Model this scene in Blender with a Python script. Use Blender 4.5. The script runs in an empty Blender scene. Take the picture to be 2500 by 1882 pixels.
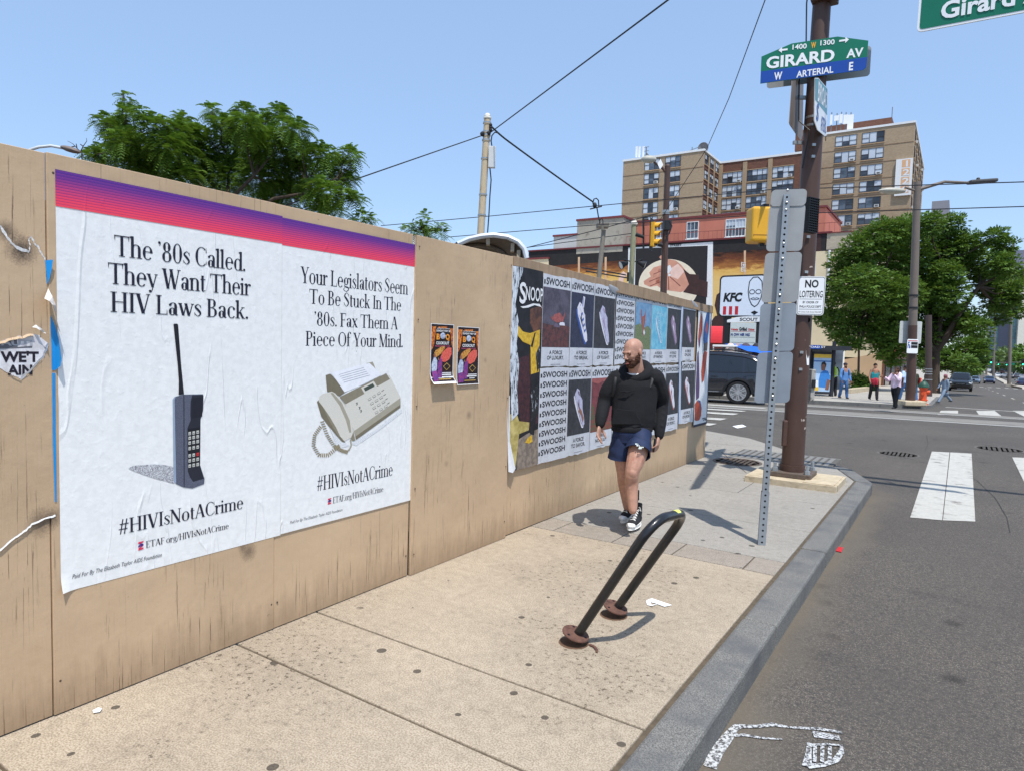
import bpy, bmesh, math, random
import numpy as np
from mathutils import Vector, Matrix
random.seed(7)
rad = math.radians
SC = bpy.context.scene
COL = SC.collection

# ------------------------------------------------------------------ camera
F_PX, PITCH, ROLL, YAW, CAM_H = 1640., .0615, -.0275, .584, 1.65
def _cam_rot():
    cp, sp, cr, sr = math.cos(PITCH), math.sin(PITCH), math.cos(ROLL), math.sin(ROLL)
    right = np.array([1, 0, 0.]); fwd = np.array([0, cp, -sp]); down = np.array([0, -sp, -cp])
    R = np.array([cr*right + sr*down, -sr*right + cr*down, fwd])
    A = np.array([[math.cos(YAW), math.sin(YAW), 0], [-math.sin(YAW), math.cos(YAW), 0], [0, 0, 1]])
    return R @ A
CR = _cam_rot()
cam_data = bpy.data.cameras.new('camera')
cam = bpy.data.objects.new('camera', cam_data); COL.objects.link(cam)
cam_data.sensor_width = 36.0
cam_data.lens = F_PX/2500*36.0
cam_data.clip_start = 0.05; cam_data.clip_end = 3000
cm = Matrix.Identity(4)
for i in range(3):
    cm[i][0] = CR[0][i]; cm[i][1] = -CR[1][i]; cm[i][2] = -CR[2][i]
cm[2][3] = CAM_H
cam.matrix_world = cm
SC.camera = cam

# ------------------------------------------------------------------ world, sun, exposure
SUN_EL = rad(67)
SUN_H = Vector((.77, -.64, 0)).normalized()          # horizontal direction towards the sun
to_sun = (SUN_H*math.cos(SUN_EL) + Vector((0, 0, math.sin(SUN_EL)))).normalized()
W = bpy.data.worlds.new("World"); SC.world = W; W.use_nodes = True
wn, wl = W.node_tree.nodes, W.node_tree.links
wn.clear()
sky = wn.new('ShaderNodeTexSky'); sky.sky_type = 'NISHITA'; sky.sun_disc = False
sky.sun_elevation = SUN_EL
sky.sun_rotation = math.atan2(SUN_H.x, SUN_H.y)
sky.altitude = 20; sky.air_density = 1.0; sky.dust_density = .35; sky.ozone_density = 2.6
bg = wn.new('ShaderNodeBackground'); bg.inputs['Strength'].default_value = .15
wo = wn.new('ShaderNodeOutputWorld')
hz = wn.new('ShaderNodeMix'); hz.data_type = 'RGBA'; hz.inputs[0].default_value = .66; hz.inputs[7].default_value = (1.42, 2.10, 3.24, 1)     # even summer haze
wl.new(sky.outputs[0], hz.inputs[6]); wl.new(hz.outputs[2], bg.inputs['Color']); wl.new(bg.outputs[0], wo.inputs['Surface'])
sd = bpy.data.lights.new('sun', 'SUN'); sd.energy = 2.7; sd.angle = rad(.53); sd.color = (1, .97, .93)
so = bpy.data.objects.new('sun', sd); COL.objects.link(so)
so.rotation_euler = (-to_sun).to_track_quat('-Z', 'Y').to_euler(); so.location = (0, 0, 40)
SC.view_settings.view_transform = 'Standard'; SC.view_settings.look = 'None'
SC.view_settings.exposure = .8; SC.view_settings.gamma = 1.0
SC.cycles.max_bounces = 6; SC.cycles.diffuse_bounces = 3; SC.cycles.glossy_bounces = 3
SC.cycles.transparent_max_bounces = 12; SC.cycles.sample_clamp_indirect = 4

# ------------------------------------------------------------------ sight lines: photo pixel (2500 wide) -> a point on a real surface
CAMP = np.array([0, 0, CAM_H])
def ray(px, py): return CR.T @ np.array([(px-1250)/F_PX, (py-941)/F_PX, 1.])
def onX(px, py, X): d = ray(px, py); return Vector(CAMP + d*X/d[0])
def onY(px, py, Y): d = ray(px, py); return Vector(CAMP + d*Y/d[1])
def onZ(px, py, Z=0.): d = ray(px, py); return Vector(CAMP + d*(Z-CAM_H)/d[2])
def onD(px, py, D): return Vector(CAMP + ray(px, py)*D)
def onP(px, py, p0, n):
    d = Vector(ray(px, py)); c = Vector(CAMP); n = Vector(n)
    return c + d*((Vector(p0)-c).dot(n)/d.dot(n))
SLOPE0 = 20.
def road_z(Y):
    if Y < SLOPE0: return -.14
    if Y < 140: return -.14 - .026*(Y-SLOPE0)
    return -.14 - .026*(140-SLOPE0) - .004*(Y-140)
def onG(px, py, up=0.):
    Z = -.14+up
    for i in range(40):
        p = onZ(px, py, Z); Z2 = road_z(p.y)+up
        if abs(Z2-Z) < 1e-5: break
        Z = .5*Z+.5*Z2
    return p
LAT = Vector((math.cos(YAW), math.sin(YAW), 0)); FWD = Vector((-math.sin(YAW), math.cos(YAW), 0))
def depth(p): return float(CR[2] @ (np.array(p)-CAMP))

# ------------------------------------------------------------------ materials
def lin(c):
    out = []
    for v in c[:3]:
        v = v/255.
        out.append(v/12.92 if v <= .04045 else ((v+.055)/1.055)**2.4)
    return (*out, 1.)
class NT:
    """small helper to write node trees"""
    def __init__(s, name):
        s.m = bpy.data.materials.new(name); s.m.use_nodes = True
        s.n = s.m.node_tree.nodes; s.l = s.m.node_tree.links
        s.b = s.n['Principled BSDF']; s.geo = None
    def new(s, t, **kw):
        n = s.n.new(t)
        for k, v in kw.items(): setattr(n, k, v)
        return n
    def link(s, a, b): s.l.new(a, b)
    def pos(s, scale=(1, 1, 1), local=False):
        if local:
            g = s.new('ShaderNodeTexCoord').outputs['Object']
        else:
            g = s.new('ShaderNodeNewGeometry').outputs['Position']
        m = s.new('ShaderNodeMapping'); m.inputs['Scale'].default_value = scale
        s.link(g, m.inputs['Vector']); return m.outputs[0]
    def noise(s, vec, scale, detail=3., rough=.55, dist=0.):
        n = s.new('ShaderNodeTexNoise'); n.inputs['Scale'].default_value = scale
        n.inputs['Detail'].default_value = detail; n.inputs['Roughness'].default_value = rough
        n.inputs['Distortion'].default_value = dist
        s.link(vec, n.inputs['Vector']); return n.outputs['Fac']
    def ramp(s, fac, stops, interp='LINEAR'):
        r = s.new('ShaderNodeValToRGB'); r.color_ramp.interpolation = interp
        el = r.color_ramp.elements
        while len(el) < len(stops): el.new(.5)
        for e, (p, c) in zip(el, stops):
            e.position = p; e.color = c if len(c) == 4 else (*c, 1)
        s.link(fac, r.inputs['Fac']); return r.outputs['Color']
    def val(s, fac, a, b):          # map range clamp 0..1
        r = s.new('ShaderNodeMapRange'); r.inputs['From Min'].default_value = a; r.inputs['From Max'].default_value = b
        s.link(fac, r.inputs['Value']); return r.outputs[0]
    def mix(s, fac, a, b, mode='MIX'):
        m = s.new('ShaderNodeMix', data_type='RGBA', blend_type=mode)
        for sock, v in ((m.inputs[0], fac), (m.inputs[6], a), (m.inputs[7], b)):
            if hasattr(v, 'is_linked') or isinstance(v, bpy.types.NodeSocket): s.link(v, sock)
            else: sock.default_value = v
        return m.outputs[2]
    def math(s, op, a, b=0.):
        m = s.new('ShaderNodeMath', operation=op)
        for sock, v in ((m.inputs[0], a), (m.inputs[1], b)):
            if isinstance(v, bpy.types.NodeSocket): s.link(v, sock)
            else: sock.default_value = v
        return m.outputs[0]
    def sep(s, vec):
        x = s.new('ShaderNodeSeparateXYZ'); s.link(vec, x.inputs[0]); return x.outputs
    def bump(s, h, strength=.3, dist=.01, prev=None):
        b = s.new('ShaderNodeBump'); b.inputs['Strength'].default_value = strength; b.inputs['Distance'].default_value = dist
        s.link(h, b.inputs['Height'])
        if prev is not None: s.link(prev, b.inputs['Normal'])
        return b.outputs[0]
    def out(s, color=None, rough=None, normal=None, metal=None, spec=None):
        I = s.b.inputs
        for k, v in (('Base Color', color), ('Roughness', rough), ('Normal', normal), ('Metallic', metal), ('Specular IOR Level', spec)):
            if v is None: continue
            if isinstance(v, bpy.types.NodeSocket): s.link(v, I[k])
            else: I[k].default_value = v
        return s.m
MATS = {}
def M(name, col, rough=.6, var=.12, scale=9., bump=0., bscale=40., metal=0., spec=.4, stretch=(1, 1, 1), dirt=None, coat=0., local=False):
    """paint / cloth / metal with uneven tone; dirt = (colour, coverage, scale)"""
    if name in MATS: return MATS[name]
    t = NT(name); c = lin(col); p = t.pos(stretch, local)
    f = t.noise(p, scale, 4.)
    lo = tuple(x*(1-var) for x in c[:3])+(1,); hi = tuple(min(1, x*(1+var)) for x in c[:3])+(1,)
    colr = t.ramp(f, [(.3, lo), (.7, hi)])
    if dirt:
        dn = t.noise(p, dirt[2], 5., .7)
        colr = t.mix(t.val(dn, 1-dirt[1], 1-dirt[1]+.16), colr, lin(dirt[0]))
    nrm = None
    if bump: nrm = t.bump(t.noise(p, bscale, 4., .6), bump, .01)
    t.out(colr, rough, nrm, metal, spec)
    if coat: t.b.inputs['Coat Weight'].default_value = coat; t.b.inputs['Coat Roughness'].default_value = .08
    MATS[name] = t.m; return t.m
def emit(name, col, strength):
    t = NT(name); t.out(lin(col), .5); t.b.inputs['Emission Color'].default_value = lin(col); t.b.inputs['Emission Strength'].default_value = strength
    MATS[name] = t.m; return t.m
def wrinkle(t, strength=.35):
    """pasted paper: long vertical creases and small blisters under it"""
    p = t.pos()
    a = t.noise(t.pos((1., 5.5, .7)), 1.1, 2., .4, .8)
    r1 = t.val(t.math('ABSOLUTE', t.math('SUBTRACT', a, .5)), .012, 0.)
    r1 = t.math('MULTIPLY', r1, t.val(t.noise(t.pos((1, 2., 1.3)), 1.5, 2.), .47, .6))
    b = t.val(t.noise(p, 38., 2., .5), .55, .75)
    c = t.noise(t.pos((1, 2., .7)), 2.2, 3., .5)
    h = t.math('ADD', t.math('ADD', t.math('MULTIPLY', r1, 1.3), t.math('MULTIPLY', b, .22)), t.math('MULTIPLY', c, 2.2))
    return t.bump(h, strength*.55, .005)
def ink(name, col, col2=None, scale=30., rough=.55, stretch=(1, 1, 1), lo=.4, hi=.6, wr=.35, scratch=0.):
    """printed paper"""
    if name in MATS: return MATS[name]
    t = NT(name); c = lin(col)
    f = t.noise(t.pos(stretch), scale, 4., .65)
    if col2 is None: c1 = tuple(x*.93 for x in c[:3])+(1,); c2 = c
    else: c1 = c; c2 = lin(col2)
    colr = t.ramp(f, [(lo, c1), (hi, c2)])
    if scratch:
        s = t.noise(t.pos((1, 40, 1.2)), 6., 4., .7)
        colr = t.mix(t.val(s, .68-scratch, .74), colr, lin((150, 150, 152)))
    t.out(colr, rough, wrinkle(t, wr), 0., .35)
    MATS[name] = t.m; return t.m

# ------------------------------------------------------------------ mesh builder
OFF = {}
class MB:
    def __init__(s): s.v = []; s.f = []; s.mi = []
    def add(s, vs, fs, mi=0):
        o = len(s.v); s.v += [tuple(v) for v in vs]; s.f += [tuple(i+o for i in f) for f in fs]; s.mi += [mi]*len(fs); return s
    def poly(s, pts, mi=0): return s.add(pts, [tuple(range(len(pts)))], mi)
    def box(s, a, b, mi=0, m=None):
        x0, y0, z0 = a; x1, y1, z1 = b
        vs = [(x0, y0, z0), (x1, y0, z0), (x1, y1, z0), (x0, y1, z0), (x0, y0, z1), (x1, y0, z1), (x1, y1, z1), (x0, y1, z1)]
        if m is not None: vs = [m @ Vector(v) for v in vs]
        return s.add(vs, [(0, 3, 2, 1), (4, 5, 6, 7), (0, 1, 5, 4), (1, 2, 6, 5), (2, 3, 7, 6), (3, 0, 4, 7)], mi)
    def obox(s, c, ax, ay, az, mi=0):
        """box round centre c with half vectors ax, ay, az"""
        c, ax, ay, az = map(Vector, (c, ax, ay, az))
        vs = [c+i*ax+j*ay+k*az for k in (-1, 1) for (i, j) in ((-1, -1), (1, -1), (1, 1), (-1, 1))]
        return s.add(vs, [(0, 3, 2, 1), (4, 5, 6, 7), (0, 1, 5, 4), (1, 2, 6, 5), (2, 3, 7, 6), (3, 0, 4, 7)], mi)
    def prism(s, pts, d, mi=0):
        """closed outline pts swept by vector d"""
        d = Vector(d); n = len(pts); a = [Vector(p) for p in pts]; b = [p+d for p in a]
        return s.add(a+b, [tuple(reversed(range(n))), tuple(range(n, 2*n))]+[(i, (i+1) % n, n+(i+1) % n, n+i) for i in range(n)], mi)
    def tube(s, path, r, n=10, mi=0, caps=True, flat=None, up=None):
        """round tube along path; r number or list; flat = (list of) second radius"""
        P = [Vector(p) for p in path]; m = len(P)
        R = r if isinstance(r, (list, tuple)) else [r]*m
        R2 = R if flat is None else (flat if isinstance(flat, (list, tuple)) else [flat]*m)
        vs = []; prev = None
        for i in range(m):
            t = (P[min(i+1, m-1)]-P[max(i-1, 0)])
            if t.length < 1e-9: t = Vector((0, 0, 1))
            t.normalize()
            if prev is None:
                ref = Vector(up) if up is not None else (Vector((0, 0, 1)) if abs(t.z) < .95 else Vector((0, 1, 0)))
                u = ref-t*ref.dot(t)
            else: u = prev-t*prev.dot(t)
            if u.length < 1e-6: u = t.orthogonal()
            u.normalize(); w = t.cross(u); prev = u
            for k in range(n):
                a = 2*math.pi*k/n; vs.append(P[i]+u*(R2[i]*math.cos(a))+w*(R[i]*math.sin(a)))
        fs = [(i*n+k, i*n+(k+1) % n, (i+1)*n+(k+1) % n, (i+1)*n+k) for i in range(m-1) for k in range(n)]
        if caps: fs += [tuple(reversed(range(n))), tuple(range((m-1)*n, m*n))]
        return s.add(vs, fs, mi)
    def lathe(s, prof, c=(0, 0, 0), n=20, mi=0, axis='Z', m=None):
        """prof: list of (radius, height)"""
        c = Vector(c); vs = []
        for r, h in prof:
            for k in range(n):
                a = 2*math.pi*k/n; x, y = r*math.cos(a), r*math.sin(a)
                v = Vector((x, y, h)) if axis == 'Z' else (Vector((h, x, y)) if axis == 'X' else Vector((y, h, x)))
                vs.append((m @ v if m is not None else v)+c)
        mm = len(prof)
        fs = [(i*n+k, i*n+(k+1) % n, (i+1)*n+(k+1) % n, (i+1)*n+k) for i in range(mm-1) for k in range(n)]
        if prof[0][0] > 1e-4: fs.append(tuple(reversed(range(n))))
        if prof[-1][0] > 1e-4: fs.append(tuple(range((mm-1)*n, mm*n)))
        return s.add(vs, fs, mi)
    def ball(s, c, r, nu=12, nv=8, mi=0, m=None):
        rx, ry, rz = r if isinstance(r, (tuple, list)) else (r, r, r); c = Vector(c)
        vs = [Vector((0, 0, -rz))]
        for j in range(1, nv):
            b = -math.pi/2+math.pi*j/nv
            for k in range(nu):
                a = 2*math.pi*k/nu; vs.append(Vector((rx*math.cos(b)*math.cos(a), ry*math.cos(b)*math.sin(a), rz*math.sin(b))))
        vs.append(Vector((0, 0, rz)))
        if m is not None: vs = [m @ v for v in vs]
        vs = [v+c for v in vs]; L = len(vs)-1
        fs = [(0, 1+(k+1) % nu, 1+k) for k in range(nu)]
        for j in range(nv-2):
            o = 1+j*nu; fs += [(o+k, o+(k+1) % nu, o+nu+(k+1) % nu, o+nu+k) for k in range(nu)]
        o = 1+(nv-2)*nu; fs += [(o+k, o+(k+1) % nu, L) for k in range(nu)]
        return s.add(vs, fs, mi)
    def merge(s, other, m=None, mi=None):
        vs = other.v if m is None else [m @ Vector(v) for v in other.v]
        o = len(s.v); s.v += [tuple(v) for v in vs]; s.f += [tuple(i+o for i in f) for f in other.f]
        s.mi += other.mi if mi is None else [mi]*len(other.f); return s
    def build(s, name, mats, parent=None, smooth=False, bevel=0., world=True, angle=40, seg=2):
        """link the collected shapes as ONE mesh object; world coordinates unless world=False"""
        me = bpy.data.meshes.new(name)
        off = OFF.get(parent.name, Vector()) if (parent is not None and world) else Vector()
        me.from_pydata([(v[0]-off.x, v[1]-off.y, v[2]-off.z) for v in s.v], [], s.f)
        mats = mats if isinstance(mats, (list, tuple)) else [mats]
        for m in mats: me.materials.append(m)
        if len(mats) > 1: me.polygons.foreach_set('material_index', s.mi)
        if smooth:
            me.polygons.foreach_set('use_smooth', [True]*len(me.polygons))
            me.set_sharp_from_angle(angle=rad(angle))
        me.update()
        o = bpy.data.objects.new(name, me); COL.objects.link(o)
        if parent is not None: o.parent = parent; OFF[o.name] = off
        if bevel:
            b = o.modifiers.new('bevel', 'BEVEL'); b.width = bevel; b.segments = seg; b.limit_method = 'ANGLE'; b.angle_limit = rad(35)
        return o
def tag(o, label=None, cat=None, group=None, kind=None):
    for k, v in (('label', label), ('category', cat), ('group', group), ('kind', kind)):
        if v: o[k] = v
    return o
def thing(name, label, cat, loc=(0, 0, 0), rotz=0., group=None):
    """an empty at the thing's base; parts hang under it"""
    o = bpy.data.objects.new(name, None); COL.objects.link(o)
    o.empty_display_size = .2
    o.location = loc; o.rotation_euler = (0, 0, rotz); OFF[o.name] = Vector(loc)
    return tag(o, label, cat, group)
def struct(mb, name, mats, **kw):
    return tag(mb.build(name, mats, **kw), kind='structure')
def dup(o, loc, rotz=None, label=None, parent=None, scale=None):
    c = o.copy(); COL.objects.link(c)
    if parent is not None: c.parent = parent
    else:
        c.location = loc
        if rotz is not None: c.rotation_euler = (0, 0, rotz)
        if scale: c.scale = (scale,)*3 if not isinstance(scale, tuple) else scale
    if label: c['label'] = label
    for ch in list(o.children): dup(ch, None, parent=c)
    return c

# ------------------------------------------------------------------ lettering
_tc = {}
def glyphs(s, bold=0.):
    """outline mesh of a line of sans lettering, as (verts 2d, faces)"""
    k = (s, bold)
    if k not in _tc:
        cu = bpy.data.curves.new('lettering', 'FONT'); cu.body = s; cu.size = 1.; cu.resolution_u = 3; cu.fill_mode = 'FRONT'; cu.offset = bold
        o = bpy.data.objects.new('lettering', cu); COL.objects.link(o)
        dg = bpy.context.evaluated_depsgraph_get()
        me = bpy.data.meshes.new_from_object(o.evaluated_get(dg))
        vs = [(v.co.x, v.co.y) for v in me.vertices]; fs = [tuple(p.vertices) for p in me.polygons]
        bpy.data.objects.remove(o); bpy.data.curves.remove(cu); bpy.data.meshes.remove(me)
        _tc[k] = (vs, fs)
    return _tc[k]
def put(mb, vf, o, right, up, w=None, h=None, align='L', n=0., slant=0., mi=0, capref=None, warp=None):
    """place flat lettering: origin o = left end of the base line, w/h = printed width and cap height"""
    vs, fs = vf
    if not vs: return
    xs = [v[0] for v in vs]; x0, x1 = min(xs), max(xs)
    cap = capref or max(v[1] for v in vs)
    sy = h/cap; sx = sy if w is None else w/(x1-x0)
    dx = 0 if align == 'L' else (-.5*(x1-x0)*sx if align == 'C' else -(x1-x0)*sx)
    right, up, o = Vector(right).normalized(), Vector(up).normalized(), Vector(o)
    nn = right.cross(up)*n
    P = []
    for v in vs:
        a, b = (v[0]-x0)*sx+dx+v[1]*sy*slant, v[1]*sy
        if warp: a, b = warp(a, b)
        P.append(o+right*a+up*b+nn)
    mb.add(P, fs, mi)
def sans(mb, s, o, right, up, w=None, h=.1, align='L', n=.001, bold=.012, slant=0., mi=0, warp=None):
    put(mb, glyphs(s, bold), o, right, up, w, h, align, n, slant, mi, .73+bold, warp)

# a high-contrast book face, drawn stroke by stroke (cap height 1)
TW, TN, XH = .13, .042, .66
def serif_glyph(ch):
    R = []       # list of quads strips: (list of left pts, list of right pts)
    def strip(a, b): R.append((a, b))
    def bar(x0, y0, x1, y1): strip([(x0, y0), (x0, y1)], [(x1, y0), (x1, y1)])
    def ser(x, y, up, w=.115):
        bar(x-w, y if up else y-TN*.9, x+w, y+TN*.9 if up else y)
    def st(x, y0, y1, fl='', w=TW):
        bar(x-w/2, y0, x+w/2, y1)
        k = w/2+.07
        if 'b' in fl: ser(x, y0, True, k)
        if 't' in fl: ser(x, y1, False, k)
        if 'l' in fl: strip([(x-w/2-.075, y1-.075), (x-w/2-.075, y1-.05)], [(x-w/2+.01, y1-.1), (x-w/2+.01, y1)])
    def dg(x0, y0, x1, y1, w): strip([(x0-w/2, y0), (x1-w/2, y1)], [(x0+w/2, y0), (x1+w/2, y1)])
    def bowl(cx, cy, rx, ry, a0=0, a1=360, w=TW*1.06, tn=TN, n=22):
        A, B = [], []
        for i in range(n+1):
            a = rad(a0+(a1-a0)*i/n); c, s_ = math.cos(a), math.sin(a)
            ww = tn+(w-tn)*abs(c)**1.6
            A.append((cx+rx*c, cy+ry*s_)); B.append((cx+(rx-ww)*c, cy+(ry-max(tn, ww*.4))*s_))
        strip(A, B)
    def rib(pts, n=7):
        q = [pts[0]]+pts+[pts[-1]]; L, Rr, P = [], [], []
        for i in range(1, len(q)-2):
            for k in range(n if i < len(q)-3 else n+1):
                t = k/n
                P.append(tuple(.5*((2*q[i][j])+(-q[i-1][j]+q[i+1][j])*t+(2*q[i-1][j]-5*q[i][j]+4*q[i+1][j]-q[i+2][j])*t*t+(-q[i-1][j]+3*q[i][j]-3*q[i+1][j]+q[i+2][j])*t**3) for j in range(3)))
        for i, p in enumerate(P):
            a, b = P[max(i-1, 0)], P[min(i+1, len(P)-1)]; dx, dy = b[0]-a[0], b[1]-a[1]; l = math.hypot(dx, dy) or 1
            L.append((p[0]-dy/l*p[2]/2, p[1]+dx/l*p[2]/2)); Rr.append((p[0]+dy/l*p[2]/2, p[1]-dx/l*p[2]/2))
        strip(L, Rr)
    def dot(x, y, r=.072): bowl(x, y, r, r, 0, 360, r*.99, r*.99, 14)
    def tick(x, y0, y1, w=.05): strip([(x-w/2, y0), (x-w*.1, y1)], [(x+w/2, y0), (x+w*.1, y1)])
    adv = .6
    if ch == ' ': adv = .24
    elif ch == 'T': st(.34, 0, 1, 'b'); bar(0, 1-TN*1.2, .68, 1); tick(.025, .97, .74); tick(.655, .97, .74); adv = .7
    elif ch == 'H': st(.13, 0, 1, 'bt'); st(.59, 0, 1, 'bt'); bar(.13, .49, .59, .49+TN); adv = .74
    elif ch == 'I': st(.15, 0, 1, 'bt'); adv = .31
    elif ch == 'V': dg(.1, 1, .34, 0, TW*1.12); dg(.58, 1, .35, 0, TN*1.2); ser(.1, 1, False, .12); ser(.56, 1, False, .09); adv = .66
    elif ch == 'W': dg(.1, 1, .3, 0, TW*1.1); dg(.46, .95, .31, 0, TN*1.2); dg(.44, 1, .64, 0, TW*1.1); dg(.86, 1, .65, 0, TN*1.2); ser(.1, 1, False, .12); ser(.46, 1, False, .1); ser(.86, 1, False, .09); adv = .95
    elif ch == 'L': st(.14, 0, 1, 'bt'); bar(.14, 0, .54, TN); tick(.52, .02, .27); adv = .57
    elif ch == 'A': dg(.08, 0, .31, 1, TN*1.2); dg(.34, 1, .58, 0, TW*1.12); bar(.15, .33, .5, .33+TN); ser(.08, 0, True, .09); ser(.58, 0, True, .12); adv = .69
    elif ch == 'N': st(.1, 0, 1, 'b', TN*1.3); dg(.1, 1, .58, 0, TW*1.15); st(.58, 0, 1, 't', TN*1.3); ser(.06, 1, False, .1); adv = .7
    elif ch == 'M': st(.1, 0, 1, 'b', TN*1.3); dg(.13, 1, .4, 0, TW*1.1); dg(.68, 1, .41, 0, TN*1.2); st(.7, 0, 1, 'bt'); ser(.1, 1, False, .1); adv = .86
    elif ch == 'C': bowl(.37, .5, .34, .515, 48, 312); tick(.62, .72, 1., -.05); tick(.62, .12, .3, .05); adv = .68
    elif ch == 'O': bowl(.38, .5, .35, .515); adv = .75
    elif ch == 'E': st(.14, 0, 1, 'bt'); bar(.14, 0, .52, TN); bar(.14, 1-TN, .5, 1); bar(.14, .5, .4, .5+TN); tick(.5, .02, .25); tick(.48, .98, .76); tick(.4, .62, .41, .03); adv = .57
    elif ch == 'F': st(.14, 0, 1, 'bt'); bar(.14, 1-TN, .5, 1); bar(.14, .49, .4, .49+TN); tick(.48, .98, .74); tick(.4, .61, .4, .03); adv = .53
    elif ch == 'B': st(.14, 0, 1, 'bt'); bowl(.28, .765, .21, .235, -90, 90); bowl(.28, .265, .27, .265, -90, 90); bar(.14, .5, .3, .5+TN); bar(.14, 1-TN, .3, 1); bar(.14, 0, .3, TN); adv = .6
    elif ch == 'P': st(.14, 0, 1, 'bt'); bowl(.28, .74, .25, .26, -90, 90); bar(.14, .48, .3, .48+TN); bar(.14, 1-TN, .3, 1); adv = .57
    elif ch == 'Y': dg(.1, 1, .32, .42, TW*1.1); dg(.56, 1, .34, .42, TN*1.2); st(.33, 0, .44, 'b'); ser(.1, 1, False, .12); ser(.56, 1, False, .09); adv = .63
    elif ch == 'S': rib([(.46, .8, .03), (.28, .985, .035), (.095, .77, .1), (.28, .53, .145), (.45, .25, .1), (.25, .015, .035), (.06, .22, .03)]); tick(.46, .7, .96, -.04); tick(.055, .3, .03, -.04); adv = .54
    elif ch == '#': dg(.12, 0, .26, 1, TN*1.5); dg(.34, 0, .48, 1, TN*1.5); bar(.02, .3, .52, .3+TN*1.4); bar(.08, .64, .58, .64+TN*1.4); adv = .62
    elif ch == '8': bowl(.27, .755, .19, .245); bowl(.27, .26, .235, .27); adv = .54
    elif ch == '0': bowl(.27, .5, .24, .51); adv = .54
    elif ch == "'": dot(.08, .93, .065); rib([(.12, .93, .06), (.12, .84, .03), (.06, .76, .015)]); adv = .18
    elif ch == '.': dot(.09, .068, .07); adv = .2
    elif ch == '/': dg(.02, -.12, .34, 1.05, TN*1.3); adv = .36
    elif ch in 'hnmru':
        if ch == 'u':
            st(.12, .14, XH, 'l'); st(.44, 0, XH, 'lb'); bowl(.265, .19, .205, .205, 180, 350, TW, TN); adv = .56
        else:
            st(.12, 0, 1.05 if ch == 'h' else XH, 'bl')
            if ch == 'r': rib([(.17, .42, .03), (.22, .57, .045), (.3, .645, .06)]); dot(.34, .58, .065); adv = .41
            else:
                bowl(.285, .47, .215, .2, 0, 165, TW, TN); st(.441, 0, .475, 'b'); adv = .57
                if ch == 'm': bowl(.6, .47, .215, .2, 0, 165, TW, TN); st(.757, 0, .475, 'b'); adv = .885
    elif ch == 'i': st(.12, 0, XH, 'bl'); dot(.115, .88, .07); adv = .26
    elif ch == 'l': st(.12, 0, 1.05, 'bl'); adv = .26
    elif ch == 'k': st(.12, 0, 1.05, 'bl'); dg(.17, .28, .42, XH, TN*1.2); dg(.25, .38, .44, 0, TW); ser(.42, XH, False, .09); ser(.46, 0, True, .1); adv = .56
    elif ch == 't': st(.14, .1, .84, ''); bar(.02, XH-TN, .3, XH); rib([(.135, .12, TW), (.17, .02, .06), (.3, .07, .02)]); adv = .33
    elif ch == 'f': st(.14, 0, .85, 'b'); bar(.02, XH-TN, .32, XH); rib([(.14, .84, TW), (.2, 1.02, .05), (.32, 1.02, .04)]); dot(.34, .96, .06); adv = .36
    elif ch == 'o': bowl(.28, .33, .25, .345); adv = .56
    elif ch == 'e': bowl(.27, .33, .24, .345, 0, 318); bar(.06, .36, .5, .36+TN); adv = .52
    elif ch == 'c': bowl(.27, .33, .24, .345, 45, 318); dot(.4, .53, .065); adv = .49
    elif ch == 'd': bowl(.26, .32, .23, .335); st(.44, 0, 1.05, 'lb'); adv = .56
    elif ch == 'b': bowl(.31, .32, .23, .335); st(.12, .02, 1.05, 'l'); adv = .56
    elif ch == 'p': bowl(.31, .33, .23, .335); st(.12, -.3, XH, 'lb'); adv = .57
    elif ch == 'g': bowl(.25, .42, .2, .245); rib([(.14, .2, .03), (.1, .12, .05), (.2, .06, .08), (.42, .02, .09), (.46, -.12, .07), (.25, -.24, .035), (.04, -.12, .05), (.14, .02, .03)]); dot(.46, .62, .05); adv = .52
    elif ch == 'a': bowl(.2, .19, .17, .2); st(.36, .04, .5, ''); bowl(.235, .49, .184, .175, 0, 150, TW, TN); dot(.1, .54, .062); rib([(.36, .06, .1), (.42, .0, .04), (.47, .04, .02)]); adv = .48
    elif ch == 's': rib([(.35, .53, .03), (.22, .655, .035), (.08, .51, .085), (.22, .35, .115), (.34, .16, .085), (.2, .01, .035), (.05, .15, .03)]); tick(.355, .46, .64, -.035); tick(.045, .2, .02, -.035); adv = .41
    elif ch == 'y': dg(.09, XH, .29, 0, TW); dg(.47, XH, .26, -.14, TN*1.2); dot(.16, -.2, .065); rib([(.27, -.1, .03), (.22, -.23, .04), (.16, -.25, .03)]); ser(.09, XH, False, .1); ser(.46, XH, False, .08); adv = .52
    elif ch == 'v': dg(.09, XH, .27, 0, TW); dg(.46, XH, .28, 0, TN*1.2); adv = .52
    elif ch == 'w': dg(.09, XH, .25, 0, TW); dg(.39, .62, .26, 0, TN*1.2); dg(.37, XH, .53, 0, TW); dg(.71, XH, .54, 0, TN*1.2); ser(.09, XH, False, .1); ser(.37, XH, False, .08); ser(.7, XH, False, .08); adv = .77
    elif ch == 'x': dg(.1, XH, .42, 0, TW*1.1); dg(.42, XH, .1, 0, TN*1.2); ser(.1, XH, False, .1); ser(.42, XH, False, .08); ser(.1, 0, True, .08); ser(.43, 0, True, .1); adv = .52
    return R, adv
_sg = {}
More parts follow.
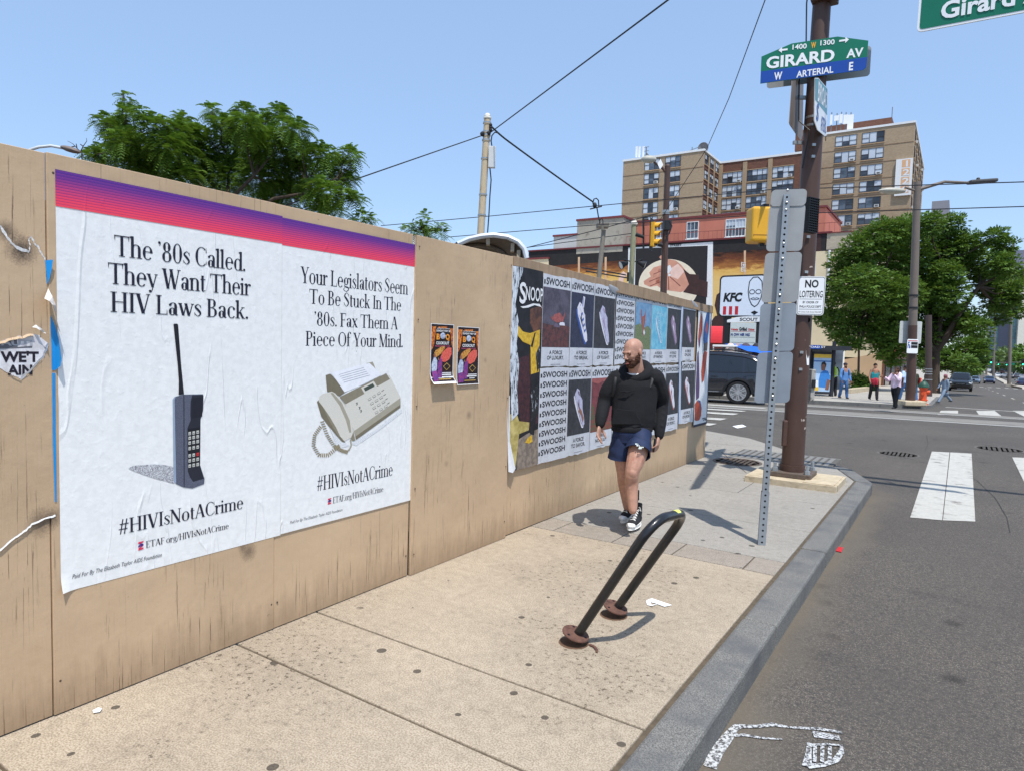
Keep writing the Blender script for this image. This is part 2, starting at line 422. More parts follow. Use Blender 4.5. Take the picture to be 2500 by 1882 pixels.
def serif(mb, text, o, right, up, w=None, h=.1, n=.0008, mi=0):
    right, up, o = Vector(right).normalized(), Vector(up).normalized(), Vector(o)
    x = 0; items = []
    for ch in text:
        if ch not in _sg: _sg[ch] = serif_glyph(ch)
        R, adv = _sg[ch]; items.append((x, R)); x += adv
    total = x-.04; sy = h; sx = h if w is None else w/total
    nn = right.cross(up); k = 0
    for x0, R in items:
        for A, B in R:
            k += 1; d = nn*(n+.00002*(k % 9))
            P = []
            for a, b in zip(A, B):
                P += [o+right*((x0+a[0])*sx)+up*(a[1]*sy)+d, o+right*((x0+b[0])*sx)+up*(b[1]*sy)+d]
            fs = [(2*i, 2*i+1, 2*i+3, 2*i+2) for i in range(len(A)-1)]
            mb.add(P, fs, mi)
# ================================================================== SETTING: road, pavements, kerbs
def asphalt():
    t = NT('asphalt'); p = t.pos()
    f1 = t.noise(p, 190., 2., .7); f2 = t.noise(p, .45, 5., .6); f3 = t.noise(t.pos((.35, 1, 1)), 1.6, 4., .6); f4 = t.noise(p, 55., 3., .6)
    c = t.ramp(f1, [(.38, lin((72, 66, 60))), (.49, lin((90, 83, 76))), (.57, lin((102, 95, 86))), (.68, lin((156, 147, 134)))])
    c = t.mix(t.val(f4, .45, .7), c, lin((66, 63, 59)))
    c = t.mix(t.math('MULTIPLY', t.val(f2, .38, .66), .5), c, lin((72, 68, 64)))
    c = t.mix(t.math('MULTIPLY', t.val(f3, .62, .72), .45), c, lin((58, 55, 52)))
    # oil drips
    v = t.new('ShaderNodeTexVoronoi'); v.inputs['Scale'].default_value = 1.7; t.link(p, v.inputs['Vector'])
    sp = t.math('MULTIPLY', t.val(v.outputs['Distance'], .15, .06), t.val(t.noise(p, .9, 2.), .38, .5))
    c = t.mix(t.math('MULTIPLY', sp, .55), c, lin((30, 29, 28)))
    # dust along the gutter
    x, y, z = t.sep(p)
    wob = t.math('MULTIPLY', t.math('SUBTRACT', t.noise(p, 2.2, 4.), .5), .5)
    g = t.val(t.math('ADD', x, wob), -.52, -.80)
    g = t.math('MULTIPLY', g, t.val(y, 10.4, 9.4))
    c = t.mix(t.math('MULTIPLY', g, .75), c, lin((108, 99, 86)))
    # far road turns paler with distance
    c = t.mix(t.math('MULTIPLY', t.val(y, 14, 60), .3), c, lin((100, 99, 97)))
    n = t.bump(f1, .35, .004); n = t.bump(f4, .2, .006, n)
    return t.out(c, .86, n, spec=.25)
def concrete(name, base, dark, light, pits=True, stain=.5):
    t = NT(name); p = t.pos()
    f1 = t.noise(p, 130., 3., .7); f2 = t.noise(p, .8, 5., .62); f3 = t.noise(p, 5., 5., .65); f4 = t.noise(p, 34., 3., .7)
    c = t.ramp(f1, [(.40, lin(dark)), (.49, lin(base)), (.60, lin(light))])
    c = t.mix(t.math('MULTIPLY', t.val(f2, .42, .7), stain), c, lin(tuple(v*.78 for v in base)))
    c = t.mix(t.math('MULTIPLY', t.val(f3, .58, .74), .35), c, lin(tuple(v*.70 for v in base)))
    f5 = t.noise(p, 17., 5., .7); c = t.mix(t.math('MULTIPLY', t.val(f5, .5, .66), .34), c, lin(tuple(v*.76 for v in base))); c = t.mix(t.math('MULTIPLY', t.val(f5, .46, .34), .35), c, lin(light))
    if pits:
        pit = t.math('MULTIPLY', t.val(f4, .58, .63), t.val(f2, .49, .60))
        c = t.mix(t.math('MULTIPLY', pit, .75), c, lin((70, 58, 45)))
    # trodden chewing gum
    v = t.new('ShaderNodeTexVoronoi'); v.inputs['Scale'].default_value = 4.6; v.inputs['Randomness'].default_value = 1.
    t.link(t.mix(.06, p, t.new('ShaderNodeTexNoise').outputs['Color']), v.inputs['Vector'])
    sz = t.math('ADD', .0, t.math('MULTIPLY', t.noise(p, 2.3, 1.), .19))
    gum = t.math('LESS_THAN', v.outputs['Distance'], sz)
    gum = t.math('MULTIPLY', gum, t.val(t.noise(p, 1.9, 1.), .36, .41))
    c = t.mix(t.math('MULTIPLY', gum, .78), c, lin((52, 47, 43)))
    n = t.bump(f1, .3, .003); n = t.bump(f4, .18, .005, n)
    return t.out(c, .9, n, spec=.2)
m_asph = asphalt()
m_tan = concrete('tan_concrete', (168, 153, 132), (142, 127, 107), (189, 174, 153))
m_grey = concrete('grey_concrete', (152, 146, 136), (132, 126, 117), (170, 164, 154), False, .35)
m_strip = concrete('strip_concrete', (148, 138, 125), (122, 112, 99), (172, 161, 147), False, .4)
m_far = concrete('far_concrete', (172, 165, 153), (158, 151, 139), (184, 178, 167), False, .3)
m_band = M('track_concrete', (134, 129, 120), .9, .1, 3., .2, 60., dirt=((100, 96, 90), .42, 1.2))
m_gran = None
def granite():
    t = NT('granite'); p = t.pos()
    f = t.noise(p, 160., 2., .7); g = t.noise(p, 3., 4., .6); f4 = t.noise(p, 40, 3., .6)
    c = t.ramp(f, [(.36, lin((86, 84, 80))), (.5, lin((112, 110, 105))), (.62, lin((138, 135, 128)))])
    c = t.mix(t.val(g, .45, .7), c, lin((92, 92, 92)))
    return t.out(c, .8, t.bump(f4, .4, .006), spec=.3)
m_gran = granite()
m_soil = M('joint_soil', (92, 80, 64), .95, .25, 30., .3, 90.)
m_paint = M('road_paint', (182, 178, 168), .85, .10, 20., .2, 120., dirt=((118, 112, 104), .455, 5.))
m_line = M('rail_line', (205, 203, 196), .7, .08, 12., dirt=((140, 136, 130), .38, 6.))

YS = [-20, -8, 0, 5, 10, 15, 20, 22, 25, 28, 32, 38, 46, 56, 70, 90, 115, 140, 180, 240, 330, 500, 800, 1400]
mb = MB(); XSr = [-400, -60, -6, 0, 8, 20, 60, 400]
for y in YS:
    for x in XSr: mb.v.append((x, y, road_z(y)))
k = len(XSr)
for j in range(len(YS)-1):
    for i in range(k-1): mb.f.append((j*k+i, j*k+i+1, (j+1)*k+i+1, (j+1)*k+i)); mb.mi.append(0)
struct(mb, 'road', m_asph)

# pavement outline at the corner (outer top edge of the kerb)
KX = -.82
corner = [(KX, -6.), (KX, 9.72), (-1.18, 10.68), (-1.55, 11.25), (-1.96, 11.8), (-2.45, 12.45), (-3.07, 13.2), (-4.27, 13.85), (-6.5, 14.4), (-14., 15.6)]
def inset(pts, d):
    out = []
    for i, p in enumerate(pts):
        a = Vector(pts[max(i-1, 0)]); b = Vector(pts[min(i+1, len(pts)-1)]); t = (b-a).normalized()
        out.append((p[0]-t.y*d, p[1]+t.x*d))
    return out
inner = inset(corner, .21)
mb = MB(); mb.box((-60, -6, -.16), (-1.0, 10.3, -.012))
mb.prism([(-60, 10.3, -.16)]+[(x, y, -.16) for x, y in ([(-1.03, 10.3)]+inner[2:])]+[(-60, 15, -.16)], (0, 0, .148))
struct(mb, 'pavement_bed', m_soil)
FX = -3.15
def slab(mb, x0, x1, y0, y1, g=.006, z=0.): mb.box((x0+g, y0+g, z-.1), (x1-g, y1-g, z))
mb = MB(); xi = KX-.215
for a, b in ((-6, 1.0), (1.0, 2.145), (2.145, 2.69), (2.69, 5.16)): slab(mb, FX-.02, xi, a, b, .007)
struct(mb, 'pavement_tan', m_tan, bevel=.006)
mb = MB(); xs = [FX-.02, -2.93, -2.36, -1.83, -1.27, xi]
for a, b in zip(xs, xs[1:]): slab(mb, a, b, 5.16, 5.53, .006)
struct(mb, 'paving_strip', m_strip, bevel=.005)
mb = MB()
for a, b in ((5.53, 6.62), (6.62, 7.92)): slab(mb, FX-.02, xi, a, b, .005)
slab(mb, FX-.02, -2.05, 7.92, 9.25, .005); slab(mb, -2.05, xi, 7.92, 9.25, .005)
poly = [(FX-.02, 9.26), (xi, 9.26), (xi, 9.68)]+inner[2:]+[(-14, 10.3), (FX-.02, 10.3)]
mb.prism([(x, y, -.1) for x, y in poly], (0, 0, .1))
struct(mb, 'pavement_grey', m_grey, bevel=.004)
mb = MB()
for (a, b) in (((-3.1, 10.9), (-1.75, 11.1)), ((-2.3, 9.3), (-3.1, 10.9)), ((-4.2, 11.6), (-3.0, 11.9))):
    d = (Vector(b)-Vector(a)).normalized(); q = Vector((-d.y, d.x))*.006
    mb.poly([(a[0]-q.x, a[1]-q.y, .0012), (b[0]-q.x, b[1]-q.y, .0012), (b[0]+q.x, b[1]+q.y, .0012), (a[0]+q.x, a[1]+q.y, .0012)])
struct(mb, 'pavement_crack', m_soil)

def kerb(name, pts, w, ztop, zbot, mat, blocks=None, bevel=.018, flip=1):
    """granite kerb stones laid end to end along pts"""
    mb = MB(); ins = inset(pts, w*flip)
    for i in range(len(pts)-1):
        A, B, C, D = Vector(pts[i]), Vector(pts[i+1]), Vector(ins[i+1]), Vector(ins[i])
        L = (B-A).length; cuts = [0, 1]
        if blocks: cuts = sorted(set([0, 1]+[max(0, min(1, (b-A.y)/(B.y-A.y))) for b in blocks if B.y != A.y and (b-A.y)/(B.y-A.y) > 0 and (b-A.y)/(B.y-A.y) < 1]))
        for a, b in zip(cuts, cuts[1:]):
            e = .007/L; a2, b2 = a+e, b-e
            q = [A.lerp(B, a2), A.lerp(B, b2), D.lerp(C, b2), D.lerp(C, a2)]
            j = random.uniform(-.008, .004)
            lo = [(p.x, p.y, zbot(p)) for p in q]; hi = [(p.x, p.y, ztop(p)+j) for p in q]
            mb.add(lo+hi, [(0, 3, 2, 1), (4, 5, 6, 7), (0, 1, 5, 4), (1, 2, 6, 5), (2, 3, 7, 6), (3, 0, 4, 7)])
    return struct(mb, name, mat, bevel=bevel)
kerb('kerb', corner[:3], .2, lambda p: .002, lambda p: -.3, m_gran, [.6, 2.3, 4.22, 6.05, 7.9, 9.1])
kerb('kerb', corner[2:], .17, lambda p: -.002-.05*max(0, min(1, (p.y-10.7)/1.2)), lambda p: -.3, m_gran, None, .012)
# weedy seam between kerb and paving
# trolley tracks set in concrete across the junction
def skew(y0, x): return y0+.205*(x+3.57)
mb = MB(); ln = MB()
def ribbon(mb, y0, y1, up, x0=-40, x1=40, n=16):
    for i in range(n):
        a, b = x0+(x1-x0)*i/n, x0+(x1-x0)*(i+1)/n
        q = [(a, skew(y0, a)), (b, skew(y0, b)), (b, skew(y1, b)), (a, skew(y1, a))]
        mb.poly([(x, y, road_z(y)+up) for x, y in q])
ribbon(mb, 21.75, 24.1, .006); ribbon(mb, 26.3, 27.7, .006)
struct(mb, 'track_slab', m_band)
for y0 in (21.62, 26.12): ribbon(ln, y0, y0+.13, .010)
struct(ln, 'track_edge_line', m_line)
mb = MB()
for y0 in (22.35, 23.55, 26.75): ribbon(mb, y0, y0+.06, .011)
struct(mb, 'trolley_rail', M('rail_steel', (92, 88, 84), .4, .1, 5., metal=.7))
# painted crossing bars
def flat(mb, pts, up=.005): mb.poly([(p.x, p.y, road_z(p.y)+up) for p in pts])
mb = MB()
flat(mb, [onG(*p) for p in ((2222, 1263), (2300, 1270), (2318, 1104), (2275, 1102))], .005)
flat(mb, [onG(*p) for p in ((2302, 1270), (2381, 1273), (2372, 1107), (2320, 1104))], .005)
q = [onG(*p) for p in ((2471, 1116), (2560, 1120))]
flat(mb, [q[0], q[1], q[1]+Vector((.02, -5.2, 0)), q[0]+Vector((-.03, -5.3, 0))], .005)
for (a, b, c, d) in (((2297, 1002), (2339, 1002), (2339, 1013), (2289, 1012)), ((2383, 1002), (2428, 1002), (2445, 1015), (2391, 1014)), ((2472, 1002), (2530, 1003), (2560, 1016), (2500, 1016))):
    flat(mb, [onG(*p) for p in (a, d, c, b)], .005)
for (x1, ya, yb) in ((1742, 1031, 1044), (1767, 1020, 1029), (1797, 1007, 1017), (1817, 1002, 1007), (1868, 994, 1000)):
    p = onG(x1, (ya+yb)/2); w = .28
    flat(mb, [Vector((p.x-7, p.y-1.4-w, 0)), Vector((p.x, p.y-w, 0)), Vector((p.x, p.y+w, 0)), Vector((p.x-7, p.y-1.4+w, 0))], .014)
p = onG(2308, 994); p2 = onG(2520, 994)
flat(mb, [p, p+Vector((0, .35, 0)), p+Vector((9, .9, 0)), p+Vector((9, .55, 0))], .005)
for i in range(9):
    x = 1.9+i*1.0; flat(mb, [Vector((x, 118, 0)), Vector((x+.5, 118, 0)), Vector((x+.5, 122, 0)), Vector((x, 122, 0))], .006)
for i in range(7):
    flat(mb, [Vector((3.2, 45+i*10, 0)), Vector((3.32, 45+i*10, 0)), Vector((3.32, 48+i*10, 0)), Vector((3.2, 48+i*10, 0))], .006)
struct(mb, 'crossing_markings', m_paint)
mb = MB()
for pts in ([(1990, 1078), (2060, 1084), (2130, 1097), (2285, 1135), (2340, 1150), (2385, 1172), (2430, 1215), (2458, 1262), (2466, 1300)], [(2262, 1062), (2266, 1082), (2258, 1100)]):
    P = [onZ(x, y, -.1365) for x, y in pts]
    vs = []
    for i, p in enumerate(P): t = (P[min(i+1, len(P)-1)]-P[max(i-1, 0)]).normalized(); s = Vector((-t.y, t.x, 0))*.004; vs += [p-s, p+s]
    mb.add(vs, [(2*i, 2*i+2, 2*i+3, 2*i+1) for i in range(len(P)-1)])
struct(mb, 'road_crack', M('crack_dark', (52, 50, 48), .95, .2, 40.))
# sprayed utility mark
mb = MB()
def stroke(mb, pts, w, z):
    P = [onZ(*p, z) for p in pts]
    vs = []
    for i, p in enumerate(P):
        t = (P[min(i+1, len(P)-1)]-P[max(i-1, 0)]).normalized(); s = Vector((-t.y, t.x, 0))*w[i]; vs += [p-s, p+s]
    mb.add(vs, [(2*i, 2*i+2, 2*i+3, 2*i+1) for i in range(len(P)-1)])
zr = -.14+.004
stroke(mb, [(1733, 1872), (1748, 1835), (1775, 1800), (1790, 1780), (1800, 1772)], [.028, .03, .026, .02, .02], zr)
stroke(mb, [(1795, 1771), (1850, 1772), (1885, 1767), (1930, 1774), (2000, 1778), (2055, 1786)], [.018, .012, .016, .008, .012, .012], zr+.0006)
stroke(mb, [(1786, 1793), (1820, 1793), (1860, 1800), (1910, 1803)], [.013, .01, .008, .006], zr+.0012)
stroke(mb, [(1985, 1790), (2050, 1800)], [.028, .02], zr+.0018)
stroke(mb, [(1976, 1812), (1974, 1838), (1970, 1870)], [.01, .012, .02], zr+.0024)
stroke(mb, [(1970, 1868), (2010, 1866), (2040, 1855), (2054, 1835), (2054, 1818), (2020, 1815), (1976, 1818)], [.02, .012, .014, .012, .01, .008, .01], zr+.003)
for k, x in enumerate((1990, 2008, 2026)): stroke(mb, [(x, 1820), (x-1, 1858)], [.008, .008], zr+.0036+k*.0002)
t = NT('sprayed_mark'); p = t.pos(); f = t.noise(p, 60., 4., .75)
c = t.ramp(f, [(.44, lin((74, 72, 70))), (.54, lin((196, 196, 194)))])
t.out(c, .85); struct(mb, 'sprayed_mark', t.m)

# far block of the junction: pavement with kerb, and the lot behind it
XR = -.72
fr = [(-120., 8.), (-60., 18.), (-12., 26.9), (-8., 27.5), (-4.8, 28.5), (-2.4, 29.5), (-1.5, 29.9), (-1.05, 30.5), (XR, 31.6)]
mb = MB(); ys2 = [0, .02, .05, .09, .15, .25, .4, .6, .8, 1.]
for x, y0 in fr:
    for s in ys2: y = y0+(300-y0)*s; mb.v.append((x-.001, y, road_z(y)+.13))
n = len(ys2)
for i in range(len(fr)-1):
    for j in range(n-1): mb.f.append((i*n+j, (i+1)*n+j, (i+1)*n+j+1, i*n+j+1)); mb.mi.append(0)
struct(mb, 'far_pavement', m_far)
far_k = fr[1:]+[(XR, 45.), (XR, 70.), (XR, 110.), (XR, 150.), (XR, 300)]
kerb('kerb', far_k, .17, lambda p: road_z(p.y)+.134, lambda p: road_z(p.y)-.1, m_gran, None, 0.)
mb = MB()
for i in range(8):
    y = 31+i*1.9
    mb.box((-14, y, road_z(y)+.132), (XR-.2, y+.02, road_z(y)+.134))
struct(mb, 'pavement_joint', m_soil)
# median of the avenue and the pavement on its far side
mb = MB()
for y0, y1, x0, x1 in ((121, 148, 8.0, 9.6), (158, 196, 7.6, 8.8), (204, 330, 7.4, 8.8)):
    mb.add([(x0, y0, road_z(y0)), (x1, y0, road_z(y0)), (x1, y1, road_z(y1)), (x0, y1, road_z(y1)), (x0, y0+.5, road_z(y0)+.2), (x1, y0+.5, road_z(y0)+.2), (x1, y1-.5, road_z(y1)+.2), (x0, y1-.5, road_z(y1)+.2)],
           [(4, 5, 6, 7), (0, 1, 5, 4), (1, 2, 6, 5), (2, 3, 7, 6), (3, 0, 4, 7)])
struct(mb, 'median', M('median_concrete', (172, 164, 150), .9, .1, 2.))
mb = MB()
for a, b in zip(YS[9:-2], YS[10:-1]):
    mb.add([(24, a, road_z(a)+.13), (60, a, road_z(a)+.13), (60, b, road_z(b)+.13), (24, b, road_z(b)+.13)], [(0, 1, 2, 3)])
    mb.add([(24, a, road_z(a)-.1), (24, b, road_z(b)-.1), (24, b, road_z(b)+.13), (24, a, road_z(a)+.13)], [(0, 1, 2, 3)])
struct(mb, 'far_side_pavement', m_far)

# covers and grates
m_iron = M('cast_iron', (104, 92, 82), .7, .2, 20., .4, 60., metal=.3, dirt=((120, 84, 60), .45, 9.))
m_irn2 = M('worn_iron', (98, 92, 85), .8, .15, 20., .3, 60.)
def cover(name, c, r, label, z):
    m_i, hh = (m_iron, .007) if z == 0 else (m_irn2, .0016)
    t = thing(name, label, 'cover', (c.x, c.y, z))
    mb = MB(); mb.lathe([(r*.88, .001), (r, .001), (r, hh), (r*.9, hh), (r*.88, .001)], (c.x, c.y, z), 32); mb.build('rim', m_i, t)
    mb = MB(); mb.lathe([(0, .001), (r*.87, .001)], (c.x, c.y, z), 32)
    nn = 9
    for i in range(nn):
        for j in range(nn):
            x, y = (i-nn/2+.5)*2*r*.88/nn, (j-nn/2+.5)*2*r*.88/nn
            if math.hypot(x, y) < r*.8: mb.box((c.x+x-r*.062, c.y+y-r*.062, z+.001), (c.x+x+r*.062, c.y+y+r*.062, z+hh))
    mb.build('lid', m_i, t)
cover('manhole_cover', onZ(1800, 1127), .35, 'rusty studded manhole cover in the grey pavement behind the post', 0.)
cover('manhole_cover', onG(2193, 1108), .34, 'dark manhole cover in the road left of the white bar', -.14)
cover('manhole_cover', onG(2440, 1096), .42, 'worn flat manhole cover in the road at the right edge', -.14)
g0 = onZ(1925, 1118); t = thing('drain_grate', 'slotted metal grate in the pavement beside the brown pole', 'grate', (g0.x, g0.y, 0))
mb = MB()
for i in range(14): mb.box((g0.x-.75+i*.1, g0.y-.42, .001), (g0.x-.69+i*.1, g0.y+.42, .008))
mb.build('bars', M('grate_steel', (142, 138, 130), .6, .1, 9., metal=.4), t)
mb = MB(); mb.box((g0.x-.8, g0.y-.47, -.01), (g0.x+.68, g0.y-.42, .006)); mb.box((g0.x-.8, g0.y+.42, -.01), (g0.x+.68, g0.y+.47, .006)); mb.box((g0.x-.8, g0.y-.42, -.002), (g0.x+.68, g0.y+.42, .0008), 1)
mb.build('frame', [M('grate_steel', 0), M('grate_dark', (92, 88, 82), .9)], t)

# litter
def scrap(name, pts, z, mat, label, th=.002):
    P = [onZ(*p, z) for p in pts]; random.seed(len(pts))
    mb = MB(); mb.prism([(p.x, p.y, z+.002+random.uniform(0, .006)) for p in P], (0, 0, th)); tag(mb.build(name, mat), label, 'litter')
wp = M('scrap_paper', (238, 238, 236), .8, .03)
scrap('paper_scrap', [(1577, 1468), (1584, 1464), (1592, 1463), (1640, 1478), (1622, 1482), (1600, 1474), (1588, 1470), (1590, 1478), (1605, 1476), (1590, 1481), (1580, 1477)], 0, wp, 'curled white paper strip lying on tan paving right of the bike rack')
scrap('paper_scrap', [(226, 1737), (240, 1730), (249, 1733), (244, 1741), (228, 1743)], 0, wp, 'small white paper flake at the foot of the fence')
scrap('paper_scrap', [(1788, 1040), (1812, 1036), (1822, 1041), (1800, 1045)], -.135, wp, 'white paper scrap lying on the asphalt by the crossing bars')
scrap('wrapper', [(2037, 1344), (2044, 1334), (2059, 1337), (2054, 1348)], -.137, M('red_wrapper', (196, 40, 44), .4, .3, 60.), 'small red wrapper lying in the gutter beside the kerb')
# ================================================================== PLYWOOD FENCE
def plywood():
    t = NT('painted_plywood'); p = t.pos()
    x, y, z = t.sep(p)
    big = t.noise(p, 1.3, 4., .6); g = t.noise(t.pos((1, 55, 1.)), 2.2, 4., .65, .4); mask = t.noise(t.pos((1, 1.2, .8)), 2.1, 3.)
    c = t.ramp(big, [(.3, lin((186, 158, 125))), (.7, lin((205, 176, 141)))])
    oi = t.new('ShaderNodeObjectInfo').outputs['Random']; c = t.mix(t.math('MULTIPLY', oi, .2), c, lin((166, 142, 116)))
    fine = t.noise(t.pos((1, 60, 3.)), 4., 3., .6)
    c = t.mix(t.math('MULTIPLY', t.val(fine, .4, .75), .22), c, lin((204, 182, 156)))
    crack = t.math('MULTIPLY', t.val(g, .615, .645), t.val(mask, .44, .56))
    c = t.mix(t.math('MULTIPLY', crack, .8), c, lin((92, 72, 56)))
    sc = t.math('MULTIPLY', t.val(t.noise(p, 16., 5., .75), .66, .72), t.val(t.noise(p, 1.9, 2.), .5, .62))
    c = t.mix(t.math('MULTIPLY', sc, .55), c, lin((108, 90, 76)))
    wob = t.math('MULTIPLY', t.noise(t.pos((1, 9, 1)), 2., 4., .7), .34)
    d = t.val(t.math('SUBTRACT', z, wob), .05, -.16)
    c = t.mix(t.math('MULTIPLY', d, .42), c, lin((106, 82, 62)))
    # over-sprayed black smudges
    for (px, py, r, s) in ((52, 612, .085, .9), (14, 566, .06, .7), (100, 1275, .085, .62), (130, 1262, .06, .5), (605, 1345, .075, .62), (590, 1335, .04, .5), (1140, 1012, .05, .4), (1180, 880, .035, .3), (1085, 1130, .04, .25)):
        q = onX(px, py, FX)
        vm = t.new('ShaderNodeVectorMath', operation='DISTANCE'); mp = t.new('ShaderNodeMapping')
        mp.inputs['Scale'].default_value = (0, 1, .9); t.link(p, mp.inputs['Vector']); t.link(mp.outputs[0], vm.inputs[0]); vm.inputs[1].default_value = (0, q.y, q.z*.9)
        k = t.math('ADD', t.val(vm.outputs['Value'], r, r*.1), t.math('MULTIPLY', t.math('SUBTRACT', t.noise(p, 170., 2., .8), .5), .9))
        k = t.math('MULTIPLY', t.val(k, .25, 1.0), s)
        k = t.math('MULTIPLY', k, t.math('LESS_THAN', vm.outputs['Value'], r*1.15))
        c = t.mix(k, c, lin((46, 38, 36)))
    n = t.bump(t.math('MULTIPLY', crack, -1.), .5, .004); n = t.bump(t.noise(p, 22., 5., .7), .28, .006, n); n = t.bump(big, .35, .05, n)
    return t.out(c, .62, n, spec=.3)
m_ply = plywood()
m_plyedge = M('plywood_edge', (150, 116, 84), .8, .15, 20.)
m_board = M('top_board', (158, 134, 108), .75, .16, 5., .3, 40., stretch=(1, 4, 1), dirt=((118, 92, 68), .4, 6.))
fence = thing('plywood_fence', 'long tan painted plywood hoarding fence lining the pavement, pasted with posters', 'fence', (FX, 4.5, 0))
def ztop(y): return 2.375 if y < 4.6 else 2.375-(y-4.6)*.0175
pan = [(-2.3, -1.06, 0, 0), (-1.06, .12, 0, .0), (.12, 1.262, 0, .0), (1.266, 2.375, .006, .004), (2.379, 3.49, .002, .003), (3.50, 4.70, .02, .0), (4.705, 5.86, -.012, 0), (5.864, 7.03, -.015, 0), (7.034, 8.2, -.012, 0), (8.204, 9.3, -.014, 0), (9.304, 10.22, -.012, 0)]
for a, b, dx, dz in pan:
    mb = MB(); z0 = random.uniform(.001, .007)
    mb.add([(FX+dx-.018, a, z0), (FX+dx, a, z0), (FX+dx, b, z0), (FX+dx-.018, b, z0), (FX+dx-.018, a, ztop(a)+dz), (FX+dx, a, ztop(a)+dz), (FX+dx, b, ztop(b)+dz), (FX+dx-.018, b, ztop(b)+dz)],
           [(0, 3, 2, 1), (4, 5, 6, 7), (0, 1, 5, 4), (1, 2, 6, 5), (2, 3, 7, 6), (3, 0, 4, 7)])
    mb.build('panel', m_ply, fence, bevel=.002, seg=1)
mb = MB(); mb.box((FX-7, 10.205, .01), (FX-.034, 10.223, 2.27)); mb.build('panel', m_ply, fence)
for a, b, dx, h, dz in ((4.74, 6.78, .008, .11, .012), (6.74, 8.3, .028, .10, .03), (8.3, 10.2, .022, .085, .02)):
    mb = MB(); mb.add([(FX-.03, a, ztop(a)-h), (FX+dx, a, ztop(a)-h), (FX+dx, b, ztop(b)-h), (FX-.03, b, ztop(b)-h), (FX-.03, a, ztop(a)+dz), (FX+dx, a, ztop(a)+dz), (FX+dx, b, ztop(b)+dz), (FX-.03, b, ztop(b)+dz)],
           [(0, 3, 2, 1), (4, 5, 6, 7), (0, 1, 5, 4), (1, 2, 6, 5), (2, 3, 7, 6), (3, 0, 4, 7)])
    mb.build('top_board', m_board, fence, bevel=.002, seg=1)
mb = MB()
for y in np.arange(-1.0, 10.2, 1.16):
    mb.box((FX-.11, y-.02, .0), (FX-.02, y+.02, 2.2))
mb.build('stud', m_plyedge, fence)
mb = MB()
for y in (1.29, 2.36, 2.40, 3.47, 3.53, 4.67):
    for z in (.15, .62, 1.2, 1.8, 2.3):
        if not (.42 < z < 2.25 and y < 3.49): mb.ball((FX+.005+(.02 if 3.5 < y < 4.7 else 0), y, z), (.003, .006, .006), 8, 4)
mb.build('nail', M('nail_head', (86, 70, 58), .6), fence)

# ------------------------------------------------------------------ posters pasted on it
XP = FX+.0075
def fp(px, py, lift=0.):                      # photo pixel on the fence face -> point in that plane
    return onX(px, py, XP+lift)
class Crop:
    def __init__(s, ox, oy, k): s.ox, s.oy, s.k = ox, oy, k
    def __call__(s, x, y, lift=0.): return fp(s.ox+x*s.k, s.oy+y*s.k, lift)
YV, ZV = Vector((0, 1, 0)), Vector((0, 0, 1))
m_white = ink('poster_white', (240, 240, 237), rough=.5, wr=.8)
m_navy = ink('poster_navy', (32, 34, 52), wr=.4)
m_lab = ink('poster_grey_text', (84, 86, 92))
def band():
    t = NT('poster_band'); p = t.pos(); x, y, z = t.sep(p)
    u = t.new('ShaderNodeUVMap'); sx = t.sep(u.outputs[0])
    v = sx[1]
    c = t.ramp(v, [(0., lin((242, 74, 92))), (.22, lin((240, 66, 96))), (.5, lin((196, 62, 118))), (.8, lin((112, 48, 138))), (1., lin((80, 44, 142)))])
    fr = t.math('FRACT', t.math('MULTIPLY', v, 13.))
    ln_ = t.math('GREATER_THAN', fr, t.math('SUBTRACT', 1.0, t.math('ADD', .08, t.math('MULTIPLY', v, .30))))
    c = t.mix(t.math('MULTIPLY', ln_, t.math('SUBTRACT', 1., t.math('MULTIPLY', v, .45))), c, lin((72, 36, 122)))
    fr2 = t.math('GREATER_THAN', t.math('FRACT', t.math('ADD', t.math('MULTIPLY', v, 13.), .35)), .93)
    c = t.mix(t.math('MULTIPLY', fr2, t.math('MULTIPLY', v, .75)), c, lin((206, 86, 148)))
    return t.out(c, .5, wrinkle(t, .4), spec=.35)
m_bandm = band()
def sheet(name, parent, y0, y1, z0, z1, mat, lift=0., th=.0012, uv=False, ny=1, nz=1):
    mb = MB(); xx = XP+lift
    mb.box((xx-th, y0, z0), (xx, y1, z1))
    o = mb.build(name, mat, parent)
    if uv:
        me = o.data; ul = me.uv_layers.new(name='UVMap'); off = OFF.get(o.name, Vector())
        for lp in me.loops:
            v = me.vertices[lp.vertex_index].co+off
            ul.data[lp.index].uv = ((v.y-y0)/(y1-y0), (v.z-z0)/(z1-z0))
    return o
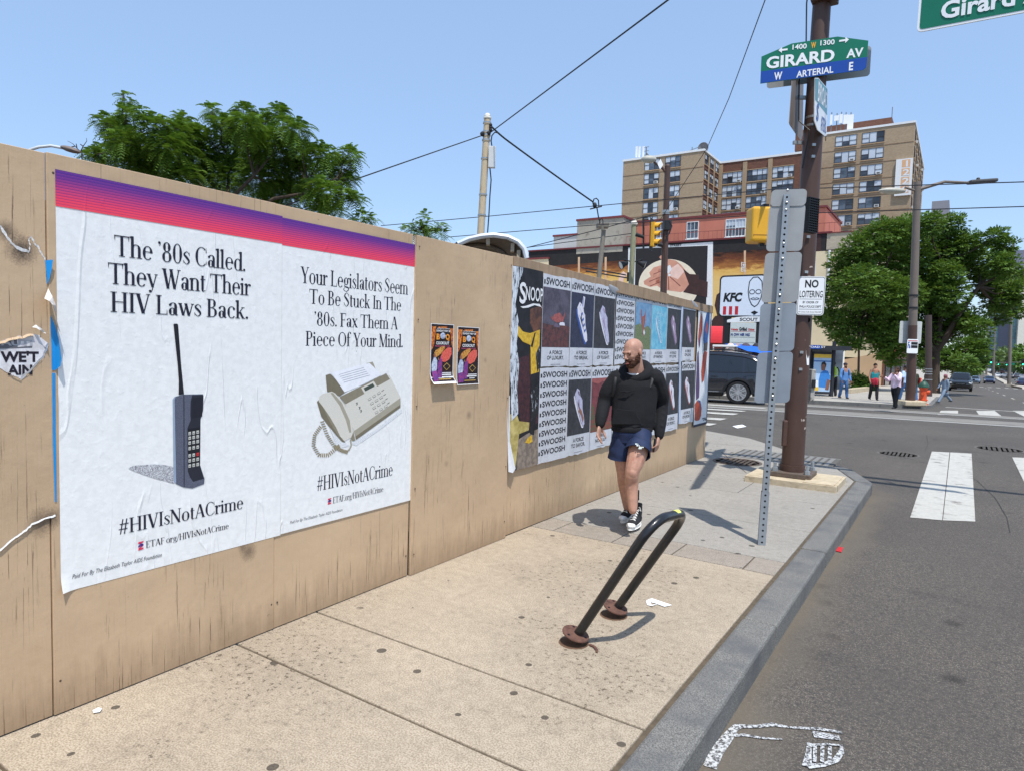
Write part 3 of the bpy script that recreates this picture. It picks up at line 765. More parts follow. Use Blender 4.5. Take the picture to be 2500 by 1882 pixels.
def crinkled(name, parent, y0, y1, z0, z1, mat, lift=0., amp=.0022, curl=None, uv=None, seed=0):
    """pasted sheet with real shallow creases and a lifted edge or corner"""
    ny, nz = 64, 90; rs = np.random.RandomState(seed)
    Y, Z = np.meshgrid(np.linspace(0, 1, ny+1), np.linspace(0, 1, nz+1))
    H = np.zeros_like(Y)
    for k in range(26):
        c, s, w = rs.rand(), rs.normal(0, .05), rs.uniform(.003, .010); z0_, l = rs.rand(), rs.uniform(.06, .3)
        H += rs.uniform(.3, 1.)*np.exp(-((Y-c-s*(Z-.5))/w)**2)*np.exp(-((Z-z0_)/l)**2)
    for k in range(18):
        c, d, w = rs.rand(), rs.rand(), rs.uniform(.004, .012); H += rs.uniform(.2, .8)*np.exp(-((Y-c)/w)**2-((Z-d)/w/.7)**2)
    H = H*amp
    E_ = np.minimum(np.minimum(Y, 1-Y), np.minimum(Z, 1-Z)); H *= np.clip(E_/.02, .15, 1)
    if curl is not None: H = H+curl(Y, Z)
    P = np.stack([XP+lift+H, y0+(y1-y0)*Y, z0+(z1-z0)*Z], -1).reshape(-1, 3)
    mb = MB(); mb.v = [tuple(p) for p in P]
    W_ = ny+1
    mb.f = [(j*W_+i, j*W_+i+1, (j+1)*W_+i+1, (j+1)*W_+i) for j in range(nz) for i in range(ny)]; mb.mi = [0]*len(mb.f)
    o = mb.build(name, mat, parent, smooth=True)
    return o
def pface(mb, pts, lift, mi=0): mb.poly([Vector((XP+lift, p.y, p.z)) for p in pts], mi)

# --- big poster with the mobile telephone
c1, c2, c3 = Crop(0, 300, .42042), Crop(0, 900, .36046), Crop(650, 500, .51064)
L1 = .0016
yA, yB, yC = fp(140, 900).y+.002, fp(687, 900).y, fp(1020, 900).y
zt, zb = fp(131, 413).z, .5*(fp(148, 1447).z+fp(687, 1305).z)
zbnd = fp(131, 503).z
def cy(*q): return [Vector((0, p.y, p.z)) for p in q]
def text_at(mb, s, crop, xl, xr, base, top, mode='serif', lift=L1, **kw):
    """lettering measured on the photo: xl/xr ends, base and top = (x, y) of the first capital"""
    b, tpt = crop(*base), crop(*top); l, r = crop(xl, base[1]), crop(xr, base[1])
    l2 = onX(*_pix(crop, xl, base[1]), XP).y; r2 = r.y
    o = Vector((XP, l.y, b.z)); h = tpt.z-b.z
    if mode == 'serif': serif(mb, s, o, YV, ZV, r2-l.y, h, lift)
    else: sans(mb, s, o, YV, ZV, r2-l.y, h, n=lift, **kw)
def _pix(crop, x, y): return crop.ox+x*crop.k, crop.oy+y*crop.k
P1 = thing('awareness_poster', 'big white pasted poster showing an old brick mobile telephone under a purple red band', 'poster', (XP, (yA+yB)/2, zb))
def curl1(Y, Z): return .02*np.clip(1-Y/.06, 0, 1)**2*np.clip(1-Z/.05, 0, 1)**2
crinkled('paper', P1, yA, yB, zb, zbnd+.004, m_white, .0, .0014, curl1, seed=3)
sheet('colour_band', P1, yA, yB, zbnd, zt, m_bandm, .0016, uv=True)
mb = MB()
text_at(mb, "The '80s Called.", c1, 663, 1424, (700, 778), (700, 657))
text_at(mb, "They Want Their", c1, 627, 1453, (668, 938), (668, 816))
text_at(mb, "HIV Laws Back.", c1, 642, 1440, (665, 1100), (665, 982))
text_at(mb, "#HIVIsNotACrime", c2, 800, 1643, (905, 1100), (905, 1001))
text_at(mb, "ETAF.org/HIVIsNotACrime", c2, 987, 1546, (1000, 1208), (1000, 1163))
mb.build('lettering', m_navy, P1)
mb = MB(); text_at(mb, "Paid For By The Elizabeth Taylor AIDS Foundation", c2, 488, 1094, (495, 1419), (495, 1388), 'sans', slant=.2, bold=.0)
mb.build('small_print', m_lab, P1)
def emblem(parent, crop, x0, x1, y0, y1):
    mb = MB(); a, b = crop(x0, y0), crop(x1, y1); h = (a.z-b.z)/5
    for i in range(3):
        zz = a.z-i*2*h; pts = [Vector((0, a.y+(b.y-a.y)*u, zz-h*w)) for u, w in ((.1, 0), (1, -.1), (.95, .75), (.6, 1.0), (0, 1.1), (.05, .3))]
        pface(mb, pts, L1, i % 2)
        if i < 2: pface(mb, [Vector((0, a.y+(b.y-a.y)*u, zz-h*w)) for u, w in (((.05, 1.1), (.5, 1.0), (.95, 1.7), (.9, 2.0), (.5, 1.9)) if i == 0 else ((.95, .8), (.6, 1.0), (.05, 1.7), (.1, 2.), (.5, 1.9)))], L1+.0001, 1-i % 2)
    mb.build('emblem', [ink('emblem_red', (226, 58, 88)), ink('emblem_purple', (84, 44, 128))], parent)
emblem(P1, c2, 934, 972, 1172, 1219)
phone = [ink('phone_shell', (74, 78, 94), (104, 108, 124), 300., wr=.2), ink('phone_edge', (150, 166, 186)), ink('phone_front', (40, 42, 52)), ink('phone_pad', (26, 27, 34)), ink('phone_key', (196, 196, 188)), ink('phone_red', (206, 52, 52)), ink('phone_screen', (32, 33, 42)), ink('printed_tone', (104, 98, 106), (236, 240, 242), 260., lo=.38, hi=.66, wr=.2), ink('antenna_black', (30, 30, 38))]
mb = MB()
def art(mb, crop, pts, k, mi): pface(mb, [crop(*p) for p in pts], L1+.00012*k, mi)
art(mb, c2, [(868, 672), (905, 655), (1050, 645), (1115, 650), (1172, 662), (1178, 775), (1100, 755), (1000, 725), (905, 690)], 0, 7)
art(mb, c2, [(1168, 208), (1180, 190), (1200, 186), (1210, 770), (1190, 775), (1174, 765)], 1, 1)
art(mb, c2, [(1181, 210), (1188, 188), (1240, 174), (1372, 171), (1377, 182), (1374, 280), (1357, 342), (1354, 650), (1384, 742), (1381, 778), (1302, 808), (1240, 800), (1192, 778)], 2, 0)
art(mb, c2, [(1300, 178), (1370, 176), (1376, 186), (1373, 280), (1356, 336), (1353, 655), (1380, 742), (1306, 764), (1284, 730), (1270, 690), (1268, 400), (1290, 345), (1287, 300), (1290, 220)], 3, 2)
art(mb, c2, [(1241, 178), (1247, 177), (1249, 798), (1243, 797)], 3.2, 2)
art(mb, c2, [(1302, 196), (1370, 190), (1368, 322), (1296, 336)], 4, 6)
art(mb, c2, [(1270, 405), (1354, 392), (1352, 640), (1276, 672)], 4, 3)
for i, y in enumerate((437, 468, 501, 538, 587, 621, 656)):
    for j, x in enumerate((1284, 1311, 1338)):
        yy = y-j*5; art(mb, c2, [(x-9, yy-10), (x+8, yy-13), (x+8, yy+9), (x-9, yy+12)], 5, 5 if (i == 4 and j == 2) else 4)
        art(mb, c2, [(x-4, yy), (x+4, yy-1), (x+4, yy+4), (x-4, yy+5)], 6, 3)
art(mb, c1, [(1006, 1172), (1012, 1168), (1028, 1168), (1033, 1176), (1038, 1240), (1050, 1400), (1062, 1520), (1067, 1575), (1036, 1578), (1037, 1500), (1030, 1400), (1015, 1260)], 6, 8)
mb.build('telephone_picture', phone, P1)

# --- its neighbour with the fax machine
P2 = thing('awareness_poster', 'white pasted poster showing a beige fax machine with coiled cord under a purple red band', 'poster', (XP, (yB+yC)/2, zb))
zt2 = fp(690, 532).z; zb2 = .5*(fp(687, 1304).z+fp(1013, 1216).z); zq = fp(690, 596).z
crinkled('paper', P2, yB, yC, zb2, zt2-(zt-zbnd)+.004, m_white, .0008, .0011, lambda Y, Z: .006*np.clip(1-(1-Y)/.03, 0, 1)**2, seed=5)
sheet('colour_band', P2, yB, yC, zt2-(zt-zbnd), zt2, m_bandm, .0021, uv=True)
L1 = .0022
mb = MB()
text_at(mb, "Your Legislators Seem", c3, 164, 676, (190, 377), (190, 299))
text_at(mb, "To Be Stuck In The", c3, 205, 643, (225, 475), (225, 405))
text_at(mb, "'80s. Fax Them A", c3, 228, 626, (370, 585), (370, 520))
text_at(mb, "Piece Of Your Mind.", c3, 187, 652, (200, 675), (200, 605))
text_at(mb, "#HIVIsNotACrime", c3, 241, 601, (285, 1358), (285, 1290))
text_at(mb, "ETAF.org/HIVIsNotACrime", c3, 318, 557, (325, 1424), (325, 1394))
mb.build('lettering', m_navy, P2)
mb = MB(); text_at(mb, "Paid For By The Elizabeth Taylor AIDS Foundation", c3, 113, 362, (118, 1523), (118, 1508), 'sans', slant=.2, bold=.0)
mb.build('small_print', m_lab, P2)
emblem(P2, c3, 293, 310, 1403, 1427)
fax = [ink('fax_light', (206, 202, 190), (222, 218, 206), 200., wr=.2), ink('fax_mid', (168, 162, 144)), ink('fax_dark', (122, 114, 94)), ink('fax_paper', (242, 243, 246)), ink('fax_lcd', (70, 80, 70)), ink('fax_line', (110, 108, 104)), ink('fax_edge', (140, 132, 112)), ink('cord_tan', (150, 138, 110)), ink('fax_tone', (188, 190, 192), (246, 248, 250), 200., wr=.2), ink('paper_text', (150, 156, 170))]
mb = MB()
art(mb, c3, [(400, 1140), (520, 1075), (645, 975), (648, 992), (540, 1075), (430, 1150)], 0, 8)
art(mb, c3, [(300, 1060), (350, 1125), (400, 1150), (340, 1165)], 0, 8)
art(mb, c3, [(283, 815), (305, 808), (345, 850), (400, 880), (350, 915), (290, 892)], 1, 2)
art(mb, c3, [(478, 758), (508, 751), (528, 800), (545, 825), (520, 838)], 1, 1)
art(mb, c3, [(308, 806), (400, 780), (492, 757), (512, 775), (548, 815), (440, 868), (373, 895), (335, 840)], 2, 3)
for i in range(5): art(mb, c3, [(345+i*6, 812+i*9), (465+i*7, 778+i*9), (466+i*7, 780+i*9), (346+i*6, 814+i*9)], 3, 9)
art(mb, c3, [(345, 925), (370, 950), (415, 1080), (425, 1125), (412, 1128), (330, 1010), (320, 905)], 2, 6)
art(mb, c3, [(349, 918), (450, 868), (560, 812), (588, 815), (640, 918), (638, 930), (420, 1080), (400, 1040), (375, 950)], 3, 0)
art(mb, c3, [(418, 1080), (640, 922), (641, 955), (425, 1108)], 3.5, 1); art(mb, c3, [(424, 1106), (641, 953), (640, 968), (428, 1122)], 3.6, 2)
art(mb, c3, [(349, 918), (572, 806), (590, 834), (378, 952)], 4, 6)
art(mb, c3, [(452, 874), (512, 842), (530, 870), (468, 902)], 5, 0); art(mb, c3, [(464, 876), (508, 853), (517, 868), (472, 891)], 6, 4)
for r in range(4):
    for q in range(3):
        x, y = 492+q*22+r*11, 926-q*14+r*21
        art(mb, c3, [(x-8, y+2), (x+6, y-7), (x+10, y+3), (x-4, y+11)], 5, 5); art(mb, c3, [(x-6, y+2), (x+6, y-5), (x+8, y+1), (x-4, y+8)], 6, 0)
for r in range(4):
    x, y = 556+r*9, 888+r*20; art(mb, c3, [(x-7, y+2), (x+5, y-6), (x+6, y-3), (x-5, y+5)], 5, 5)
for x, y in ((432, 950), (445, 970), (452, 985)): art(mb, c3, [(x-6, y-3), (x+3, y-8), (x+4, y+4), (x-4, y+8), (x-1, y)], 5, 5)
art(mb, c3, [(241, 940), (252, 930), (300, 1000), (360, 1110), (378, 1135), (362, 1132), (300, 1060), (262, 1010)], 4, 2)
art(mb, c3, [(249, 938), (254, 915), (270, 901), (312, 892), (328, 900), (372, 950), (404, 1020), (414, 1085), (405, 1110), (372, 1128), (352, 1105), (330, 1060), (300, 1010), (270, 965)], 5, 0)
art(mb, c3, [(305, 898), (318, 898), (360, 945), (398, 1030), (405, 1085), (396, 1088), (380, 1030), (350, 960)], 6, 1)
art(mb, c3, [(268, 962), (300, 1008), (332, 1062), (352, 1105), (346, 1108), (318, 1064), (290, 1012)], 6, 6)
# coiled cord: a row of loops
path = []
for (a, b) in (((266, 1035), (290, 1100)), ((290, 1100), (322, 1150)), ((322, 1150), (355, 1172)), ((355, 1172), (392, 1182))): path += [(a[0]+(b[0]-a[0])*i/6, a[1]+(b[1]-a[1])*i/6) for i in range(6)]
path2 = []
for (a, b) in (((258, 1060), (230, 1100)), ((230, 1100), (224, 1150)), ((224, 1150), (250, 1195)), ((250, 1195), (295, 1195)), ((295, 1195), (335, 1160)), ((335, 1160), (350, 1150))): path2 += [(a[0]+(b[0]-a[0])*i/5, a[1]+(b[1]-a[1])*i/5) for i in range(5)]
for pth in (path, path2):
    for i, (x, y) in enumerate(pth):
        q = pth[min(i+1, len(pth)-1)]; p0 = pth[max(i-1, 0)]; dx, dy = q[0]-p0[0], q[1]-p0[1]; l = math.hypot(dx, dy) or 1; dx /= l; dy /= l
        w = 9; art(mb, c3, [(x-dy*w-dx*3, y+dx*w-dy*3), (x+dy*w-dx*1, y-dx*w-dy*1), (x+dy*w+dx*4, y-dx*w+dy*4), (x-dy*w+dx*2, y+dx*w+dy*2)], 5+.1*(i % 9), 7)
art(mb, c3, [(398, 1120), (406, 1118), (408, 1150), (398, 1172), (385, 1180), (384, 1174), (396, 1162), (402, 1146)], 5, 1)
mb.build('fax_picture', fax, P2)

# --- two small cookout flyers
fly = [ink('flyer_black', (26, 20, 22), (52, 30, 26), 40.), ink('flyer_orange', (228, 142, 52), (150, 52, 30), 55.), ink('flyer_white', (238, 236, 234)), ink('flyer_yellow', (240, 170, 60), (226, 128, 40), 30.), ink('flyer_corn', (226, 170, 78), (170, 104, 44), 90.), ink('flyer_red', (206, 62, 54), (232, 120, 100), 120.), ink('flyer_pink', (210, 90, 130)), ink('flyer_cloth', (206, 214, 228), (150, 160, 186), 60.), ink('flyer_skin', (150, 98, 72)), ink('flyer_violet', (92, 56, 130), (150, 60, 120), 50.), ink('flyer_gold', (196, 160, 84))]
def flyer(corners, label, curl):
    tl, tr, br, bl = [fp(*c) for c in corners]
    y0, y1, z0, z1 = (tl.y+bl.y)/2, (tr.y+br.y)/2, (bl.z+br.z)/2, (tl.z+tr.z)/2
    t = thing('cookout_flyer', label, 'flyer', (XP, y0, z0), group='small flyers on the fence')
    w, h = y1-y0, z1-z0
    X0 = FX+.0225 if y0 > 3.5 else FX+.006
    def cv(v): return X0+curl*max(0., .16-v)**2*1.6
    def pp(mb, pts, k, mi): mb.poly([Vector((cv(v)+.0006*k, y0+w*u, z0+h*v)) for u, v in pts], mi)
    mb = MB()
    for i in range(12): pp(mb, [(0, i/12), (1, i/12), (1, (i+1)/12), (0, (i+1)/12)], 0, 0)
    mb.build('paper', fly[2], t)
    mb = MB()
    for i in range(12): pp(mb, [(.03, .012+i*.0815), (.975, .012+i*.0815), (.975, .012+(i+1)*.0815), (.03, .012+(i+1)*.0815)], 1, 0)
    pp(mb, [(.03, .95), (.22, .95), (.2, .82), (.16, .68), (.1, .6), (.03, .55)], 2, 1); pp(mb, [(.97, .93), (.82, .93), (.86, .8), (.9, .66), (.97, .58)], 2, 1)
    pp(mb, [(.3, .95), (.7, .96), (.7, .93), (.3, .925)], 2, 1)
    el = [(.55+.40*math.cos(a), .475+.135*math.sin(a)) for a in np.linspace(0, 2*math.pi, 20)[:-1]]; pp(mb, el, 2, 0)
    pp(mb, [(.12, .47), (.2, .55), (.45, .62), (.58, .635), (.62, .6), (.45, .5), (.25, .44)], 4, 4)
    pp(mb, [(.42, .42), (.5, .52), (.62, .57), (.75, .61), (.9, .6), (.92, .5), (.8, .4), (.62, .355), (.5, .37)], 3, 5)
    pp(mb, [(.06, .2), (.05, .32), (.12, .42), (.17, .47), (.22, .44), (.29, .38), (.28, .24), (.2, .18)], 5, 7)
    pp(mb, [(.06, .04), (.06, .2), (.28, .22), (.3, .05)], 5, 9); pp(mb, [(.13, .45), (.14, .5), (.19, .51), (.22, .46), (.18, .43)], 6, 8)
    pp(mb, [(.3, .1), (.3, .3), (.36, .4), (.5, .42), (.5, .3), (.48, .1)], 4, 9); pp(mb, [(.31, .39), (.32, .43), (.36, .43), (.37, .39)], 6, 8); pp(mb, [(.42, .4), (.42, .45), (.46, .45), (.47, .4)], 6, 6)
    pp(mb, [(.7, .35), (.86, .285), (.7, .215), (.54, .285)], 5, 10); pp(mb, [(.7, .335), (.83, .285), (.7, .23), (.57, .285)], 6, 0)
    mb.build('food_picture', fly, t)
    mb = MB()
    def tx(s, u0, u1, v, hh, mi, b=.02, k=7): sans(mb, s, (cv(.5)+.0006*k, y0+w*u0, z0+h*v), YV, ZV, w*(u1-u0), h*hh, n=0, bold=b, mi=mi)
    tx('MEMORIAL DAY WEEKEND', .24, .80, .915, .014, 0); tx('SUNDAY MAY 28', .22, .82, .868, .034, 0, .03)
    tx('B', .23, .38, .74, .098, 1, .05); tx('Q', .62, .80, .74, .098, 1, .05); tx('COOKOUT', .22, .78, .655, .05, 0, .03)
    tx('FREE BBQ FOOD 4PM TO 6PM', .18, .82, .618, .018, 2); [pp(mb, [(u0+.03*(k % 3), v), (u1, v), (u1, v+h_), (u0+.03*(k % 3), v+h_)], 7, mi) for k, (u0, u1, v, h_, mi) in enumerate(((.5, .9, .168, .014, 0), (.42, .9, .135, .02, 0), (.5, .8, .103, .012, 0), (.32, .84, .066, .013, 3)))]
    mb.build('lettering', [fly[2], fly[3], fly[6], fly[10]], t)
    mb = MB(); mb.ball((cv(.5)+.0045, y0+w*.5, z0+h*.80), (.002, w*.12, h*.055), 10, 6); mb.build('emblem', fly[7], t)
flyer(((1048, 789), (1105, 794), (1101, 937), (1045, 934)), 'cookout flyer with lower left corner curling off the tan plywood', 1.)
flyer(((1114, 797), (1168, 801), (1162, 938), (1109, 939)), 'cookout flyer hung slightly lower, right of the curling flyer', .25)
# ------------------------------------------------------------------ far run of fly posters
c4 = Crop(1230, 640, .31231)
pg = ink('sheet_grey', (208, 210, 215), (196, 198, 204), 6., wr=.7)
pk = ink('sheet_black', (32, 32, 36), wr=.4)
dk = ink('picture_dark', (46, 46, 50), (60, 60, 66), 20., wr=.5, scratch=.04)
dkb = ink('picture_navy', (42, 46, 66), (54, 58, 80), 20., wr=.5, scratch=.03)
maroon = ink('picture_maroon', (70, 66, 78), (92, 86, 100), 9., wr=.5, scratch=.05)
maroon2 = ink('picture_rust', (104, 62, 60), (70, 48, 50), 24., wr=.5, scratch=.04)
skyb = ink('picture_sky', (96, 140, 178), (124, 160, 190), 14., wr=.5, scratch=.02)
fld = ink('picture_grass', (92, 108, 74), (126, 136, 98), 50., wr=.5, scratch=.02)
aqua = ink('picture_aqua', (94, 172, 202), (132, 196, 216), 12., wr=.5, scratch=.01)
redp = ink('picture_red', (132, 66, 72), (104, 56, 60), 18., wr=.5, scratch=.03)
leafp = ink('picture_leaf', (70, 96, 66), (140, 60, 58), 40., wr=.5)
sh_w = ink('shoe_white', (224, 222, 232), wr=.2); sh_l = ink('shoe_lilac', (172, 148, 176), (146, 122, 152), 60.); sh_b = ink('shoe_blue', (60, 90, 168)); sh_r = ink('shoe_red', (170, 96, 92), (140, 76, 74), 60.); sh_v = ink('shoe_pale', (196, 194, 216), (176, 174, 200), 50.); sh_o = ink('shoe_brown', (150, 106, 88)); sh_k = ink('shoe_shade', (110, 96, 116)); sh_a = ink('shoe_aqua', (176, 214, 226), (60, 150, 190), 60.)
PAL = [pg, pk, dk, dkb, maroon, maroon2, skyb, fld, aqua, redp, leafp, sh_w, sh_l, sh_b, sh_r, sh_v, sh_o, sh_k, sh_a]
IX = {m.name: i for i, m in enumerate(PAL)}
_lift = [0.]
def swsheet(xl, xr, rows, cap, pic, label, yref=660, header=True, text=0, xshift=0):
    """one pasted sheet: heading line, picture or column of words, caption"""
    _lift[0] += .0006; lf = _lift[0] % .004
    xm = (xl+xr)/2; Y0, Y1 = c4(xl, yref).y, c4(xr, yref).y; Z = [c4(xm, r).z for r in rows]
    t = thing('word_poster' if text else 'sneaker_poster', label, 'poster', (XP, Y0, Z[-1]), group='fly posters pasted edge to edge')
    w = Y1-Y0
    rs = random.Random(int(xl*7+rows[0])); mb = MB(); X = XP+lf
    n = 8; lo = [Vector((X, Y0+w*i/n, Z[-1]+rs.uniform(-.006, .008))) for i in range(n+1)]; hi = [Vector((X, Y0+w*i/n, Z[0]+rs.uniform(-.008, .008))) for i in range(n+1)]
    mb.poly(lo+hi[::-1]); mb.build('paper', pg, t)
    def P(u, v, k): return Vector((X+.0008+k*.0004, Y0+w*u, Z[2]+(Z[1]-Z[2])*v))
    def heading(mb, z0, h, u0=.07, u1=.95):
        mb.poly([Vector((X+.0012, Y0+w*u, z)) for u, z in ((.03, z0), (.075, z0), (.075, z0+h*.62), (.03, z0+h*.62))])
        sans(mb, 'SWOOSH', (X+.0012, Y0+w*(u0+.035), z0), YV, ZV, w*(u1-u0-.045), h, n=0, bold=.022)
    mb = MB()
    if header: heading(mb, Z[1]+(Z[0]-Z[1])*.22, (Z[0]-Z[1])*.56)
    if text:
        hh = (Z[1]-Z[2])/text
        for i in range(text): heading(mb, Z[1]-(i+1)*hh+hh*.18, hh*.62)
    if cap:
        H = Z[2]-Z[3]
        for i, s in enumerate(cap): sans(mb, s, (X+.0012, Y0+w*.5, Z[2]-H*(.36+.27*i)), YV, ZV, w*(.46 if i == 0 else .60 if len(s) > 8 else .5), H*.2, 'C', n=0, bold=.018)
        mb.poly([Vector((X+.0012, Y0+w*u, Z[3]+H*v)) for u, v in ((.33, .11), (.68, .11), (.68, .125), (.33, .125))])
    mb.build('lettering', pk, t)
    if pic:
        mb = MB(); pic(lambda pts, k, m: mb.poly([P(u, v, k) for u, v in pts], IX[m.name])); mb.build('picture', PAL, t)
    return t
FULL = [(.01, 0), (.985, 0), (.985, 1), (.01, 1)]
def shoe(d, a, b, c, ox=.5, oy=.5, s=1., k=2):
    """trainer hanging toe down: upper, sole, side stripe"""
    def T(p): return [(ox+s*(x-.5)*1.0, oy+s*(y-.5)) for x, y in p]
    d(T([(.27, .74), (.36, .84), (.46, .80), (.50, .70), (.60, .62), (.62, .45), (.70, .28), (.72, .17), (.66, .13), (.58, .2), (.42, .45), (.30, .62)]), k, a)
    d(T([(.25, .72), (.29, .64), (.41, .44), (.56, .2), (.66, .12), (.70, .14), (.66, .10), (.60, .11), (.40, .36), (.26, .58), (.22, .7)]), k+1, b)
    d(T([(.36, .62), (.42, .52), (.56, .34), (.48, .5), (.44, .66), (.42, .56)]), k+2, c)
    d(T([(.38, .80), (.45, .77), (.48, .70), (.42, .72)]), k+2, c)
def pA(d):
    d(FULL, 0, maroon); d([(.01, 0), (.985, 0), (.985, .36), (.7, .4), (.3, .37), (.01, .4)], 1, maroon2)
    d([(.25, .52), (.32, .5), (.42, .56), (.6, .6), (.72, .52), (.78, .62), (.8, .55), (.72, .44), (.5, .42), (.35, .46)], 2, sh_r); d([(.55, .38), (.8, .38), (.78, .43), (.66, .45)], 2, sh_w); d([(.4, .35), (.62, .34), (.6, .4), (.44, .41)], 2, sh_k)
def pB(d):
    d(FULL, 0, dkb); d([(.5, .95), (.58, .94), (.54, .74), (.45, .74)], 1, sh_w); d([(.51, .93), (.53, .93), (.5, .75), (.47, .75)], 2, sh_b)
    shoe(d, sh_w, sh_b, dkb, .5, .48, 1.05); d([(.34, .74), (.44, .8), (.52, .72), (.56, .6), (.48, .62)], 5, sh_w)
    for i in range(4): d([(.42+i*.05, .62-i*.1), (.48+i*.05, .66-i*.1), (.5+i*.05, .62-i*.1), (.44+i*.05, .58-i*.1)], 6, sh_b)
def pC(d): d(FULL, 0, dk); shoe(d, sh_v, sh_w, sh_l, .52, .48, 1.05)
def pE(d):
    d(FULL, 0, skyb); d([(.01, 0), (.985, 0), (.985, .44), (.8, .52), (.55, .46), (.3, .55), (.01, .5)], 1, fld)
    d([(.3, .86), (.36, .84), (.4, .7), (.52, .72), (.62, .84), (.6, .6), (.56, .5), (.62, .34), (.54, .28), (.48, .32), (.46, .45), (.36, .56)], 2, sh_r); d([(.44, .7), (.52, .66), (.5, .44), (.45, .5)], 3, sh_o); d([(.54, .44), (.62, .36), (.56, .3), (.5, .36)], 4, sh_w)
def pF(d): d(FULL, 0, aqua); shoe(d, sh_a, sh_w, aqua, .5, .52, .95); d([(.2, .85), (.5, .9), (.8, .8), (.75, .76), (.5, .84), (.25, .8)], 1, sh_a)
def pG(d): d(FULL, 0, dk); shoe(d, sh_l, sh_k, sh_w, .5, .5, 1.)
def pJ(d): d(FULL, 0, dk); shoe(d, sh_v, sh_w, sh_k, .52, .5, 1.); d([(.46, .42), (.58, .34), (.66, .2), (.7, .28), (.6, .42), (.5, .5)], 6, sh_o)
def pK(d):
    d(FULL, 0, redp); d([(.01, 0), (.985, 0), (.985, .15), (.2, .2), (.14, .5), (.01, .55)], 1, leafp); d([(.01, 1), (.985, 1), (.985, .93), (.7, .9), (.5, .94), (.3, .89), (.01, .93)], 2, sh_r)
    shoe(d, redp, sh_r, sh_w, .55, .5, .9)
def pN(d): d(FULL, 0, dk); shoe(d, sh_w, sh_r, sh_r, .5, .5, 1.)
swsheet(293, 512, (107, 207, 667, 818), ('A FORCE', 'OF LUXURY.'), pA, 'upper grey sneaker poster with maroon picture, next to the torn dark wine poster')
swsheet(514, 695, (145, 245, 670, 815), ('A FORCE', 'TO BREAK.'), pB, 'upper sneaker poster with a white and blue high top on navy')
swsheet(697, 858, (185, 275, 675, 806), ('A FORCE', 'OF FLIGHT.'), pC, 'upper sneaker poster with a single pale violet shoe on black')
swsheet(866, 1014, (212, 290, 770, 800), None, None, 'upper word column poster repeating one black word on grey', text=8, header=True)
swsheet(1018, 1143, (228, 318, 683, 796), ('A FORCE', 'OF PLAY.'), pE, 'upper sneaker poster picturing a green field under blue sky')
swsheet(1145, 1268, (258, 345, 683, 790), ('A FORCE', 'OF FANTASY.'), pF, 'upper sneaker poster with a bright aqua blue picture')
swsheet(1270, 1378, (288, 366, 683, 785), ('A FORCE', 'OF LOVE.'), pG, 'upper sneaker poster with lilac shoe on black, between aqua picture and the pale strip')
swsheet(1390, 1490, (308, 374, 668, 775), ('A FORCE', 'OF LOVE.'), pG, 'upper sneaker poster with lilac shoe on black, next to the colourful end poster')
swsheet(271, 496, (823, 838, 1500, 1545), None, None, 'lower word column poster repeating one black word nine times', 1200, False, 9)
swsheet(498, 677, (822, 915, 1340, 1495), ('A FORCE', 'TO SAVOR.'), pJ, 'lower sneaker poster with a laced white shoe on black', 1100)
swsheet(679, 848, (818, 905, 1312, 1445), ('A FORCE.', 'NO PULP.'), pK, 'lower sneaker poster with a red picture and green leaves beside the walking man', 1100)
swsheet(850, 990, (812, 895, 1290, 1410), None, pC, 'lower sneaker poster half hidden behind the walking man', 1100)
swsheet(1104, 1258, (806, 880, 1270, 1345), None, None, 'lower word column poster right of the walking man', 1000, True, 6)
swsheet(1262, 1368, (803, 868, 1185, 1312), ('A FORCE', 'OF SPORT.'), pN, 'lower sneaker poster with white shoe, left of the pale strip', 1000)
swsheet(1384, 1488, (780, 848, 1142, 1252), ('A FORCE', 'OF SPORT.'), pN, 'lower sneaker poster with white shoe, right of the pale strip', 1000)
# pale strip hanging between two of them
mb = MB(); mb.poly([c4(1390, 330, .006), c4(1404, 330, .012), c4(1386, 700, .008), c4(1382, 1258, .006), c4(1366, 1262, .004), c4(1372, 700, .012)])
tag(mb.build('paper_strip', ink('strip_pale', (186, 200, 224), wr=.4)), 'pale blue narrow paper strip hanging between two columns of sneaker posters', 'paper strip')
# lifted top edge of the sheets
for i, (a, b) in enumerate((((815, 178), (905, 225)), ((1455, 296), (1515, 352)))):
    mb = MB(); A, B = c4(*a), c4(*b); n = 8; vs = []
    for k in range(n+1):
        u = k/n; p = A.lerp(B, u); e = math.sin(u*math.pi)**.7
        vs += [(XP+.006, p.y, p.z-.05*e-.012), (XP+.012+.012*e, p.y+.01, p.z-.015*e), (XP+.016*e+.006, p.y, p.z+.006)]
    mb.add(vs, [(3*k+j, 3*k+j+1, 3*k+4+j, 3*k+3+j) for k in range(n) for j in (0, 1)])
    tag(mb.build('peeling_paper', ink('peeled_back', (176, 178, 182), wr=.6), smooth=True), ('grey paper flap peeling off the top of the sneaker posters above the walking man', 'white paper flap curling off the poster tops near the fence end')[i], 'paper flap')
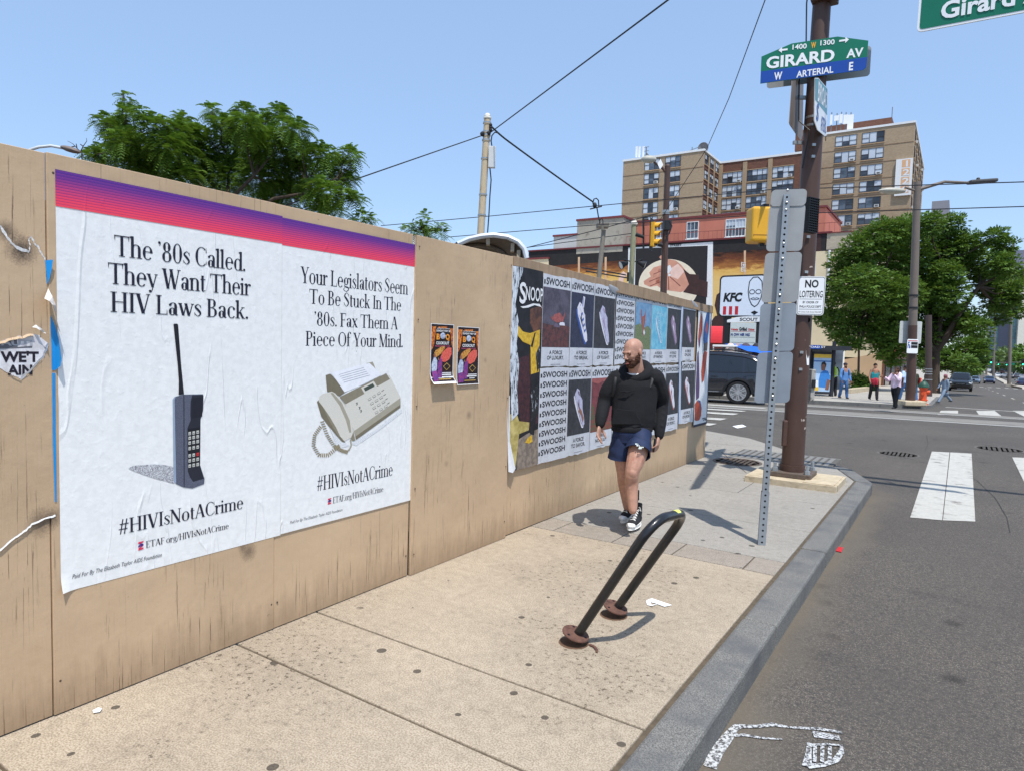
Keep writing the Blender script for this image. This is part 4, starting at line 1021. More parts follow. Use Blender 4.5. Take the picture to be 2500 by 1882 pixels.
# end poster with colourful bottles and tins
m76 = [ink('end_white', (226, 228, 230), wr=.5), ink('end_navy', (34, 42, 64)), ink('end_blue', (46, 104, 170), (28, 54, 110), 60.), ink('end_orange', (196, 84, 52), (150, 56, 44), 70.), ink('end_dark', (36, 34, 44), (110, 96, 90), 60.), ink('end_violet', (64, 62, 128), (110, 70, 80), 70.)]
t = thing('bottle_poster', 'white end poster with navy border and orange blue bottle shapes at the fence end', 'poster', c4(1500, 1230))
Y0, Y1 = c4(1496, 900).y, c4(1600, 900).y; ZT, ZB = c4(1600, 338).z, c4(1560, 1268).z
def q76(u, v, k=0): return Vector((XP+.006+.0005*k, Y0+(Y1-Y0)*u, ZB+(ZT-ZB)*v))
mb = MB(); mb.poly([q76(0, 0), q76(1, 0), q76(1, 1), q76(0, 1)]); mb.build('paper', m76[1], t)
mb = MB(); mb.poly([q76(0, .02, 1), q76(.94, .02, 1), q76(.93, .985, 1), q76(0, .985, 1)], 0)
for pts, mi in (([(.05, .72), (.1, .85), (.2, .95), (.3, .9), (.32, .8), (.2, .7), (.12, .66)], 3), ([(.1, .7), (.25, .78), (.2, .66), (.14, .64)], 5),
                ([(.42, .72), (.45, .85), (.58, .94), (.72, .97), (.82, .95), (.82, .85), (.76, .68), (.5, .66)], 2), ([(.5, .68), (.48, .62), (.76, .62), (.78, .7)], 4), ([(.55, .8), (.65, .88), (.72, .84), (.66, .76)], 3),
                ([(.38, .44), (.45, .58), (.55, .62), (.78, .61), (.7, .45), (.6, .36), (.46, .34)], 3), ([(.04, .6), (.12, .62), (.2, .5), (.3, .32), (.3, .22), (.1, .2), (.04, .3)], 5), ([(.14, .3), (.25, .4), (.28, .25), (.16, .2)], 2),
                ([(.02, .17), (.2, .2), (.42, .16), (.52, .1), (.52, .06), (.4, 0.02), (.2, .02), (.05, .03)], 3), ([(.25, .2), (.42, .19), (.54, .12), (.5, .05), (.38, .1)], 2)):
    mb.poly([q76(u, .03+v*.95, 2+mi) for u, v in pts], mi)
mb.build('bottle_picture', m76, t)
mb = MB(); sans(mb, "'76", q76(.62, .035, 9), YV, ZV, .3*(Y1-Y0), .05, n=0, bold=.03); mb.build('lettering', m76[1], t)
# torn dark poster
t = thing('wine_poster', 'torn dark poster with white peeled streaks and a figure in a yellow jacket', 'poster', c4(40, 1600))
def peel():
    t_ = NT('peeled_streaks'); f = t_.noise(t_.pos((1, 14, 2.4)), 3.5, 6., .72, .6)
    p = t_.pos(); y = t_.sep(p)[1]
    f = t_.math('ADD', f, t_.math('MULTIPLY', t_.math('SUBTRACT', t_.val(y, c4(250, 800).y, c4(60, 800).y), .5), .16))
    c = t_.ramp(f, [(.50, lin((30, 30, 32))), (.53, lin((196, 204, 212))), (.72, lin((232, 236, 240)))]); return t_.out(c, .6, wrinkle(t_, .6))
mpl = peel()
wm = [ink('wine_black', (38, 36, 40), (26, 25, 28), 8., wr=.5), mpl, ink('wine_white', (236, 236, 236)), ink('wine_brown', (112, 72, 54), (70, 48, 44), 10.), ink('wine_yellow', (224, 184, 60), (196, 152, 40), 30.), ink('wine_skin', (120, 80, 62)), ink('wine_plum', (78, 44, 48), (54, 34, 40), 30.), ink('wine_floor', (150, 136, 122), (116, 104, 94), 20.), ink('wine_film', (206, 188, 120), (168, 150, 84), 12.)]
mb = MB(); mb.poly([c4(*p, .001) for p in ((42, 40), (75, 28), (180, 48), (308, 76), (292, 660), (268, 1572), (200, 1600), (88, 1625), (45, 1640), (30, 1350), (25, 700))]); mb.build('paper', wm[0], t)
mb = MB()
def a4(pts, k, mi): mb.poly([c4(*p, .0015+.0005*k) for p in pts], mi)
a4([(205, 370), (300, 340), (292, 560), (230, 540), (205, 480)], 0, 3); a4([(100, 760), (210, 720), (270, 880), (270, 1250), (150, 1330), (110, 1100)], 0, 6)
a4([(90, 1400), (180, 1340), (268, 1300), (268, 1572), (200, 1600), (100, 1622)], 1, 7); a4([(48, 1190), (90, 1150), (120, 1240), (200, 1250), (195, 1310), (120, 1340), (90, 1600), (48, 1420)], 2, 8)
a4([(102, 510), (116, 500), (150, 545), (205, 558), (282, 530), (275, 860), (212, 878), (208, 650), (150, 625), (112, 580)], 3, 4); a4([(240, 555), (250, 552), (225, 670), (210, 660)], 4, 0)
a4([(92, 470), (104, 455), (116, 500), (102, 514)], 3, 5); a4([(212, 878), (270, 860), (268, 1100), (235, 1350), (205, 1340), (205, 1100)], 3, 0); a4([(188, 1370), (220, 1345), (224, 1400), (196, 1415), (165, 1408)], 5, 4)
a4([(130, 350), (170, 345), (230, 325), (280, 330), (305, 370), (290, 352), (240, 338), (190, 358), (150, 362)], 4, 2)
a4([(62, 30), (130, 40), (118, 180), (90, 330), (118, 470), (100, 640), (120, 800), (105, 1000), (115, 1180), (60, 1240), (45, 700)], 6, 1); a4([(120, 40), (155, 45), (140, 110), (120, 160)], 6, 1); a4([(210, 1010), (265, 960), (268, 1180), (215, 1240)], 6, 1); a4([(250, 720), (285, 640), (280, 820), (262, 860)], 6, 1)
mb.build('figure_picture', wm, t)
mb = MB(); base, top_ = c4(120, 285), c4(120, 150); sans(mb, 'S', c4(122, 318, .006), YV, ZV, c4(170, 300).y-c4(120, 300).y, c4(122, 145).z-c4(122, 318).z, n=0, bold=.02)
sans(mb, 'NOOP', c4(172, 296, .006), YV, ZV, c4(306, 300).y-c4(172, 300).y, (c4(172, 182).z-c4(172, 296).z), n=0, bold=.012); mb.build('lettering', wm[2], t)
# white paper still hanging at its left edge
mb = MB(); mb.poly([c4(20, 1060, .012), c4(48, 1040, .004), c4(48, 1400, .004), c4(92, 1610, .01), c4(72, 1645, .03), c4(36, 1636, .02), c4(30, 1400, .015)])
tag(mb.build('torn_paper', wm[2]), 'white strip of torn paper hanging from the left edge of the dark poster', 'torn paper')

# ------------------------------------------------------------------ torn layers on the nearest boards
cT = Crop(0, 540, .24024); cU = Crop(0, 900, .36046)
m_tear = M('torn_white', (236, 234, 230), .85, .05, 20., .3, 90.)
def ragged(pts, n=5, amp=.006, seed=1, lift=0.):
    rs = random.Random(seed); out = []
    for a, b in zip(pts, pts[1:]):
        for k in range(n): p = a.lerp(b, k/n); out.append(Vector((p.x, p.y+rs.uniform(-amp, amp), p.z+rs.uniform(-amp, amp))))
    return out+[pts[-1]]
top_e = [cT(-200, 20), cT(0, 55), cT(50, 150), cT(110, 225), cT(200, 300), cT(295, 320), cT(300, 260), cT(292, 190), cT(318, 155), cT(345, 230), cT(390, 280), cT(430, 345), cT(460, 400), cT(480, 640), cT(500, 800), cT(515, 1000)]
rt_e = [cT(515, 1000), cT(520, 1300), cT(535, 1665)]
bot_e = [cU(372, 990), cU(300, 1015), cU(215, 1050), cU(160, 1100), cU(100, 1140), cU(0, 1225), cU(-250, 1330)]
outl = ragged(top_e, 3, .002, 2)+rt_e[1:]+ragged(bot_e, 4, .002, 3)
t = thing('painted_paper', 'layer of tan painted paper with torn white edges on the nearest boards', 'torn paper', (FX, .6, .6))
mb = MB(); mb.prism([Vector((FX+.0035, p.y, p.z)) for p in outl], (.002, 0, 0)); mb.build('paper', m_ply, t)
def edge(pts, wd, seed, sgn):
    P = ragged(pts, 4, .002, seed); mb = MB(); rs = random.Random(seed); vs = []
    for i, p in enumerate(P):
        w = wd*rs.uniform(.5, 1.25); vs += [(FX+.0062, p.y, p.z-.002*sgn), (FX+.0062+.002, p.y+w*.35, p.z+w*sgn)]
    mb.add(vs, [(2*i, 2*i+1, 2*i+3, 2*i+2) for i in range(len(P)-1)]); mb.build('torn_edge', m_tear, t)
edge(top_e[:6], .009, 4, 1); edge(top_e[5:13], .006, 5, 1); edge(bot_e, .005, 6, -1)
# window torn into it with old printing
t = thing('old_poster', 'ragged hole of old white poster with bold black letters showing through the tan paper', 'poster', cT(200, 1500))
hole = ragged([cT(-150, 1265), cT(0, 1225), cT(150, 1185), cT(330, 1150), cT(400, 1165), cT(440, 1210), cT(500, 1250), cT(450, 1370), cT(350, 1490), cT(215, 1610), cT(90, 1545), cT(0, 1490), cT(-150, 1470)], 4, .004, 8)
mb = MB(); mb.prism([Vector((FX+.0060, p.y, p.z)) for p in hole], (.001, 0, 0)); mb.build('paper', ink('old_white', (232, 230, 232), (206, 202, 202), 20.), t)
mb = MB(); mb.poly([Vector((FX+.0074, p.y, p.z)) for p in [cT(-140, 1262), cT(0, 1228), cT(170, 1185), cT(180, 1280), cT(330, 1270), cT(325, 1290), cT(-140, 1305)]], 0)
def tt(s, xl, xr, base, top, mi, k=0): b, l, r, u = cT(xl, base), cT(xl, base), cT(xr, base), cT(xl, top); sans(mb, s, (FX+.0078+k, l.y, b.z), YV, ZV, r.y-l.y, u.z-b.z, n=0, bold=.04, mi=mi)
tt('AUTI', 5, 330, 1262, 1200, 1); tt("WE'T", 5, 395, 1430, 1318, 2); tt('AIN', 75, 330, 1560, 1455, 2)
mb.build('lettering', [ink('old_grey', (104, 104, 110)), ink('old_pale', (176, 178, 184)), ink('old_black', (34, 28, 40))], t)
mb = MB(); P = ragged([cT(-150, 1262), cT(0, 1222), cT(150, 1182), cT(330, 1146)], 6, .003, 9); vs = []
for p in P: vs += [(FX+.008, p.y, p.z), (FX+.016, p.y+.002, p.z-.008)]
mb.add(vs, [(2*i, 2*i+1, 2*i+3, 2*i+2) for i in range(len(P)-1)]); mb.build('torn_edge', m_ply, t)
mb = MB(); P = ragged([cT(500, 1250), cT(450, 1370), cT(350, 1490), cT(215, 1610), cT(90, 1545)], 6, .003, 9); vs = []
for p in P: vs += [(FX+.008, p.y, p.z), (FX+.012, p.y-.006, p.z+.006)]
mb.add(vs, [(2*i, 2*i+1, 2*i+3, 2*i+2) for i in range(len(P)-1)]); mb.build('torn_edge', m_tear, t)
# blue strip along the joint
m_blue = M('blue_strip', (22, 142, 214), .5, .06, 20.)
t = thing('blue_strip', 'bright blue strip of old poster along the board joint left of the big white poster', 'paper strip', cT(520, 1665))
def bl(*p): q = cT(*p[:2]); return Vector((FX+.0085+(p[2] if len(p) > 2 else 0), q.y, q.z))
mb = MB(); mb.add([bl(458, 402), bl(525, 396, .012), bl(515, 470, .012), bl(500, 570, .006), bl(486, 640), bl(478, 640), bl(470, 520)], [(0, 1, 2, 3, 4, 5, 6)])
mb.build('strip', m_blue, t); mb = MB(); mb.add([bl(515, 960), bl(545, 1060, .01), bl(562, 1200, .03), bl(585, 1400, .034), bl(578, 1470, .03), bl(562, 1515), bl(526, 1515), bl(522, 1300), bl(512, 1080)], [tuple(range(9))])
b0 = [cU(352, 30), cU(374, 30), cU(376, 400), cU(380, 600), cU(383, 900), cU(372, 900), cU(358, 500)]
mb.poly([Vector((FX+.0085, p.y, p.z)) for p in b0]); mb.build('strip', m_blue, t)
# crumpled flap
def fl(x, y, o): q = cT(x, y); return Vector((FX+.008+o, q.y, q.z))
vs = [fl(485, 685, .004), fl(395, 790, .05), fl(455, 860, .075), fl(520, 950, .05), fl(560, 1080, .02), fl(598, 1175, .03), fl(540, 930, .012), fl(510, 800, .006), fl(470, 770, .055), fl(500, 860, .06), fl(415, 815, .075)]
mb = MB(); mb.add(vs, [(0, 1, 8), (0, 8, 7), (8, 1, 10), (8, 10, 2), (8, 2, 9), (8, 9, 7), (9, 2, 3), (9, 3, 6), (7, 9, 6), (6, 3, 4), (6, 4, 5)])
tag(mb.build('paper_flap', M('flap_paper', (214, 206, 198), .8, .14, 20., .5, 50.)), 'crumpled pale paper flap sticking out beside the blue strip', 'paper flap')
mb = MB(); vs = [fl(318, 1080, .006), fl(352, 1055, .012), fl(400, 1100, .03), fl(440, 1135, .02), fl(430, 1145, .03), fl(385, 1110, .02), fl(345, 1085, .02)]
mb.add(vs, [(0, 1, 6), (1, 2, 5, 6), (2, 3, 4, 5)]); tag(mb.build('paper_flap', m_tear), 'little white curl of paper above the ragged old poster', 'paper flap')
# ================================================================== BUILDINGS
def brick(name, c1, c2, mortar, sx=4., sz=13., rough=.85, rot=False):
    t = NT(name); p = t.pos(); x, y, z = t.sep(p)
    v = t.new('ShaderNodeCombineXYZ'); t.link(t.math('ADD', x, y), v.inputs[0]); t.link(z, v.inputs[1])
    b = t.new('ShaderNodeTexBrick'); b.inputs['Scale'].default_value = 1.; b.inputs['Brick Width'].default_value = 1/sx; b.inputs['Row Height'].default_value = 1/sz; b.inputs['Mortar Size'].default_value = .012
    b.inputs['Color1'].default_value = lin(c1); b.inputs['Color2'].default_value = lin(c2); b.inputs['Mortar'].default_value = lin(mortar)
    t.link(v.outputs[0], b.inputs['Vector'])
    f = t.noise(t.pos((.3, .3, 1)), .5, 4.)
    c = t.mix(t.math('MULTIPLY', t.val(f, .35, .7), .35), b.outputs['Color'], lin(tuple(v*.8 for v in c1)))
    return t.out(c, rough, None, spec=.2)
m_buff = brick('buff_brick', (176, 154, 126), (160, 138, 112), (172, 152, 128), 3., 7.)
m_redbr = brick('red_brick', (122, 84, 68), (104, 70, 58), (118, 92, 78), 3., 7.)
m_brick2 = brick('old_brick', (196, 184, 162), (182, 168, 146), (178, 166, 146), 3., 9.)
m_salm = M('salmon_render', (200, 122, 100), .85, .08, 1.2, stretch=(1, 1, .5))
m_stucc = M('grey_render', (166, 158, 144), .9, .10, .8, dirt=((128, 120, 108), .46, 1.4))
m_stucc2 = M('pale_render', (190, 188, 184), .9, .06, .8, dirt=((160, 156, 150), .42, 1.6))
m_crm = M('cream_render', (222, 204, 168), .85, .05, .6)
m_tanr = M('tan_render', (196, 164, 128), .85, .06, .6)
m_coping = M('coping_white', (226, 226, 224), .7, .05)
m_copred = M('coping_red', (118, 56, 56), .7, .1)
m_fr = M('window_frame', (70, 62, 58), .6, .1)
m_wfr = M('white_frame', (232, 232, 228), .6, .04)
def glass(name, c1, c2):
    t = NT(name); f = t.noise(t.pos((.4, .4, .9)), 1.3, 2.)
    t.out(t.ramp(f, [(.42, lin(c1)), (.58, lin(c2))]), .12, None, spec=.6); return t.m
m_gl = glass('window_glass', (66, 74, 84), (96, 106, 118)); m_gl2 = glass('window_glass_dark', (44, 48, 54), (70, 76, 84)); m_blind = M('window_blind', (196, 204, 212), .5, .08, .7)
m_ac = M('air_conditioner', (206, 204, 198), .6, .05); m_acd = M('ac_grille', (104, 104, 104), .7)
RX = Vector((1, 0, 0))
def window(parent, c, w, h, right, out, panes=3, ac=False, frame=m_fr, deep=.12, sash=True, rs=random):
    """recessed-look window: frame, panes, blinds, sill; c = centre on the wall face"""
    right, out = Vector(right), Vector(out); up = Vector((0, 0, 1))
    mb = MB(); t_ = .07
    for sx in range(panes+1):
        x = -w/2+w*sx/panes; mb.obox(c+right*x+out*.03, right*t_*.5, out*.05, up*h/2)
    for z in (-h/2, h/2): mb.obox(c+up*z+out*.03, right*(w/2+t_*.5), out*.052, up*t_*.5)
    if sash:
        for sx in range(panes):
            if panes != 3 or sx != 1: mb.obox(c+right*(-w/2+w*(sx+.5)/panes)+out*.03, right*(w/panes/2-t_*.5), out*.045, up*t_*.4)
    f = mb.build('window', frame, parent)
    mb = MB(); mi = []
    for sx in range(panes):
        x = -w/2+w*(sx+.5)/panes; hw = w/panes/2-t_*.5
        k = rs.random()
        bl = rs.choice((0, .35, .5, .5, .9, 1.)) if panes > 1 else .0
        zt_ = h/2-t_*.5; H = h-t_
        mb.obox(c+right*x+out*.012-up*(H*bl/2), right*hw, out*.005, up*max(.01, H*(1-bl)/2), 0 if k < .5 else 2)
        if bl: mb.obox(c+right*x+out*.012+up*(zt_-H*bl/2), right*hw, out*.006, up*H*bl/2, 1)
    mb.build('pane', [m_gl, m_blind, m_gl2], f)
    mb = MB(); mb.obox(c-up*(h/2+.10)+out*.06, right*(w/2+.1), out*.1, up*.05); mb.build('sill', frame if frame is m_wfr else m_tanr, f)
    if ac:
        q = c+right*(w/3)-up*(h/2-.24)+out*.22
        mb = MB(); mb.obox(q, right*.34, out*.2, up*.22); mb.obox(q+out*.203, right*.24, out*.004, up*.15, 1); mb.build('air_conditioner', [m_ac, m_acd], f)

# ---- tall brick apartment block: left wing, recess, right wing
rsw = random.Random(11)
T0 = onY(2034, 560, 132.); T0.z = road_z(132)
B = thing('apartment_block', 'tall buff brick apartment block with two wings and rows of triple windows', 'building', T0)
OUT, OUTX = Vector((0, -1, 0)), Vector((1, 0, 0))
def wallbox(name, x0, x1, y0, y1, z0, z1, mat, cope=m_coping, ch=.35):
    mb = MB(); mb.box((x0, y0, z0), (x1, y1, z1)); w_ = mb.build(name, mat, B)
    if cope is not None:
        mb = MB(); mb.box((x0-.12, y0-.12, z1), (x1+.12, y1+.12, z1+ch)); mb.build('coping', cope, w_)
    return w_
yR, yL = 132., 115.
rx0, rx1 = onY(1985, 360, yR).x, onY(2234, 300, yR).x; rz = onY(2234, 300, yR).z
lx0, lx1 = onY(1522, 395, yL).x, onY(1719, 370, yL).x; lz = .5*(onY(1522, 395, yL).z+onY(1719, 370, yL).z)
yM = onX(1757, 400, lx1).y; mz = onY(1900, 383, yM).z
wallbox('right_wing', rx0, rx1, yR, yR+34, -6, rz, m_buff)
wallbox('left_wing', lx0, lx1, yL, yM+3, -6, lz, m_buff)
m_recess = brick('recess_brick', (172, 148, 120), (160, 138, 110), (168, 146, 120), 3., 7.)
wallbox('middle_wing', lx1-.05, rx0+.05, yM, yM+14, -6, mz, m_redbr)
fl_h = (onY(2060, 345, yR).z-onY(2050, 540, yR).z)/5.02
zc = [onY(2066, 345, yR).z-i*fl_h for i in range(8)]
cols = [(onY(2043, 345, yR).x+onY(2089, 335, yR).x)/2, (onY(2109, 336, yR).x+onY(2156, 326, yR).x)/2]
for i, z in enumerate(zc):
    for j, x in enumerate(cols): window(B, Vector((x, yR, z)), 3.35, 1.85, RX, OUT, 3, ac=(i, j) in ((1, 0), (2, 1), (4, 1), (5, 1), (5, 0)), rs=rsw)
    mb = MB(); mb.box((rx0, yR-.04, z-1.55), (rx1+.03, yR, z-1.45)); mb.build('string_course', M('course_brown', (132, 104, 80), .9), B)
for i, z in enumerate(zc[:7]):
    for j in range(6): window(B, Vector((rx1, yR+3+j*5.2, z)), 2.2, 1.85, Vector((0, 1, 0)), OUTX, 2, ac=(i*3+j) % 4 == 0, rs=rsw)
flL = (onY(1590, 403, yL).z-onY(1588, 508, yL).z)/3.
zl = [onY(1591, 403, yL).z-i*flL for i in range(6)]
colL = [onY(1591, 430, yL).x, onY(1642, 425, yL).x]
for i, z in enumerate(zl[:5]):
    for j, x in enumerate(colL): window(B, Vector((x, yL, z+(0 if j == 0 else 0))), 2.75, 1.85, RX, OUT, 3, ac=(i, j) in ((1, 0), (3, 1)), rs=rsw)
    mb = MB(); mb.box((lx0, yL-.04, z-1.5), (lx1+.03, yL, z-1.4)); mb.build('string_course', M('course_brown', 0), B)
    for j in range(3):
        window(B, Vector((lx1, yL+(yM-yL)*(j+.5)/3, z)), (yM-yL)/3-1.2, 1.7, Vector((0, 1, 0)), OUTX, 2, rs=rsw)
        mb = MB(); mb.box((lx1, yL+(yM-yL)*(j+.1)/3, z-1.9), (lx1+.03, yL+(yM-yL)*(j+.9)/3, z-1.0)); mb.build('spandrel', m_redbr, B)
flM = (onY(1815, 432, yM).z-onY(1812, 530, yM).z)/3.
zm = [onY(1815, 432, yM).z-i*flM for i in range(6)]
xa = onY(1786, 440, yM).x; bw = onY(1846, 440, yM).x-xa
for j in range(int((rx0-lx1)/bw)+1):
    x = lx1+.5+(j+.5)*bw-.2
    if x > rx0: break
    mb = MB(); mb.box((x-bw/2-.35, yM-.30, -5), (x-bw/2+.35, yM-.002, mz-.3)); mb.build('pier', m_recess, B)
    for i, z in enumerate(zm):
        window(B, Vector((x, yM, z)), bw-.8, 1.95, RX, OUT, 4, ac=(i+j) % 2 == 0, rs=rsw)
    for z in zm:
        mb = MB(); mb.box((x-bw/2+.4, yM-.12, z-1.32), (x+bw/2-.4, yM, z-1.1)); mb.build('floor_band', m_recess, B)
        mb = MB(); mb.box((x-bw/2+.4, yM-.12, z+.98), (x+bw/2-.4, yM, z+1.12)); mb.build('floor_band', m_recess, B)
# roof structures
px0, px1 = onY(2115, 320, yR+10).x, onY(2180, 300, yR+10).x
mb = MB(); mb.box((px0-12, yR+8, rz), (px1, yR+18, onY(2176, 287, yR+8).z)); mb.build('penthouse', m_redbr, B)
m_ant = M('antenna_white', (232, 232, 230), .6, .04); m_mast = M('antenna_mast', (110, 110, 112), .5)
for k, (px, w, t0, b0) in enumerate(((2030, .35, 281, 305), (2043, .75, 283, 295), (2054, .5, 280, 301), (2065, .65, 281, 303), (2077, .95, 281, 316))):
    a, b = onY(px, t0, yR+3), onY(px, b0, yR+3)
    mb = MB(); mb.box((a.x-w/2, yR+2.9, b.z), (a.x+w/2, yR+3.2, a.z)); ob_ = mb.build('antenna_panel', m_ant, B)
    mb = MB(); mb.tube([(a.x, yR+3.3, rz), (a.x, yR+3.3, a.z+.5)], .09, 6); mb.build('antenna_mast', m_mast, ob_)
a = onY(2179, 262, yR+12); mb = MB(); mb.tube([(a.x, yR+12, rz), (a.x, yR+12, a.z)], .07, 6); mb.build('lightning_rod', m_mast, B)
for px in (1554, 1561, 1571):
    a, b = onY(px, 358, yL+2), onY(px, 384, yL+2); mb = MB(); mb.box((a.x-.16, yL+2, b.z), (a.x+.16, yL+2.2, a.z)); mb.build('antenna_panel', m_ant, B)
mb = MB(); a = onY(1578, 360, yL+2); mb.tube([(a.x, yL+2, lz), (a.x, yL+2, a.z)], .1, 6); mb.tube([(a.x, yL+2, a.z-1), (a.x+2.6, yL+2, a.z-4)], .12, 6)
for k in range(4): mb.tube([(a.x-.4, yL+2, a.z-k*.7), (a.x+.5, yL+2, a.z-k*.7)], .05, 5)
mb.build('antenna_mast', m_mast, B)
a = onY(1690, 360, yL+1); mb = MB(); mb.tube([(a.x, yL+1, lz), (a.x, yL+1, a.z)], .07, 6); mb.tube([(a.x-1, yL+1, a.z-.7), (a.x+1, yL+1, a.z-.2)], .06, 5); mb.tube([(a.x-.6, yL+1, a.z-1.4), (a.x+.6, yL+1, a.z-1.1)], .05, 5); mb.build('antenna_mast', m_mast, B)
a = onY(1717, 362, yL+1); mb = MB(); mb.lathe([(0, .5), (.5, .3), (.95, -.1), (.9, -.12), (0, .3)], a, 14, axis='Y'); mb.tube([(a.x, yL+1.3, lz), a], .08, 6); mb.build('satellite_dish', m_mast, B)
# hanging number banner on the right wing
q = [onY(x, y, yR-.3) for x, y in ((2188, 391), (2228, 391), (2224, 481), (2183, 480))]
t = thing('number_banner', 'white vertical banner with house number on the brick apartment block', 'banner', q[3])
x0, x1 = (q[0].x+q[3].x)/2, (q[1].x+q[2].x)/2; z1, z0 = q[0].z, q[3].z
mb = MB(); mb.box((x0, yR-.42, z0), (x1, yR-.05, z1)); mb.build('panel', m_coping, t)
mb = MB(); W_ = x1-x0; H_ = z1-z0
for i in range(4): mb.box((x0+W_*.36, yR-.43, z0+H_*(.06+.235*i)), (x0+W_*.86, yR-.422, z0+H_*(.06+.235*i+.205)))
mb.build('number_field', M('banner_tan', (222, 174, 130), .8), t)
mb = MB()
for i, s in enumerate('0221'): sans(mb, s, (x0+W_*(.44 if s != '1' else .60), yR-.44, z0+H_*(.075+.235*i)), RX, ZV, W_*(.40 if s != '1' else .12), H_*.175, n=.003, bold=.03)
mb.build('lettering', m_coping, t)

# ---- building with the mural, red storey behind it
yW = 68.
def W2(px, py): return onY(px, py, yW)
base_z = road_z(yW)+.1
Mu = thing('mural_building', 'long low building with painted mural wall, grey render ends and red upper storey', 'building', (W2(2128, 800).x, yW, base_z))
xs_ = dict(l0=W2(1352, 575).x, l1=W2(1409, 560).x, l2=W2(1523, 530).x, r=W2(2142, 700).x)
zA, zB_, zC, zD = W2(1380, 577).z, W2(1460, 537).z, W2(1800, 598).z, W2(2040, 552).z
zwall = .5*(W2(1540, 601).z+W2(1900, 577).z)
mb = MB(); mb.box((W2(1290, 640).x, yW, base_z-1), (W2(2010, 700).x, yW+14, zwall)); mb.build('mural_wall', None or M('mural_black', (40, 37, 37), .8, .2, 2.), Mu)
mb = MB(); mb.box((xs_['l0'], yW+.01, zwall-2.6), (xs_['l1'], yW+12, zA)); w_ = mb.build('end_block', m_stucc2, Mu)
mb = MB(); mb.box((xs_['l0']-.1, yW-.1, zA), (xs_['l1']+.1, yW+12.1, zA+.2)); mb.build('coping', m_copred, w_)
mb = MB(); mb.box((xs_['l1'], yW-.02, zwall-.6), (xs_['l2'], yW+13, zB_)); w_ = mb.build('end_block', m_stucc, Mu)
mb = MB(); mb.box((xs_['l1']-.1, yW-.14, zB_), (xs_['l2']+.1, yW+13.1, zB_+.22)); mb.build('coping', m_copred, w_)
ySal = yW+3.5; rxe = onY(2014, 560, ySal).x; zS = .5*(onY(1560, 551, ySal).z+onY(1790, 518, ySal).z)
mb = MB(); mb.box((xs_['l2']+.05, ySal, zwall-.5), (rxe, ySal+10, zS)); w_ = mb.build('upper_storey', m_salm, Mu)
mb = MB(); mb.box((xs_['l2']-.0, ySal-.12, zS), (rxe+.12, ySal+10.1, zS+.2)); mb.build('coping', m_copred, w_)
for px, w, n in ((1609, 1.25, 1), (1691, 1.25, 1), (1796, 2.0, 2)):
    c = onY(px, 563 if px < 1750 else 557, ySal); window(Mu, c, w, 1.75, RX, OUT, n, frame=m_wfr, rs=rsw)
    for k in range(1, 3*n):
        x = c.x-w/2+w*k/(3*n); mb = MB(); mb.box((x-.02, ySal-.06, c.z-.85), (x+.02, ySal-.03, c.z+.85)); mb.build('glazing_bar', m_wfr, Mu)
# railing along the roof edge
mb = MB(); zr0 = zwall
for x in np.arange(xs_['l2']+.2, rxe+2, .45): mb.box((x-.012, yW+.4, zr0), (x+.012, yW+.424, zr0+1.0))
mb.box((xs_['l2']+.2, yW+.39, zr0+1.0), (rxe+2, yW+.43, zr0+1.05)); mb.box((xs_['l2']+.2, yW+.39, zr0+.1), (rxe+2, yW+.43, zr0+.14)); mb.build('railing', M('railing_red', (150, 84, 72), .6), Mu)
mb = MB(); mb.box((W2(1290, 640).x, yW-.12, zwall), (rxe+1.2, yW+.2, zwall+.16)); mb.build('roof_edge', M('roof_edge_red', (104, 40, 44), .7), Mu)
# painted picture (flat paint on the wall, each colour its own film)
def mural_gold():
    t = NT('mural_gold'); p = t.pos(); f = t.noise(t.pos((.5, 1, 2.2)), 1.6, 6., .7, .4); z = t.sep(p)[2]
    u = t.math('ADD', t.val(z, W2(1700, 610).z, W2(1700, 700).z), t.math('MULTIPLY', t.math('SUBTRACT', f, .5), .7))
    return t.out(t.ramp(u, [(.08, lin((44, 36, 34))), (.3, lin((112, 66, 44))), (.5, lin((168, 112, 62))), (.62, lin((222, 176, 96))), (.9, lin((226, 190, 120)))]), .8, spec=.2)
mg = mural_gold(); m_skin = M('mural_flesh', (206, 148, 124), .8, .16, .8, dirt=((150, 84, 66), .45, .7)); m_skl = M('mural_flesh_light', (232, 196, 180), .8, .1, 2.); m_skd = M('mural_flesh_dark', (124, 66, 52), .8, .2, 2.); m_disc = M('mural_disc', (232, 218, 192), .8, .05, 2.); m_mw = M('mural_white', (226, 226, 224), .8, .08, 6.); m_mk = M('mural_deep', (40, 38, 40), .8, .1, 3.); m_mblk = M('mural_dark_brown', (64, 42, 40), .8, .2, 2.)
MC = Crop(1320, 480, .31646)
def mu(mb, pts, k): mb.poly([Vector((p.x, yW-.012-.004*k, p.z)) for p in [W2(*p) for p in pts]])
def mu2(mb, pts, k): mu(mb, [(1320+x*.31646, 480+y*.31646) for x, y in pts], k)
mb = MB(); mu(mb, [(1325, 652), (1980, 600), (1990, 860), (1325, 860)], 0); mb.build('mural_sky', mg, Mu)
mb = MB(); mu2(mb, [(676, 398), (1330, 352), (1325, 990), (670, 990)], 1); mb.build('mural_frame', m_mw, Mu)
mb = MB(); mu2(mb, [(734, 404), (1290, 381), (1275, 900), (722, 900)], 2); mb.build('mural_panel', m_mk, Mu)
el = [(988+232*math.cos(a), 690+205*math.sin(a)) for a in np.linspace(0, 2*math.pi, 48)[:-1]]
mb = MB(); mu2(mb, el, 3); mb.build('mural_moon', m_disc, Mu)
